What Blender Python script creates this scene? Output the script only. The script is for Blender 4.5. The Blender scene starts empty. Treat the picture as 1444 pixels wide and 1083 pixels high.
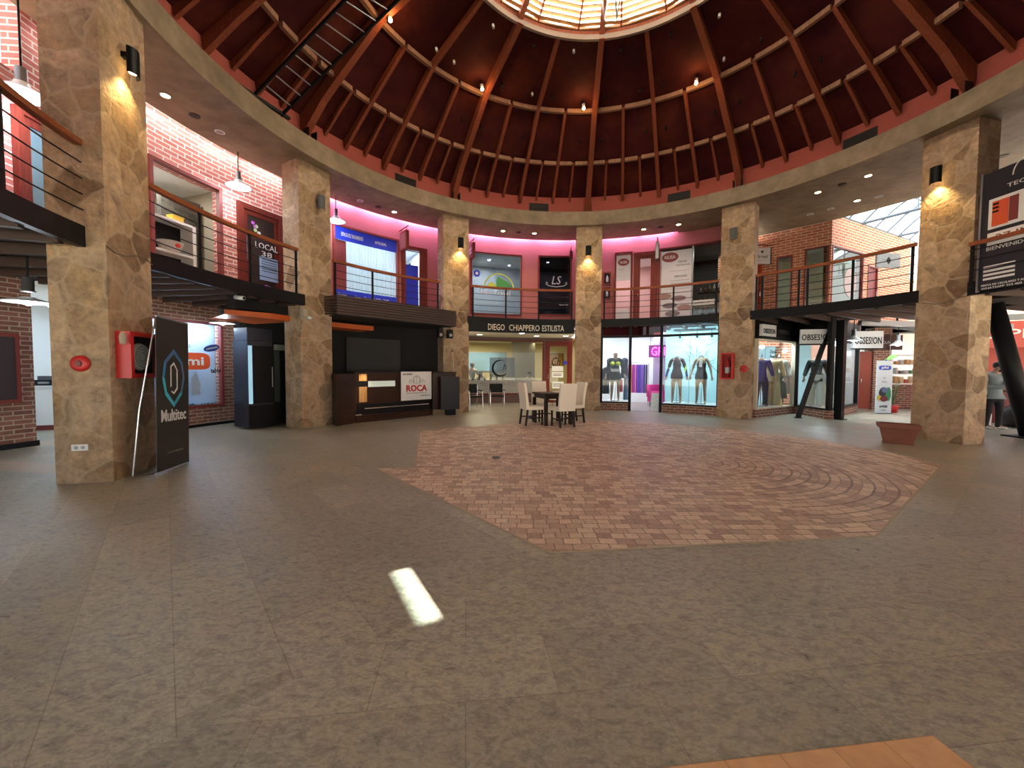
import bpy, math, random
from math import sin, cos, pi, radians, sqrt, atan2
from mathutils import Vector, Matrix
random.seed(7)
SC = bpy.context.scene
COL = SC.collection
CX, CY = 1.784, 6.746            # centre of the rotunda

# ------------------------------------------------------------------ camera
cam_d = bpy.data.cameras.new('camera')
cam_d.sensor_fit = 'HORIZONTAL'; cam_d.sensor_width = 36.0
cam_d.lens = 554.2 / 1444 * 36.0
cam_d.clip_start = 0.05; cam_d.clip_end = 300
cam = bpy.data.objects.new('camera', cam_d); COL.objects.link(cam)
cam.matrix_world = (Matrix.Translation((0, 0, 1.5)) @ Matrix.Rotation(radians(90) - .0403, 4, 'X') @ Matrix.Rotation(.0053, 4, 'Z'))
SC.camera = cam

# ------------------------------------------------------------------ exposure, sky, sun
SC.view_settings.view_transform = 'Standard'
SC.view_settings.look = 'None'
SC.view_settings.gamma = 1
SC.view_settings.exposure = 0.65
w = bpy.data.worlds.new('sky'); SC.world = w; w.use_nodes = True
bg = w.node_tree.nodes['Background']
bg.inputs[0].default_value = (.93, .96, 1.0, 1); bg.inputs[1].default_value = 1.45
sd = bpy.data.lights.new('sun', 'SUN'); sd.energy = 80; sd.angle = radians(.35); sd.color = (1, .97, .9)
sun = bpy.data.objects.new('sun', sd); COL.objects.link(sun)
SUN_DIR = Vector((.5023 * cos(radians(67.6)), .8646 * cos(radians(67.6)), sin(radians(67.6)))).normalized()   # towards the sun
sun.rotation_euler = SUN_DIR.to_track_quat('Z', 'Y').to_euler()
sun.location = (20, 40, 60)

def area(name, loc, target, size, energy, color=(1, 1, 1), size_y=None, spread=None, parent=None):
    d = bpy.data.lights.new(name, 'AREA'); d.energy = energy; d.color = color; d.size = size
    if size_y: d.shape = 'RECTANGLE'; d.size_y = size_y
    if spread: d.spread = radians(spread)
    o = bpy.data.objects.new(name, d); COL.objects.link(o)
    v = Vector(target) - Vector(loc)
    o.location = loc; o.rotation_euler = v.to_track_quat('-Z', 'Y').to_euler()
    if parent: o.parent = parent; 
    return o
def spot(name, loc, direction, energy, color, angle=70, blend=.6, radius=.03, parent=None):
    d = bpy.data.lights.new(name, 'SPOT'); d.energy = energy; d.color = color
    d.spot_size = radians(angle); d.spot_blend = blend; d.shadow_soft_size = radius
    o = bpy.data.objects.new(name, d); COL.objects.link(o)
    o.location = loc; o.rotation_euler = Vector(direction).to_track_quat('-Z', 'Y').to_euler()
    if parent: o.parent = parent
    return o
def point(name, loc, energy, color, radius=.05, parent=None):
    d = bpy.data.lights.new(name, 'POINT'); d.energy = energy; d.color = color; d.shadow_soft_size = radius
    o = bpy.data.objects.new(name, d); COL.objects.link(o); o.location = loc
    if parent: o.parent = parent
    return o

# ------------------------------------------------------------------ helpers: frames
def P(a, r, z=0.0):               # polar position about the rotunda centre; a in degrees from +Y towards +X
    return Vector((CX + r * sin(radians(a)), CY + r * cos(radians(a)), z))
def rotz(a): return -radians(a)   # local x = to the right seen from the centre, local y = outward

# the large area lights: cove strips between soffit and upper wall
PINK = (1, .42, .72); COOL = (.8, .9, 1.0); WARM = (1, .66, .32)
def cove(a0, a1, step, color, energy, r=8.86, z=6.66):
    a = a0 + step / 2
    while a < a1:
        p = P(a, r - .02, z); q = P(a, r + .05, z - 1)
        area('cove_light', p, q, step * pi / 180 * r * .9, energy, color, .10)
        a += step
cove(-57, 28, 8.5, (.95, .52, 1.0), 20)
cove(-93, -62, 7.75, (1, .93, .9), 10)

# ------------------------------------------------------------------ helpers: materials
def nmat(name):
    m = bpy.data.materials.new(name); m.use_nodes = True
    nt = m.node_tree; return m, nt, nt.nodes['Principled BSDF']
_cache = {}
def flat(name, col, rough=.6, metal=0.0, emit=None, es=0.0, noise=0.0, spec=None, bump=0.0, nscale=8):
    if name in _cache: return _cache[name]
    m, nt, b = nmat(name)
    b.inputs['Base Color'].default_value = (*col, 1); b.inputs['Roughness'].default_value = rough
    b.inputs['Metallic'].default_value = metal
    if spec is not None: b.inputs['Specular IOR Level'].default_value = spec
    if emit: b.inputs['Emission Color'].default_value = (*emit, 1); b.inputs['Emission Strength'].default_value = es
    if noise or bump:
        tc = nt.nodes.new('ShaderNodeTexCoord'); n = nt.nodes.new('ShaderNodeTexNoise')
        n.inputs['Scale'].default_value = nscale; n.inputs['Detail'].default_value = 5
        nt.links.new(tc.outputs['Object'], n.inputs['Vector'])
        if noise:
            mx = nt.nodes.new('ShaderNodeMix'); mx.data_type = 'RGBA'
            mx.inputs[6].default_value = (*[max(0, c * (1 - noise)) for c in col], 1)
            mx.inputs[7].default_value = (*[min(1, c * (1 + noise)) for c in col], 1)
            nt.links.new(n.outputs['Fac'], mx.inputs[0]); nt.links.new(mx.outputs[2], b.inputs['Base Color'])
        if bump:
            bp = nt.nodes.new('ShaderNodeBump'); bp.inputs['Strength'].default_value = bump; bp.inputs['Distance'].default_value = .02
            nt.links.new(n.outputs['Fac'], bp.inputs['Height']); nt.links.new(bp.outputs[0], b.inputs['Normal'])
    _cache[name] = m; return m
def glass(name, tint=(1, 1, 1), refl=.12, alpha=.92):
    if name in _cache: return _cache[name]
    m = bpy.data.materials.new(name); m.use_nodes = True; nt = m.node_tree; nt.nodes.clear()
    o = nt.nodes.new('ShaderNodeOutputMaterial'); t = nt.nodes.new('ShaderNodeBsdfTransparent'); g = nt.nodes.new('ShaderNodeBsdfGlossy')
    mx = nt.nodes.new('ShaderNodeMixShader'); f = nt.nodes.new('ShaderNodeFresnel'); f.inputs[0].default_value = 1.45
    ge = nt.nodes.new('ShaderNodeNewGeometry'); bi = nt.nodes.new('ShaderNodeMath'); bi.operation = 'MULTIPLY_ADD'; bi.inputs[1].default_value = 1 / 1.45 - 1.45; bi.inputs[2].default_value = 1.45
    nt.links.new(ge.outputs['Backfacing'], bi.inputs[0]); nt.links.new(bi.outputs[0], f.inputs[0])     # same reflectance on both sides of a thin pane
    ma = nt.nodes.new('ShaderNodeMath'); ma.operation = 'MULTIPLY_ADD'; ma.inputs[1].default_value = .8; ma.inputs[2].default_value = refl - .04
    t.inputs[0].default_value = (*[c * alpha for c in tint], 1); g.inputs['Roughness'].default_value = .03
    nt.links.new(f.outputs[0], ma.inputs[0]); nt.links.new(ma.outputs[0], mx.inputs[0])
    nt.links.new(t.outputs[0], mx.inputs[1]); nt.links.new(g.outputs[0], mx.inputs[2]); nt.links.new(mx.outputs[0], o.inputs[0])
    _cache[name] = m; return m
def ramp(nt, fac, stops):
    r = nt.nodes.new('ShaderNodeValToRGB'); e = r.color_ramp.elements
    while len(e) < len(stops): e.new(.5)
    for x, (p, c) in zip(e, stops): x.position = p; x.color = (*c, 1)
    nt.links.new(fac, r.inputs[0]); return r.outputs[0]
def mixc(nt, fac, a, b, mode='MIX'):
    mx = nt.nodes.new('ShaderNodeMix'); mx.data_type = 'RGBA'; mx.blend_type = mode
    for i, v in ((0, fac), (6, a), (7, b)):
        if isinstance(v, (int, float)): mx.inputs[i].default_value = v
        elif isinstance(v, tuple): mx.inputs[i].default_value = (*v, 1)
        else: nt.links.new(v, mx.inputs[i])
    return mx.outputs[2]
def math_(nt, op, *ins):
    n = nt.nodes.new('ShaderNodeMath'); n.operation = op
    for i, v in enumerate(ins):
        if isinstance(v, (int, float)): n.inputs[i].default_value = v
        else: nt.links.new(v, n.inputs[i])
    return n.outputs[0]
def noise_(nt, vec, scale, detail=4, rough=.55):
    n = nt.nodes.new('ShaderNodeTexNoise'); n.inputs['Scale'].default_value = scale; n.inputs['Detail'].default_value = detail
    n.inputs['Roughness'].default_value = rough; nt.links.new(vec, n.inputs['Vector']); return n
def bump_(nt, h, b, s, d=.02, prev=None):
    bp = nt.nodes.new('ShaderNodeBump'); bp.inputs['Strength'].default_value = s; bp.inputs['Distance'].default_value = d
    nt.links.new(h, bp.inputs['Height'])
    if prev: nt.links.new(prev, bp.inputs['Normal'])
    nt.links.new(bp.outputs[0], b.inputs['Normal']); return bp.outputs[0]
def brick(name, c1, c2, mortar, bw=.26, rh=.085, ms=.012, bump=.5):
    m, nt, b = nmat(name)
    uv = nt.nodes.new('ShaderNodeUVMap'); uv.uv_map = 'UVMap'
    t = nt.nodes.new('ShaderNodeTexBrick'); nt.links.new(uv.outputs[0], t.inputs['Vector'])
    t.inputs['Scale'].default_value = 1; t.inputs['Brick Width'].default_value = bw; t.inputs['Row Height'].default_value = rh
    t.inputs['Mortar Size'].default_value = ms; t.inputs['Mortar Smooth'].default_value = .3; t.inputs['Bias'].default_value = 0
    t.inputs['Color1'].default_value = (*c1, 1); t.inputs['Color2'].default_value = (*c2, 1); t.inputs['Mortar'].default_value = (*mortar, 1)
    n = noise_(nt, uv.outputs[0], 9)
    c = mixc(nt, .35, t.outputs['Color'], ramp(nt, n.outputs['Fac'], [(.3, (.35, .35, .35)), (.7, (.8, .8, .8))]), 'OVERLAY')
    nt.links.new(c, b.inputs['Base Color']); b.inputs['Roughness'].default_value = .8
    inv = math_(nt, 'SUBTRACT', 1, t.outputs['Fac']); bump_(nt, inv, b, bump, .02)
    return m
def stone(name):
    m, nt, b = nmat(name)
    tc = nt.nodes.new('ShaderNodeTexCoord').outputs['Object']
    n0 = noise_(nt, tc, 1.6, 3)
    sub = nt.nodes.new('ShaderNodeVectorMath'); sub.operation = 'MULTIPLY_ADD'
    nt.links.new(n0.outputs['Color'], sub.inputs[0]); sub.inputs[1].default_value = (.30,) * 3; nt.links.new(tc, sub.inputs[2])
    v1 = nt.nodes.new('ShaderNodeTexVoronoi'); v1.feature = 'DISTANCE_TO_EDGE'; v1.inputs['Scale'].default_value = 2.5; nt.links.new(sub.outputs[0], v1.inputs['Vector'])
    v2 = nt.nodes.new('ShaderNodeTexVoronoi'); v2.inputs['Scale'].default_value = 2.5; nt.links.new(sub.outputs[0], v2.inputs['Vector'])
    sep = nt.nodes.new('ShaderNodeSeparateColor'); nt.links.new(v2.outputs['Color'], sep.inputs[0])
    base = ramp(nt, sep.outputs[0], [(0, (.17, .10, .055)), (.3, (.33, .215, .115)), (.55, (.43, .30, .185)), (.75, (.50, .36, .235)), (1, (.25, .17, .11))])
    n1 = noise_(nt, tc, 8, 10, .72); n2 = noise_(nt, tc, 2.4, 4)
    c = mixc(nt, .62, base, ramp(nt, n1.outputs['Fac'], [(.34, (.20, .19, .19)), (.66, (.82, .80, .76))]), 'OVERLAY')
    c = mixc(nt, math_(nt, 'MULTIPLY', ramp(nt, n2.outputs['Fac'], [(.45, (0, 0, 0)), (.68, (1, 1, 1))]), .6), c, (.41, .29, .18))
    e = ramp(nt, v1.outputs['Distance'], [(.0, (1, 1, 1)), (.028, (.8, .8, .8)), (.055, (0, 0, 0))])
    c = mixc(nt, math_(nt, 'MULTIPLY', e, .62), c, (.47, .355, .235))
    nt.links.new(c, b.inputs['Base Color']); b.inputs['Roughness'].default_value = .75
    h = ramp(nt, v1.outputs['Distance'], [(.0, (.35, .35, .35)), (.03, (.25, .25, .25)), (.1, (.6, .6, .6))])
    p = bump_(nt, h, b, .5, .04)
    n3 = noise_(nt, sub.outputs[0], 5, 8, .62); bump_(nt, n3.outputs['Fac'], b, .8, .08, p)
    return m
def wood(name, c1, c2, axis='X', scale=3, rough=.5):
    m, nt, b = nmat(name); b.inputs['Specular IOR Level'].default_value = .2
    tc = nt.nodes.new('ShaderNodeTexCoord').outputs['Object']
    mp = nt.nodes.new('ShaderNodeMapping'); mp.inputs['Scale'].default_value = {'X': (1, 12, 12), 'Y': (12, 1, 12), 'Z': (12, 12, 1)}[axis]
    nt.links.new(tc, mp.inputs[0]); n = noise_(nt, mp.outputs[0], scale, 5)
    nt.links.new(ramp(nt, n.outputs['Fac'], [(.3, c1), (.7, c2)]), b.inputs['Base Color']); b.inputs['Roughness'].default_value = rough
    return m

M = {}
M['stone'] = stone('flagstone_cladding')
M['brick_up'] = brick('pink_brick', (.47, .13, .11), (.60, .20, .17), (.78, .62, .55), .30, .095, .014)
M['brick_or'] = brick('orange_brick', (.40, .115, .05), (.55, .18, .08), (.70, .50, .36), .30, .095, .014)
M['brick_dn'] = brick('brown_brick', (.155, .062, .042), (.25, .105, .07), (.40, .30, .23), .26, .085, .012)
M['stucco'] = flat('salmon_stucco', (.42, .135, .13), .85, noise=.18, bump=.35, nscale=30)
M['orange_wall'] = flat('orange_wall', (.50, .115, .05), .85, noise=.1)
M['beige'] = flat('beige_plaster', (.42, .36, .27), .9, noise=.1)
M['white_wall'] = flat('white_plaster', (.72, .76, .78), .9)
M['gray_wall'] = flat('grey_plaster', (.30, .32, .34), .9)
M['dark_wall'] = flat('dark_plaster', (.007, .0065, .0065), .8)
M['black'] = flat('black_steel', (.008, .008, .009), .45, spec=.18)
M['steel'] = flat('grey_steel', (.30, .31, .32), .4, .6)
M['chrome'] = flat('chrome', (.7, .7, .7), .18, 1)
M['white'] = flat('white_paint', (.80, .80, .78), .5)
M['cream'] = flat('cream_leather', (.86, .78, .63), .55, noise=.04)
M['dkwood'] = wood('espresso_wood', (.018, .009, .007), (.04, .02, .015), 'X')
M['counter'] = wood('brown_laminate', (.025, .010, .006), (.05, .02, .012), 'X', rough=.3)
M['hoodwood'] = flat('brown_slats', (.05, .026, .019), .45)
M['handrail'] = wood('varnished_handrail', (.20, .055, .02), (.33, .10, .035), 'X', rough=.35)
M['redwood'] = wood('mahogany', (.11, .018, .012), (.19, .032, .022), 'Z', rough=.4)
M['rafter'] = wood('red_brown_timber', (.17, .042, .020), (.28, .075, .036), 'Z', rough=.55)
M['purlin'] = wood('pale_timber', (.22, .105, .06), (.34, .18, .11), 'Z', rough=.6)
M['drum'] = flat('brick_red_paint', (.34, .068, .045), .8, noise=.1)
M['red'] = flat('red_enamel', (.55, .02, .018), .35)
M['dkred'] = flat('dark_red_paint', (.20, .03, .025), .5)
M['orange'] = flat('orange_panel', (.62, .12, .02), .45)
M['blue'] = flat('royal_blue', (.01, .035, .62), .5)
M['glass'] = glass('clear_glass', (.97, 1, 1), .035)
M['dkglass'] = glass('smoked_glass', (.75, .8, .84), .2)
M['lamp_on'] = flat('lit_lens', (1, 1, 1), .4, emit=(1, .93, .8), es=14)
M['lamp_warm'] = flat('warm_lit_lens', (1, .8, .5), .4, emit=(1, .72, .35), es=18)
M['lamp_cool'] = flat('cool_lit_lens', (1, 1, 1), .4, emit=(.86, .94, 1), es=12)
M['lamp_off'] = flat('unlit_lens', (.30, .28, .25), .3)
M['skin'] = flat('skin', (.42, .25, .18), .55)
M['mskin'] = flat('mannequin_skin', (.40, .27, .18), .4)
M['hair'] = flat('dark_hair', (.018, .012, .01), .6)
M['terracotta'] = flat('terracotta', (.22, .07, .04), .7, noise=.15)
M['leaf'] = flat('leaf_green', (.04, .13, .03), .5, noise=.3)

# ------------------------------------------------------------------ helpers: meshes
class MB:
    def __init__(s): s.v = []; s.f = []; s.uv = []
    def face(s, pts, uv=None):
        i = len(s.v); s.v += [Vector(p) for p in pts]; s.f.append(tuple(range(i, i + len(pts)))); s.uv.append(uv); return s
    def box(s, x0, x1, y0, y1, z0, z1):
        a = [(x0, y0, z0), (x1, y0, z0), (x1, y1, z0), (x0, y1, z0), (x0, y0, z1), (x1, y0, z1), (x1, y1, z1), (x0, y1, z1)]
        for q in ((0, 3, 2, 1), (4, 5, 6, 7), (0, 1, 5, 4), (1, 2, 6, 5), (2, 3, 7, 6), (3, 0, 4, 7)): s.face([a[k] for k in q])
        return s
    def cbox(s, x, y, z, sx, sy, sz): return s.box(x - sx / 2, x + sx / 2, y - sy / 2, y + sy / 2, z, z + sz)
    def hexa(s, a):
        for q in ((0, 3, 2, 1), (4, 5, 6, 7), (0, 1, 5, 4), (1, 2, 6, 5), (2, 3, 7, 6), (3, 0, 4, 7)): s.face([a[k] for k in q])
        return s
    def bar(s, p, q, wx, wy=None, up=(0, 0, 1)):          # rectangular bar from p to q
        wy = wy or wx; p = Vector(p); q = Vector(q); d = (q - p).normalized(); u = Vector(up)
        if abs(d.dot(u)) > .95: u = Vector((1, 0, 0))
        a = d.cross(u).normalized() * wx / 2; b = a.cross(d).normalized() * wy / 2
        return s.hexa([p - a - b, p + a - b, p + a + b, p - a + b, q - a - b, q + a - b, q + a + b, q - a + b])
    def tube(s, pts, r, n=8, cap=True):
        pts = [Vector(p) for p in pts]; rs = r if isinstance(r, (list, tuple)) else [r] * len(pts); rings = []
        u = None
        for i, p in enumerate(pts):
            d = (pts[min(i + 1, len(pts) - 1)] - pts[max(i - 1, 0)]).normalized()
            if u is None: u = d.orthogonal().normalized()
            u = (u - d * u.dot(d)).normalized(); w_ = d.cross(u)
            k = len(s.v); s.v += [p + (u * cos(2 * pi * j / n) + w_ * sin(2 * pi * j / n)) * rs[i] for j in range(n)]; rings.append(k)
        for a, b in zip(rings, rings[1:]):
            for j in range(n): s.f.append((a + j, a + (j + 1) % n, b + (j + 1) % n, b + j)); s.uv.append(None)
        if cap: s.f.append(tuple(rings[0] + j for j in reversed(range(n)))); s.uv.append(None); s.f.append(tuple(rings[-1] + j for j in range(n))); s.uv.append(None)
        return s
    def lathe(s, prof, c=(0, 0, 0), n=24, axis='Z'):
        rings = []
        for r, z in prof:
            k = len(s.v); rings.append(k)
            for j in range(n):
                t = 2 * pi * j / n; x, y = r * cos(t), r * sin(t)
                p = (x, y, z) if axis == 'Z' else (x, -z, y) if axis == 'Y' else (z, x, y)
                s.v.append(Vector(p) + Vector(c))
        for a, b in zip(rings, rings[1:]):
            for j in range(n): s.f.append((a + j, a + (j + 1) % n, b + (j + 1) % n, b + j)); s.uv.append(None)
        return s
    def disc(s, x, y, z, r, h, n=20):                       # upright-axis solid disc
        return s.lathe([(1e-4, 0), (r, 0), (r, h), (1e-4, h)], (x, y, z), n)
    def fdisc(s, x, y, z, rx, rz, t=.01, n=24):             # disc facing the viewer (thin in y)
        k = len(s.v)
        for dy in (0, t):
            for j in range(n): s.v.append(Vector((x + rx * cos(2 * pi * j / n), y + dy, z + rz * sin(2 * pi * j / n))))
        s.f.append(tuple(k + j for j in range(n))); s.f.append(tuple(k + n + j for j in reversed(range(n))))
        for j in range(n): s.f.append((k + j, k + n + j, k + n + (j + 1) % n, k + (j + 1) % n))
        s.uv += [None] * (n + 2); return s
    def fpoly(s, pts, y, t=.008):                            # flat polygon (x,z) facing the viewer
        k = len(s.v); n = len(pts)
        for dy in (0, t): s.v += [Vector((x, y + dy, z)) for x, z in pts]
        s.f.append(tuple(k + j for j in range(n))); s.f.append(tuple(k + n + j for j in reversed(range(n))))
        for j in range(n): s.f.append((k + j, k + n + j, k + n + (j + 1) % n, k + (j + 1) % n))
        s.uv += [None] * (n + 2); return s
    def fring(s, x, y, z, rx, rz, w_, t=.008, n=28, a0=0, a1=360):
        full = a1 - a0 >= 360
        for j in range(n):
            t0 = radians(a0 + (a1 - a0) * j / n); t1 = radians(a0 + (a1 - a0) * (j + 1) / n)
            o = [(x + rx * cos(t0), z + rz * sin(t0)), (x + rx * cos(t1), z + rz * sin(t1)), (x + (rx - w_) * cos(t1), z + (rz - w_) * sin(t1)), (x + (rx - w_) * cos(t0), z + (rz - w_) * sin(t0))]
            s.fpoly(o, y, t)
        return s
    def arc(s, r0, r1, a0, a1, z0, z1, holes=(), step=1.6):  # curved wall or slab about the rotunda centre, holes (a0,a1,z0,z1)
        A = {a0, a1}; Z = {z0, z1}
        for h in holes:
            A |= {min(max(h[0], a0), a1), min(max(h[1], a0), a1)}; Z |= {min(max(h[2], z0), z1), min(max(h[3], z0), z1)}
        A = sorted(A); B = []
        for p, q in zip(A, A[1:]):
            n = max(1, math.ceil((q - p) / step)); B += [p + (q - p) * i / n for i in range(n)]
        B.append(A[-1]); Z = sorted(Z)
        solid = lambda i, j: 0 <= i < len(B) - 1 and 0 <= j < len(Z) - 1 and not any(h[0] - 1e-6 <= (B[i] + B[i + 1]) / 2 <= h[1] + 1e-6 and h[2] - 1e-6 <= (Z[j] + Z[j + 1]) / 2 <= h[3] + 1e-6 for h in holes)
        for i in range(len(B) - 1):
            for j in range(len(Z) - 1):
                if not solid(i, j): continue
                p, q, u, v = B[i], B[i + 1], Z[j], Z[j + 1]
                up, uq = radians(p) * r0, radians(q) * r0
                F = lambda *c: [P(*x) for x in c]
                s.face(F((p, r0, u), (q, r0, u), (q, r0, v), (p, r0, v)), [(up, u), (uq, u), (uq, v), (up, v)])
                s.face(F((q, r1, u), (p, r1, u), (p, r1, v), (q, r1, v)), [(uq, u), (up, u), (up, v), (uq, v)])
                t = r1 - r0
                if not solid(i, j - 1): s.face(F((p, r1, u), (q, r1, u), (q, r0, u), (p, r0, u)), [(up, t), (uq, t), (uq, 0), (up, 0)])
                if not solid(i, j + 1): s.face(F((p, r0, v), (q, r0, v), (q, r1, v), (p, r1, v)), [(up, 0), (uq, 0), (uq, t), (up, t)])
                if not solid(i - 1, j): s.face(F((p, r1, u), (p, r0, u), (p, r0, v), (p, r1, v)), [(t, u), (0, u), (0, v), (t, v)])
                if not solid(i + 1, j): s.face(F((q, r0, u), (q, r1, u), (q, r1, v), (q, r0, v)), [(0, u), (t, u), (t, v), (0, v)])
        return s
    def frame(s, r0, r1, a0, a1, z0, z1, w_):                # rectangular frame on a curved wall
        d = math.degrees(w_ / r0)
        return s.arc(r0, r1, a0, a1, z0, z1, [(a0 + d, a1 - d, z0 + w_, z1 - w_)])
    def wall(s, p, q, z0, z1, t, holes=()):                  # straight wall from p to q; holes (u0,u1,z0,z1) along it; thickness to the left
        p = Vector((*p, 0)); q = Vector((*q, 0)); L = (q - p).length; d = (q - p) / L; n = Vector((-d.y, d.x, 0)) * t
        X = sorted({0, L} | {h[0] for h in holes} | {h[1] for h in holes}); Z = sorted({z0, z1} | {h[2] for h in holes} | {h[3] for h in holes})
        X = [x for x in X if 0 <= x <= L + 1e-6]
        for x0, x1 in zip(X, X[1:]):
            for u, v in zip(Z, Z[1:]):
                if any(h[0] < (x0 + x1) / 2 < h[1] and h[2] < (u + v) / 2 < h[3] for h in holes): continue
                a, b = p + d * x0, p + d * x1
                up = lambda w2, z: w2 + Vector((0, 0, z))
                s.face([up(a, u), up(b, u), up(b, v), up(a, v)], [(x0, u), (x1, u), (x1, v), (x0, v)])
                s.face([up(b + n, u), up(a + n, u), up(a + n, v), up(b + n, v)], [(x1, u), (x0, u), (x0, v), (x1, v)])
                for A_, B_, ua, ub in ((a, a + n, 0, 0), (b, b + n, 1, 1)):
                    s.face([up(A_, u), up(B_, u), up(B_, v), up(A_, v)], [(0, u), (t, u), (t, v), (0, v)])
                for zz in (u, v): s.face([up(a, zz), up(b, zz), up(b + n, zz), up(a + n, zz)], [(x0, 0), (x1, 0), (x1, t), (x0, t)])
        return s
    def build(s, name, mat, parent=None, world=False, loc=None, rz=0.0, smooth=False, bevel=0.0):
        vs = s.v
        if parent is not None and world:
            top = parent
            while top.parent: top = top.parent
            mi = (Matrix.Translation(top.location) @ Matrix.Rotation(top.rotation_euler.z, 4, 'Z')).inverted()
            vs = [mi @ v for v in vs]
        me = bpy.data.meshes.new(name); me.from_pydata([tuple(v) for v in vs], [], s.f)
        uvl = me.uv_layers.new(name='UVMap')
        for poly, uv in zip(me.polygons, s.uv):
            n = poly.normal; ax = max(range(3), key=lambda k: abs(n[k]))
            for k, li in enumerate(poly.loop_indices):
                if uv: uvl.data[li].uv = uv[k]
                else:
                    c = me.vertices[me.loops[li].vertex_index].co
                    uvl.data[li].uv = (c.y, c.z) if ax == 0 else (c.x, c.z) if ax == 1 else (c.x, c.y)
            poly.use_smooth = smooth
        me.materials.append(mat); me.validate(); me.update()
        o = bpy.data.objects.new(name, me); COL.objects.link(o)
        if parent is not None: o.parent = parent
        if loc is not None: o.location = loc
        o.rotation_euler.z = rz
        if bevel:
            bv = o.modifiers.new('bevel', 'BEVEL'); bv.width = bevel; bv.segments = 2; bv.limit_method = 'ANGLE'
        return o
def tag(o, label, cat, group=None):
    o['label'] = label; o['category'] = cat
    if group: o['group'] = group
    return o
def T(name, label, cat, loc=(0, 0, 0), rz=0.0, group=None):
    o = bpy.data.objects.new(name, None); COL.objects.link(o); o.location = loc; o.rotation_euler.z = rz
    o.empty_display_size = .1
    return tag(o, label, cat, group)
def S(o): o['kind'] = 'structure'; return o
def dup(root, loc, rz=None, label=None, group=None):
    r = root.copy(); COL.objects.link(r); r.location = loc
    if rz is not None: r.rotation_euler.z = rz
    if label: r['label'] = label
    if group: r['group'] = group
    for ch in list(root.children):
        c = ch.copy(); COL.objects.link(c); c.parent = r
        for g in list(ch.children):
            d = g.copy(); COL.objects.link(d); d.parent = c
    return r
def text(s_, width, height, mat, parent, x=0, z=0, y=0, name='lettering', bold=.0, depth=.003, arc=None, align='CENTER', world=False, flipx=False, shear=0, tilt=0):
    """lettering in the local XZ plane facing local -y (or bent onto a cylinder: arc=(angle, radius, z))"""
    cu = bpy.data.curves.new(name, 'FONT'); cu.body = s_; cu.align_x = align; cu.align_y = 'CENTER'; cu.extrude = depth; cu.offset = bold; cu.resolution_u = 2; cu.shear = shear
    o = bpy.data.objects.new(name, cu); COL.objects.link(o)
    dg = bpy.context.evaluated_depsgraph_get(); me = bpy.data.meshes.new_from_object(o.evaluated_get(dg))
    bpy.data.objects.remove(o); bpy.data.curves.remove(cu)
    xs = [v.co.x for v in me.vertices]; ys = [v.co.y for v in me.vertices]
    cx_, cy_ = (min(xs) + max(xs)) / 2, (min(ys) + max(ys)) / 2; sx = width / (max(xs) - min(xs)); sy = height / (max(ys) - min(ys))
    ct, st = cos(tilt), sin(tilt)
    for v in me.vertices:
        a, b, c = (v.co.x - cx_) * sx, (v.co.y - cy_) * sy, v.co.z
        a, b = a * ct - b * st, a * st + b * ct
        if arc: q = P(arc[0] + math.degrees((a + x) / arc[1]), arc[1] - c - .002, arc[2] + b + z)
        else: q = Vector((x + a, y - c, z + b))
        v.co = q
    if arc and parent is not None:
        top = parent
        while top.parent: top = top.parent
        mi = (Matrix.Translation(top.location) @ Matrix.Rotation(top.rotation_euler.z, 4, 'Z')).inverted()
        for v in me.vertices: v.co = mi @ v.co
    me.materials.clear(); me.materials.append(mat)
    o = bpy.data.objects.new(name, me); COL.objects.link(o)
    if parent is not None: o.parent = parent
    return o
def skin(name, nodes, edges, mat, parent=None, sub=1):
    """smooth body grown on a joint graph; nodes: {key:(x,y,z,rx,ry)}"""
    keys = list(nodes); me = bpy.data.meshes.new(name)
    me.from_pydata([nodes[k][:3] for k in keys], [(keys.index(a), keys.index(b)) for a, b in edges], [])
    o = bpy.data.objects.new(name, me); COL.objects.link(o)
    m = o.modifiers.new('s', 'SKIN'); m.use_smooth_shade = True
    sv = me.skin_vertices[0].data
    for i, k in enumerate(keys):
        n = nodes[k]; sv[i].radius = (n[3], n[4] if len(n) > 4 else n[3]); sv[i].use_root = i == 0
    if sub: ss = o.modifiers.new('u', 'SUBSURF'); ss.levels = sub; ss.render_levels = sub
    dg = bpy.context.evaluated_depsgraph_get(); me2 = bpy.data.meshes.new_from_object(o.evaluated_get(dg))
    bpy.data.objects.remove(o); me2.materials.clear(); me2.materials.append(mat)
    for p in me2.polygons: p.use_smooth = True
    o = bpy.data.objects.new(name, me2); COL.objects.link(o)
    if parent is not None: o.parent = parent
    return o
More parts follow.
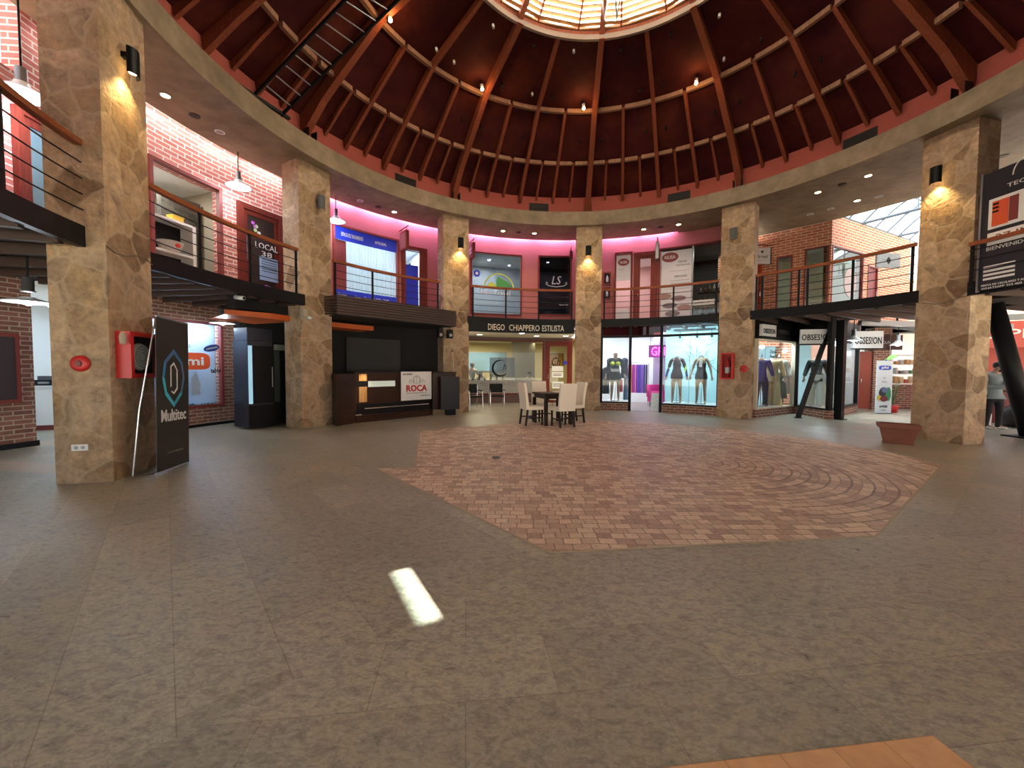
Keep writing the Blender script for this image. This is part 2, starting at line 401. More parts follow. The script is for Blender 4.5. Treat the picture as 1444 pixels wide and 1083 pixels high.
# ------------------------------------------------------------------ setting: floor
def floor_mat():
    m, nt, b = nmat('slate_tiles')
    uv = nt.nodes.new('ShaderNodeUVMap'); uv.uv_map = 'UVMap'
    t = nt.nodes.new('ShaderNodeTexBrick'); nt.links.new(uv.outputs[0], t.inputs['Vector']); t.offset = .5; t.offset_frequency = 2
    for k, v in (('Scale', 1), ('Brick Width', .86), ('Row Height', .43), ('Mortar Size', .0025), ('Mortar Smooth', .5), ('Bias', 0)): t.inputs[k].default_value = v
    t.inputs['Color1'].default_value = (.245, .23, .19, 1); t.inputs['Color2'].default_value = (.31, .29, .24, 1); t.inputs['Mortar'].default_value = (.17, .15, .12, 1)
    tc = nt.nodes.new('ShaderNodeTexCoord').outputs['Object']
    mp = nt.nodes.new('ShaderNodeMapping'); mp.inputs['Rotation'].default_value = (0, 0, .5); mp.inputs['Scale'].default_value = (1, 1.7, 1); nt.links.new(tc, mp.inputs[0])
    n1 = noise_(nt, mp.outputs[0], 12, 12, .80); n1.inputs['Distortion'].default_value = .5; n2 = noise_(nt, tc, 1.5, 3); n3 = noise_(nt, mp.outputs[0], 32, 6, .7)
    c = mixc(nt, .85, t.outputs['Color'], ramp(nt, n1.outputs['Fac'], [(.34, (.27, .27, .28)), (.47, (.44, .44, .43)), (.54, (.66, .64, .58)), (.62, (.52, .50, .46)), (.72, (.84, .81, .72))]), 'OVERLAY')
    c = mixc(nt, .5, c, ramp(nt, n3.outputs['Fac'], [(.3, (.25, .25, .25)), (.7, (.78, .78, .78))]), 'OVERLAY')
    c = mixc(nt, .35, c, ramp(nt, n2.outputs['Fac'], [(.3, (.4, .42, .44)), (.7, (.62, .58, .52))]), 'OVERLAY')
    nt.links.new(c, b.inputs['Base Color'])
    nt.links.new(ramp(nt, n1.outputs['Fac'], [(.3, (.24, .24, .24)), (.7, (.42, .42, .42))]), b.inputs['Roughness'])
    p = bump_(nt, math_(nt, 'SUBTRACT', 1, t.outputs['Fac']), b, .35, .01); bump_(nt, n1.outputs['Fac'], b, .28, .02, p)
    return m
def uvdir(pts, ang):
    c, s_ = cos(radians(ang)), sin(radians(ang)); return [(x * c + y * s_, -x * s_ + y * c) for x, y in pts]
A_, B_ = (.32, 3.12), (3.29, 3.48)
ray2 = lambda p, a, L=40: (p[0] + L * cos(radians(a)), p[1] + L * sin(radians(a)))
fl = MB()
for pts, ang in (([A_, ray2(A_, -136.5), (0, -25), (40, -25), ray2(B_, 8), B_], 6.7),
                 ([B_, ray2(B_, 8), (44, 38), ray2(B_, 37.2)], 37.2),
                 ([A_, B_, ray2(B_, 37.2), (30, 42), (-30, 42), (-35, 0), ray2(A_, -136.5)], -48.6)):
    fl.face([(x, y, 0) for x, y in pts], uvdir(pts, ang))
floor = S(fl.build('floor', floor_mat()))

def paver_mat():
    m, nt, b = nmat('tumbled_pavers')
    tc = nt.nodes.new('ShaderNodeTexCoord').outputs['Object']
    sp = nt.nodes.new('ShaderNodeSeparateXYZ'); nt.links.new(tc, sp.inputs[0])
    cx, cy = 3.0, 6.4
    dx = math_(nt, 'SUBTRACT', sp.outputs[0], cx); dy = math_(nt, 'SUBTRACT', sp.outputs[1], cy)
    r = math_(nt, 'SQRT', math_(nt, 'ADD', math_(nt, 'MULTIPLY', dx, dx), math_(nt, 'MULTIPLY', dy, dy)))
    th = math_(nt, 'MULTIPLY', math_(nt, 'ARCTAN2', dx, dy), 1.4)
    right = math_(nt, 'GREATER_THAN', dx, 0)
    def sel(a, c): return math_(nt, 'ADD', math_(nt, 'MULTIPLY', right, a), math_(nt, 'MULTIPLY', math_(nt, 'SUBTRACT', 1, right), c))
    u = sel(th, dx); v = sel(r, dy)
    wob = noise_(nt, tc, 2.2, 2)
    v = math_(nt, 'ADD', v, math_(nt, 'MULTIPLY', wob.outputs['Fac'], .05))
    cb = nt.nodes.new('ShaderNodeCombineXYZ'); nt.links.new(u, cb.inputs[0]); nt.links.new(v, cb.inputs[1])
    t = nt.nodes.new('ShaderNodeTexBrick'); nt.links.new(cb.outputs[0], t.inputs['Vector']); t.offset = .43; t.squash = .8; t.squash_frequency = 3
    for k, v_ in (('Scale', 1), ('Brick Width', .155), ('Row Height', .11), ('Mortar Size', .006), ('Mortar Smooth', .5), ('Bias', .12)): t.inputs[k].default_value = v_
    t.inputs['Color1'].default_value = (.32, .205, .155, 1); t.inputs['Color2'].default_value = (.66, .51, .39, 1); t.inputs['Mortar'].default_value = (.24, .175, .13, 1)
    n = noise_(nt, tc, 26, 6, .7)
    c = mixc(nt, .55, t.outputs['Color'], ramp(nt, n.outputs['Fac'], [(.3, (.3, .3, .3)), (.7, (.75, .75, .75))]), 'OVERLAY')
    rm = math_(nt, 'FRACT', math_(nt, 'DIVIDE', math_(nt, 'ADD', v, 0), .22))
    ln = math_(nt, 'MULTIPLY', math_(nt, 'MULTIPLY', math_(nt, 'LESS_THAN', rm, .09), right), math_(nt, 'MULTIPLY', math_(nt, 'LESS_THAN', r, 3.3), math_(nt, 'GREATER_THAN', r, .3)))
    c = mixc(nt, math_(nt, 'MULTIPLY', ln, .55), c, (.09, .06, .045))
    nt.links.new(c, b.inputs['Base Color']); b.inputs['Roughness'].default_value = .55
    p = bump_(nt, math_(nt, 'SUBTRACT', 1, t.outputs['Fac']), b, .5, .02); bump_(nt, n.outputs['Fac'], b, .2, .01, p)
    return m
PV = [(-2.15, 9.2), (-1.43, 5.80), (-2.0, 5.78), (.32, 3.14), (3.29, 3.49), (6.84, 6.19), (6.9, 7.0), (6.5, 8.4), (5.6, 9.6), (4.9, 10.3), (3.7, 10.9), (2.5, 11.2), (1.0, 11.0), (-.5, 10.4)]
pv = MB(); pv.face([(x, y, .004) for x, y in PV], [(x, y) for x, y in PV])
for a, b2 in zip(PV, PV[1:] + PV[:1]): pv.face([(*a, 0), (*b2, 0), (*b2, .004), (*a, .004)])
o = pv.build('floor_pavers', paver_mat()); S(o)
ed = MB()
for a, b2 in zip(PV[:6], PV[1:6]): ed.bar((*a, .004), (*b2, .004), .016, .006)
S(ed.build('trim_1', flat('pale_edging', (.42, .33, .22), .6)))
# orange terracotta tile strip at the near edge, pale strips in the passages
ot = MB(); d1 = Vector((cos(radians(6.7)), sin(radians(6.7)), 0)); d2 = Vector((-d1.y, d1.x, 0)); o0 = Vector((1.735, 1.555, .003))
ot.face([o0, o0 - d1 * 1.3, o0 - d1 * 1.3 - d2 * 2.2, o0 - d2 * 2.2], [(0, 0), (-1.3, 0), (-1.3, -2.2), (0, -2.2)])
S(ot.build('floor_tiles', brick('orange_floor_tile', (.60, .33, .16), (.66, .38, .20), (.45, .25, .13), .23, .46, .003, .1)))
ps = MB()
for x0, y0, x1, y1, w_ in ((8.9, 10.35, 10.2, 9.7, .5), (9.9, 11.3, 11.5, 10.5, .45), (11.0, 12.3, 12.6, 11.4, .45), (11.9, 13.1, 13.6, 12.1, .4), (12.6, 14.0, 14.6, 13.0, .4), (-9.4, 6.2, -6.4, 5.6, .45), (-10.4, 7.4, -8.6, 7.6, .4)):
    d = Vector((x1 - x0, y1 - y0, 0)).normalized(); n = Vector((-d.y, d.x, 0)) * w_ / 2
    ps.face([Vector((x0, y0, .003)) - n, Vector((x1, y1, .003)) - n, Vector((x1, y1, .003)) + n, Vector((x0, y0, .003)) + n])
S(ps.build('floor_strips', flat('pale_floor_tile', (.42, .32, .24), .45, noise=.15)))

# ------------------------------------------------------------------ setting: ring soffit, drum, roof
M['soffit'] = None
m, nt, b = nmat('trowelled_plaster')
tc = nt.nodes.new('ShaderNodeTexCoord').outputs['Object']
n1 = noise_(nt, tc, 1.6, 7, .62); n2 = noise_(nt, tc, 5, 5)
c = ramp(nt, n1.outputs['Fac'], [(.3, (.165, .12, .07)), (.5, (.235, .175, .105)), (.7, (.30, .23, .145))])
nt.links.new(mixc(nt, .3, c, ramp(nt, n2.outputs['Fac'], [(.3, (.3, .3, .3)), (.7, (.75, .75, .75))]), 'OVERLAY'), b.inputs['Base Color'])
b.inputs['Roughness'].default_value = .6; bump_(nt, n1.outputs['Fac'], b, .25, .03)
M['soffit'] = m
sf = MB(); sf.arc(7.12, 7.62, -180, 180, 6.47, 6.93, step=2)
sf.arc(7.62, 8.74, -180, 28.6, 6.47, 6.60, step=2); sf.arc(7.62, 8.9, 28.6, 41, 6.47, 6.60); sf.arc(7.62, 11.0, 41, 110, 6.47, 6.60, step=2); sf.arc(7.62, 8.9, 110, 180, 6.47, 6.6, step=3)
S(sf.build('ceiling_ring', M['soffit']))
S(MB().arc(12.6, 12.8, 112, 208, 3.1, 6.6, step=4).build('wall_daylight_block', flat('tan_plaster', (.30, .23, .15), .9))); S(MB().arc(7.45, 12.6, 112, 236, 3.10, 3.22, step=4).build('floor_daylight_block', flat('tan_plaster', (.30, .23, .15), .9))); S(MB().arc(8.74, 12.8, 110, 236, 6.6, 6.7, step=4).build('ceiling_daylight_block', M['soffit']))  # unseen upper storey behind the camera, added so daylight enters only below
S(MB().arc(7.6, 7.75, -180, 180, 6.93, 7.72, step=2).build('wall_drum', M['drum']))
S(MB().arc(7.75, 9.6, -96.5, 42, 7.25, 7.35, step=3).build('ceiling_sky_block', M['dark_wall']))  # unseen cap added to keep sky light out of the slot
S(MB().arc(7.75, 11.2, 42, 110, 6.93, 7.0, step=3).build('ceiling_outer', M['dark_wall']))

M['louvre'] = flat('lantern_louvre', (.45, .26, .10), .5)
PROF = [(7.62, 7.60), (6.5, 8.35), (5.2, 9.2), (3.35, 9.75)]
MAJ = [-138.3, -102, -65.9, -29.9, 6.7, 43.0, 79.2, 115.4, 151.6, 187.8]
def zprof(r):
    for (r0, z0), (r1, z1) in zip(PROF, PROF[1:]):
        if r1 <= r <= r0: return z0 + (z1 - z0) * (r0 - r) / (r0 - r1)
    return PROF[0][1] if r > PROF[0][0] else PROF[-1][1]
m, nt, b = nmat('stained_ceiling_boards')
tc = nt.nodes.new('ShaderNodeTexCoord').outputs['Object']; n1 = noise_(nt, tc, 1.1, 5); n2 = noise_(nt, tc, 6, 4)
c = ramp(nt, n1.outputs['Fac'], [(.3, (.042, .008, .010)), (.5, (.066, .012, .012)), (.72, (.105, .022, .014))])
nt.links.new(mixc(nt, .3, c, n2.outputs['Fac'], 'OVERLAY'), b.inputs['Base Color']); b.inputs['Roughness'].default_value = .65; b.inputs['Specular IOR Level'].default_value = .1
M['boards'] = m
E = (MAJ[-1] - MAJ[0]) / 9 / 8
dm = MB()
for i in range(80):
    a0 = MAJ[0] + E * i; a1 = a0 + E
    for (r0, z0), (r1, z1) in zip(PROF, PROF[1:]):
        dm.face([P(a0, r0, z0), P(a1, r0, z0), P(a1, r1, z1), P(a0, r1, z1)])
        dm.face([P(a0, r1, z1 + .12), P(a1, r1, z1 + .12), P(a1, r0 + .15, z0 + .1), P(a0, r0 + .15, z0 + .1)])
    dm.face([P(a0, 7.62, 7.6), P(a0, 7.77, 7.7), P(a1, 7.77, 7.7), P(a1, 7.62, 7.6)])
dome = S(dm.build('ceiling_dome', M['boards']))
def rafter(name, a, rs, w0, d0, w1, d1, mat=None, base_drop=0.0):
    mb = MB(); st = []
    n = len(rs)
    for i, r in enumerate(rs):
        f_ = i / (n - 1); wd = w0 + (w1 - w0) * f_; dp = d0 + (d1 - d0) * f_
        z = zprof(r) if r <= 7.62 else 7.6 - (r - 7.62) * .67
        st.append((r, z, wd, dp))
    t = Vector((cos(radians(a)), -sin(radians(a)), 0))
    pr = None
    for i, (r, z, wd, dp) in enumerate(st):
        if i == 0 and base_drop: q = [P(a, r, z - .02) - t * wd / 2, P(a, r, z - .02) + t * wd / 2, P(a, r - .05, z - dp - base_drop) + t * wd / 2, P(a, r - .05, z - dp - base_drop) - t * wd / 2]
        else: q = [P(a, r, z - .01) - t * wd / 2, P(a, r, z - .01) + t * wd / 2, P(a, r - dp * .55, z - dp * .84) + t * wd / 2, P(a, r - dp * .55, z - dp * .84) - t * wd / 2]
        if pr:
            for k in range(4): mb.face([pr[k], pr[(k + 1) % 4], q[(k + 1) % 4], q[k]])
        else: mb.face(q)
        pr = q
    mb.face(pr[::-1])
    return mb.build(name, mat or M['rafter'], dome)
steel_shoe = []
for k, a in enumerate(MAJ):
    rf = rafter('rafter', a, [7.58, 7.0, 6.5, 5.85, 5.2, 4.3, 3.35], .17, .30, .13, .20, base_drop=.22)
    t = Vector((cos(radians(a)), -sin(radians(a)), 0)); sh = MB()
    for s_ in (-1, 1): sh.bar(P(a, 7.34, 6.93) + t * .11 * s_, P(a, 7.34, 7.22) + t * .11 * s_, .012, .2, up=P(a, 1) - P(a, 0))
    sh.bar(P(a, 7.34, 6.94) - t * .12, P(a, 7.34, 6.94) + t * .12, .2, .03)
    sh.build('steel_shoe', M['black'], rf)
    am = a + 4 * E
    if am < 190: rafter('rafter', am, [7.60, 7.0, 6.5, 5.85, 5.2, 4.3, 3.35], .11, .22, .09, .15, base_drop=.08)
    for j in (2, 6):
        aq = a + j * E
        if -118 < aq < 125: rafter('rafter', aq, [7.60, 7.0, 6.5, 5.85, 5.25], .085, .19, .08, .14, base_drop=.05)
    for j in (1, 3, 5, 7):
        ae = a + j * E
        if -112 < ae < 118: rafter('rafter', ae, [7.60, 7.0, 6.55], .07, .13, .065, .10, base_drop=.04)
for (r, z, n_) in ((6.5, 8.35, 8), (5.2, 9.2, 4)):
    for a in MAJ[:8]:
        for j in range(n_):
            da = 8 * E / n_; a0 = a + j * da; a1 = a0 + da
            mb = MB(); mb.arc(r - .06, r + .03, a0 + .5, a1 - .5, z - .17, z - .06, step=2.2)
            mb.build('purlin', M['purlin'], dome)
rim = MB(); rim.arc(3.27, 3.34, -180, 180, 9.60, 9.72, step=3)
rim.build('oculus_rim', flat('pale_rim', (.25, .19, .15), .5), dome)

# lantern above the oculus: louvred, translucent
lan = T('roof_lantern', 'glazed roof lantern with timber louvres over the round opening of the dome', 'skylight', (CX, CY, 9.8))
mt = bpy.data.materials.new('translucent_sheet'); mt.use_nodes = True; nt = mt.node_tree; nt.nodes.clear()
oo = nt.nodes.new('ShaderNodeOutputMaterial'); tr = nt.nodes.new('ShaderNodeBsdfTranslucent'); tr.inputs[0].default_value = (1, .94, .80, 1)
nt.links.new(tr.outputs[0], oo.inputs[0])
M['sheet'] = mt
LN = 20; L0, L1, LZ0, LZ1 = 3.36, .62, 9.82, 11.7
lr = lambda f_: (L0 + (L1 - L0) * f_, LZ0 + (LZ1 - LZ0) * f_)
shp = MB(); LA = [MAJ[0] + 9 + 18 * i for i in range(LN)]
for a0 in LA:
    shp.face([P(a0, L0, LZ0 + .06), P(a0 + 18, L0, LZ0 + .06), P(a0 + 18, L1, LZ1 + .06), P(a0, L1, LZ1 + .06)])
shp.build('translucent_sheet', mt, lan, True)
# flat cap, slot shaped to throw the sun patch, dimming pane added in it
cap = MB(); d = Vector((.34, -.58, 0)).normalized(); n = Vector((-d.y, d.x, 0)); c0 = Vector((CX, CY, LZ1 + .06)); q = lambda u, v: c0 + d * u + n * v
for u0, u1, v0, v1 in ((-.66, .66, -.66, -.055), (-.66, .66, .055, .66), (-.66, -.33, -.055, .055), (.33, .66, -.055, .055)):
    cap.face([q(u0, v0), q(u1, v0), q(u1, v1), q(u0, v1)])
cap.build('flat_cap', M['rafter'], lan, True)
sp_ = MB(); sp_.face([q(-.33, -.055) + Vector((0, 0, .02)), q(.33, -.055) + Vector((0, 0, .02)), q(.33, .055) + Vector((0, 0, .02)), q(-.33, .055) + Vector((0, 0, .02))]); sp_.build('sun_dimmer_pane', glass('sun_dimmer_glass', (.125, .16, .15), .03, 1), lan, True)
for j in range(30):
    lv = MB(); r_, z_ = lr((j + .35) / 30)
    for a0 in LA: lv.bar(P(a0, r_, z_), P(a0 + 18, r_, z_), .098, .018)
    lv.build('louvre', M['louvre'], lan, True)
for i, a0 in enumerate(LA):
    rb = MB(); rb.bar(P(a0, L0 - .04, LZ0 + .02), P(a0, L1, LZ1 - .02), .035, .06); rb.build('lantern_rib', M['rafter'], lan, True)
for k, a in enumerate(MAJ):
    rb = MB(); rb.bar(P(a, L0 - .06, LZ0 - .06), P(a, L1 + .1, LZ1 - .14), .13, .16); rb.build('lantern_beam', M['rafter'], lan, True)
kb = MB(); kb.arc(3.30, 3.42, -180, 180, 9.72, 9.95, step=3); kb.build('kerb', M['rafter'], lan, True)

# steel V frame hanging under the lantern
hf = T('hanging_sculpture', 'dark steel frame of pointed V tubes hanging in the centre of the dome opening', 'hanging frame', (1.65, 6.75, 9.4))
for n_, pts, r_, mm in (('tube', [(-.45, 0, .6), (-.15, 0, -2.18), (.22, 0, .6)], .035, 'chrome'), ('tube', [(-.17, .02, .6), (.06, .02, -2.1), (.42, .02, .6)], .045, 'black'), ('tube', [(-.32, -.05, .6), (-.2, -.05, -1.75)], .03, 'black')):
    MB().tube(pts, r_, 8).build(n_, M[mm], hf)
MB().bar((-3.2, 0, .6), (3.25, 0, .6), .07, .05).build('crossbar', M['black'], hf)

# ------------------------------------------------------------------ stone pillars
PIL = [(-100.1, 7.175, -104.3), (-64.5, 7.43, -64.1), (-29.7, 7.363, -28.2), (7.1, 7.294, 7.1), (43.2, 7.345, 42.6), (77.7, 7.41, 77.3)]
PLAB = ['flagstone pillar with the hose cabinet, nearest on the left', 'flagstone pillar between the black fridge bay and the kiosk counter', 'flagstone pillar between the kiosk counter and the hair salon',
        'flagstone pillar right of the salon sign, behind the dining table', 'flagstone pillar with the glazed extinguisher box, right of the dummy window', 'flagstone pillar behind the terracotta planter on the right']
pil = []
for (a, r, fa), lb in zip(PIL, PLAB):
    c = P(a, r); mb = MB()
    W2, D = .445, .60; zs = [0, 6.47]
    mb.box(-W2, W2, 0, D, 0, 6.50)
    o = mb.build('stone_pillar', M['stone'], loc=c, rz=rotz(fa), bevel=.012); tag(o, lb, 'pillar', 'flagstone pillars around the rotunda'); pil.append(o)
def on_pillar(k, x, z, face='front', off=0.0):     # world position on a pillar's face
    o = pil[k]; R_ = Matrix.Rotation(o.rotation_euler.z, 3, 'Z')
    p = {'front': Vector((x, -off, z)), 'left': Vector((-.445 - off, x, z)), 'right': Vector((.445 + off, x, z))}[face]
    return R_ @ p + o.location, o.rotation_euler.z + {'front': 0, 'left': -pi / 2, 'right': pi / 2}[face]
# ------------------------------------------------------------------ balconies: slabs and railings
ug = {}
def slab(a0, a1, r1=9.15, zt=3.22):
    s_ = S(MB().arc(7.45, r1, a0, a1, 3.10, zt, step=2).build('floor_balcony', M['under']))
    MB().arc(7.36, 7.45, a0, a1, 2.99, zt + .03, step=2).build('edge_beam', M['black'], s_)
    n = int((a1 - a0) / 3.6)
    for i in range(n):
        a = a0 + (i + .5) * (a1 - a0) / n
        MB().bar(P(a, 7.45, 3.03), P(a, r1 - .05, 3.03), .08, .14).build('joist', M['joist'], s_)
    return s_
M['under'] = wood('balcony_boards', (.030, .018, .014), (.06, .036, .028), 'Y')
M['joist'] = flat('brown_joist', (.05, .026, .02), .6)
slab(-128, -103.5, r1=11.2); slab(-103.4, -97.4, r1=11.2); slab(-97.3, -67.4, r1=10.3); slab(-61.3, -32.6); slab(-26.6, 3.8, r1=9.4); slab(10.4, 40.0, r1=9.4); slab(46.3, 74.6, r1=10.9); slab(81.0, 112, r1=9.2)
S(MB().arc(8.1, 10.3, -67.4, -61.3, 3.1, 3.22).build('floor_balcony', M['under'])); S(MB().arc(9.15, 12, -61.3, -27, 3.1, 3.2, step=3).build('floor_upper_back', M['under']))  # first piece added behind the pillar to block stray sun
def railing(a0, a1, posts, label, zt=4.29, r=7.40, rods=4):
    am = (a0 + a1) / 2; t = T('balcony_railing', label, 'railing', P(am, r, 3.25), rotz(am), 'balcony railings with wooden handrails')
    h = MB(); h.arc(r - .045, r + .045, a0, a1, zt - .05, zt + .02, step=1.5); h.build('handrail', M['handrail'], t, True)
    for a in posts: MB().bar(P(a, r, 3.12), P(a, r, zt - .05), .055, .02, up=P(a, 1) - P(a, 0)).build('post', M['black'], t, True)
    for i in range(rods):
        z = 3.45 + i * .195; n = max(4, int((a1 - a0) / 2.5))
        MB().tube([P(a0 + (a1 - a0) * j / n, r - .02, z) for j in range(n + 1)], .009, 6).build('rod', M['black'], t, True)
    return t
railing(-128, -102.3, [-127, -111.9, -102.6], 'curved balcony railing with brown wooden handrail, left of the nearest pillar')
railing(-96.6, -68.7, [-96.0, -87, -78.2, -69.0], 'curved balcony railing with wooden handrail in front of the LOCAL door')
railing(-60.9, -34.0, [-60.4, -51.5, -34.6], 'curved balcony railing above the brown slatted hood and below the blue shop')
railing(-25.8, 2.9, [-25.0, -15.8, -6.6, 2.6], 'curved balcony railing directly above the salon name board')
railing(11.0, 39.4, [11.4, 29.0, 39.0], 'curved balcony railing above the sportswear shop')
railing(47.2, 74.0, [47.4, 48.6, 55.6, 57.2, 64.8, 73.6], 'curved balcony railing in front of the orange brick upper shop')
railing(81.6, 110, [81.9, 96, 109], 'dark red handrail crossing the big black phone shop poster', zt=3.98, rods=3, r=7.26)

# ------------------------------------------------------------------ upper walls
S(MB().arc(9.05, 9.3, -128, -60.5, 3.1, 7.25, [(-128, -95.1, 5.75, 7.25), (-82.6, -73.0, 3.58, 5.62), (-70.6, -63.0, 3.1, 5.55), (-96.0, -90.5, 3.1, 5.2)], step=1.6).build('wall_upper_left', M['brick_up']))
W3 = [(-53.8, -39.7, 3.55, 5.80), (-38.9, -33.0, 3.1, 5.68), (-22.2, -9.2, 3.55, 5.90), (-5.0, 3.5, 3.58, 5.92), (14.2, 18.2, 3.4, 5.92), (18.5, 24.1, 3.1, 5.9), (24.5, 38.5, 3.3, 5.92)]
S(MB().arc(8.95, 9.15, -60.5, 42.5, 3.1, 7.25, W3, step=1.6).build('wall_upper_back', M['stucco']))
# shallow rooms behind the upper windows
def room(a0, a1, r0, r1, z0, z1, mat, ceil=None):
    mb = MB(); mb.arc(r1, r1 + .1, a0, a1, z0, z1, step=4)
    for a in (a0, a1): mb.face([P(a, r0, z0), P(a, r1, z0), P(a, r1, z1), P(a, r0, z1)])
    mb.face([P(a0, r0, z0), P(a1, r0, z0), P(a1, r1, z0), P(a0, r1, z0)])
    o = S(mb.build('wall_room', mat)); c = MB(); c.arc(r0, r1, a0, a1, z1, z1 + .1, step=4); c.build('room_ceiling', ceil or mat, o)
    return o
def rlight(a, r, z, e, color=(1, 1, 1), size=.7, down=1.0):
    area('room_light', P(a, r, z), P(a, r, z - down), size, e, color)

# -- upper left, bay one: open display with white shelving
room(-84, -70.8, 9.3, 11.3, 3.25, 5.85, M['beige'], M['white']); rlight(-78, 10.1, 5.8, 26, (1, .97, .9))
f = tag(MB().frame(9.0, 9.12, -82.7, -72.9, 3.52, 5.68, .07).build('shop_window_frame', M['dkred']), 'dark red frame of the wide open display window in the pink brick wall', 'window frame')
dw = T('display_wall', 'dark stone-clad back wall inside the upper display window', 'wall panel', P(-73.3, 10.1, 3.25), rotz(-73.3))
MB().box(-.50, .36, .05, .2, 0, 2.3).build('stone_panel', brick('dark_ledgestone', (.07, .065, .055), (.13, .115, .095), (.04, .037, .03), .22, .05, .004), dw)
sh = T('white_shelf_unit', 'white shelf unit holding a round white basin behind the upper display window', 'shelf unit', P(-77.6, 9.75, 3.25), rotz(-77.6))
for x in (-.52, .52): MB().box(x - .04, x + .04, -.2, .2, 0, 1.5).build('upright', M['white'], sh)
for z in (.28, .75, 1.46): MB().box(-.48, .48, -.2, .2, z, z + .05).build('shelf', M['white'], sh)
MB().box(-.48, .48, .16, .19, .05, 1.46).build('back_panel', M['black'], sh)
bs = tag(MB().lathe([(.01, 0), (.17, .01), (.24, .2), (.25, .21), (.23, .19), (.15, .03), (.01, .02)], n=24).build('basin', M['white'], loc=P(-77.3, 9.65, 4.05), smooth=True), 'round white basin with a red motif on the white shelf unit', 'basin')
MB().fdisc(0, -.232, .12, .05, .045, .02).build('red_motif', M['red'], bs, rz=0).rotation_euler.z = rotz(-77.3)
bt = tag(MB().box(-.12, .12, -.08, .08, 0, .14).build('yellow_box', flat('yellow_card', (.7, .45, .04), .6), loc=P(-76.1, 9.75, 4.76), rz=rotz(-76)), 'small yellow box on top of the white shelf unit', 'box')
MB().box(-.13, .13, -.09, .09, .12, .15).build('lid', flat('yellow_card', (.7, .45, .04)), bt)
# -- the LOCAL door
M['doorglass'] = flat('dark_door_glass', (.045, .03, .028), .12, spec=.6)
def arc_door(name, label, a0, a1, z0, z1, r, pane, w_=.13, pw=None, group=None, frame='redwood'):
    am = (a0 + a1) / 2; t = T(name, label, 'door', P(am, r, z0), rotz(am), group); pw = pw or w_
    MB().frame(r - .06, r + .12, a0, a1, z0 - .1, z1, w_).build('door_frame', M[frame], t, True)
    d = math.degrees(w_ / r); dd = math.degrees(.1 / r)
    MB().frame(r - .02, r + .03, a0 + d, a1 - d, z0, z1 - w_, .11).build('door_leaf', M['redwood'], t, True)
    MB().arc(r, r + .012, a0 + d + dd, a1 - d - dd, z0 + .1, z1 - w_ - .1).build('pane', pane, t, True)
    return t
d = arc_door('door_local', 'dark red framed glass door marked LOCAL with flower stickers in the pink brick wall', -70.6, -63.0, 3.25, 5.55, 9.02, M['doorglass'], .13)
d.name = 'shop_door'
A9 = lambda a, z, r=8.99: (a, r, z)
text('LOCAL', .60, .15, M['white'], d, arc=A9(-66.0, 4.62)); text('38', .28, .13, M['white'], d, arc=A9(-66.0, 4.43))
def adecal(name, pts, mat, parent, a, r, z):
    mb = MB(); mb.face([P(a + math.degrees(x / r), r, z + zz) for x, zz in pts]); return mb.build(name, mat, parent, True)
ell = lambda cx, cz, rx, rz_, n=18: [(cx + rx * cos(2 * pi * i / n), cz + rz_ * sin(2 * pi * i / n)) for i in range(n)]
rect = lambda x0, x1, z0, z1: [(x0, z0), (x1, z0), (x1, z1), (x0, z1)]
M['violet'] = flat('violet_vinyl', (.45, .10, .55), .5); M['paleblue'] = flat('pale_blue_vinyl', (.35, .5, .75), .5); M['ltgreen'] = flat('light_green_vinyl', (.45, .62, .30), .5)
rr = random.Random(3)
for i in range(5): adecal('flower_sticker', ell(-.20 + rr.random() * .25, rr.random() * .28, .05, .045, 8), [M['violet'], M['ltgreen'], M['white']][i % 3], d, -67, 8.985, 4.9)
for i in range(7): adecal('flower_sticker', ell(-.25 + .085 * i + rr.random() * .05, rr.random() * .2, .06, .05, 8), [M['violet'], M['paleblue'], M['blue']][i % 3], d, -66.4, 8.985, 3.42)
adecal('notice', rect(-.2, .3, -.35, .25), M['paleblue'], d, -66, 8.99, 4.1)
for i in range(6): adecal('notice_line', rect(-.15, .25, .18 - i * .06, .195 - i * .06), M['black'], d, -66, 8.98, 4.1)
MB().tube([(-.43, -.1, .9), (-.43, -.1, 1.5)], .016, 8).build('pull_handle', M['chrome'], d)
# -- bay zero: red door frame with pale blue glass
d = arc_door('shop_door', 'dark red framed upstairs door with blue glass, partly hidden by the nearest pillar', -96.1, -90.4, 3.25, 5.25, 9.02, flat('blue_pane', (.16, .24, .29), .15, spec=.7), .09)

# -- blue curtained shop
cw = T('curtained_shop_window', 'upstairs window with white curtains between blue name strips', 'window', P(-46.7, 9.0, 3.5), rotz(-46.7))
MB().frame(8.88, 9.0, -53.9, -39.6, 3.5, 5.86, .06).build('window_frame', M['dkred'], cw, True)
MB().arc(8.97, 8.98, -53.4, -40.1, 3.56, 5.8).build('pane', M['glass'], cw, True)
MB().arc(8.94, 8.955, -53.4, -40.1, 5.42, 5.80).build('name_strip', M['blue'], cw, True)
MB().arc(8.94, 8.955, -53.4, -40.1, 3.56, 3.90).build('hours_strip', M['blue'], cw, True)
text('ESPACIO DE TRATAMIENTO', .72, .12, M['white'], cw, arc=(-49.8, 8.935, 5.60)); text('INTEGRAL', .40, .09, M['white'], cw, arc=(-43.6, 8.935, 5.60))
text('Lunes a Viernes de 9:00 a 20:00', 1.15, .09, M['white'], cw, arc=(-45.6, 8.935, 3.74)); text('Horarios', .28, .08, M['white'], cw, arc=(-52.0, 8.935, 3.76))
MB().arc(9.0, 9.05, -53.4, -50.9, 3.9, 5.42).build('pink_panel', flat('pink_panel', (.42, .07, .08), .6), cw, True)
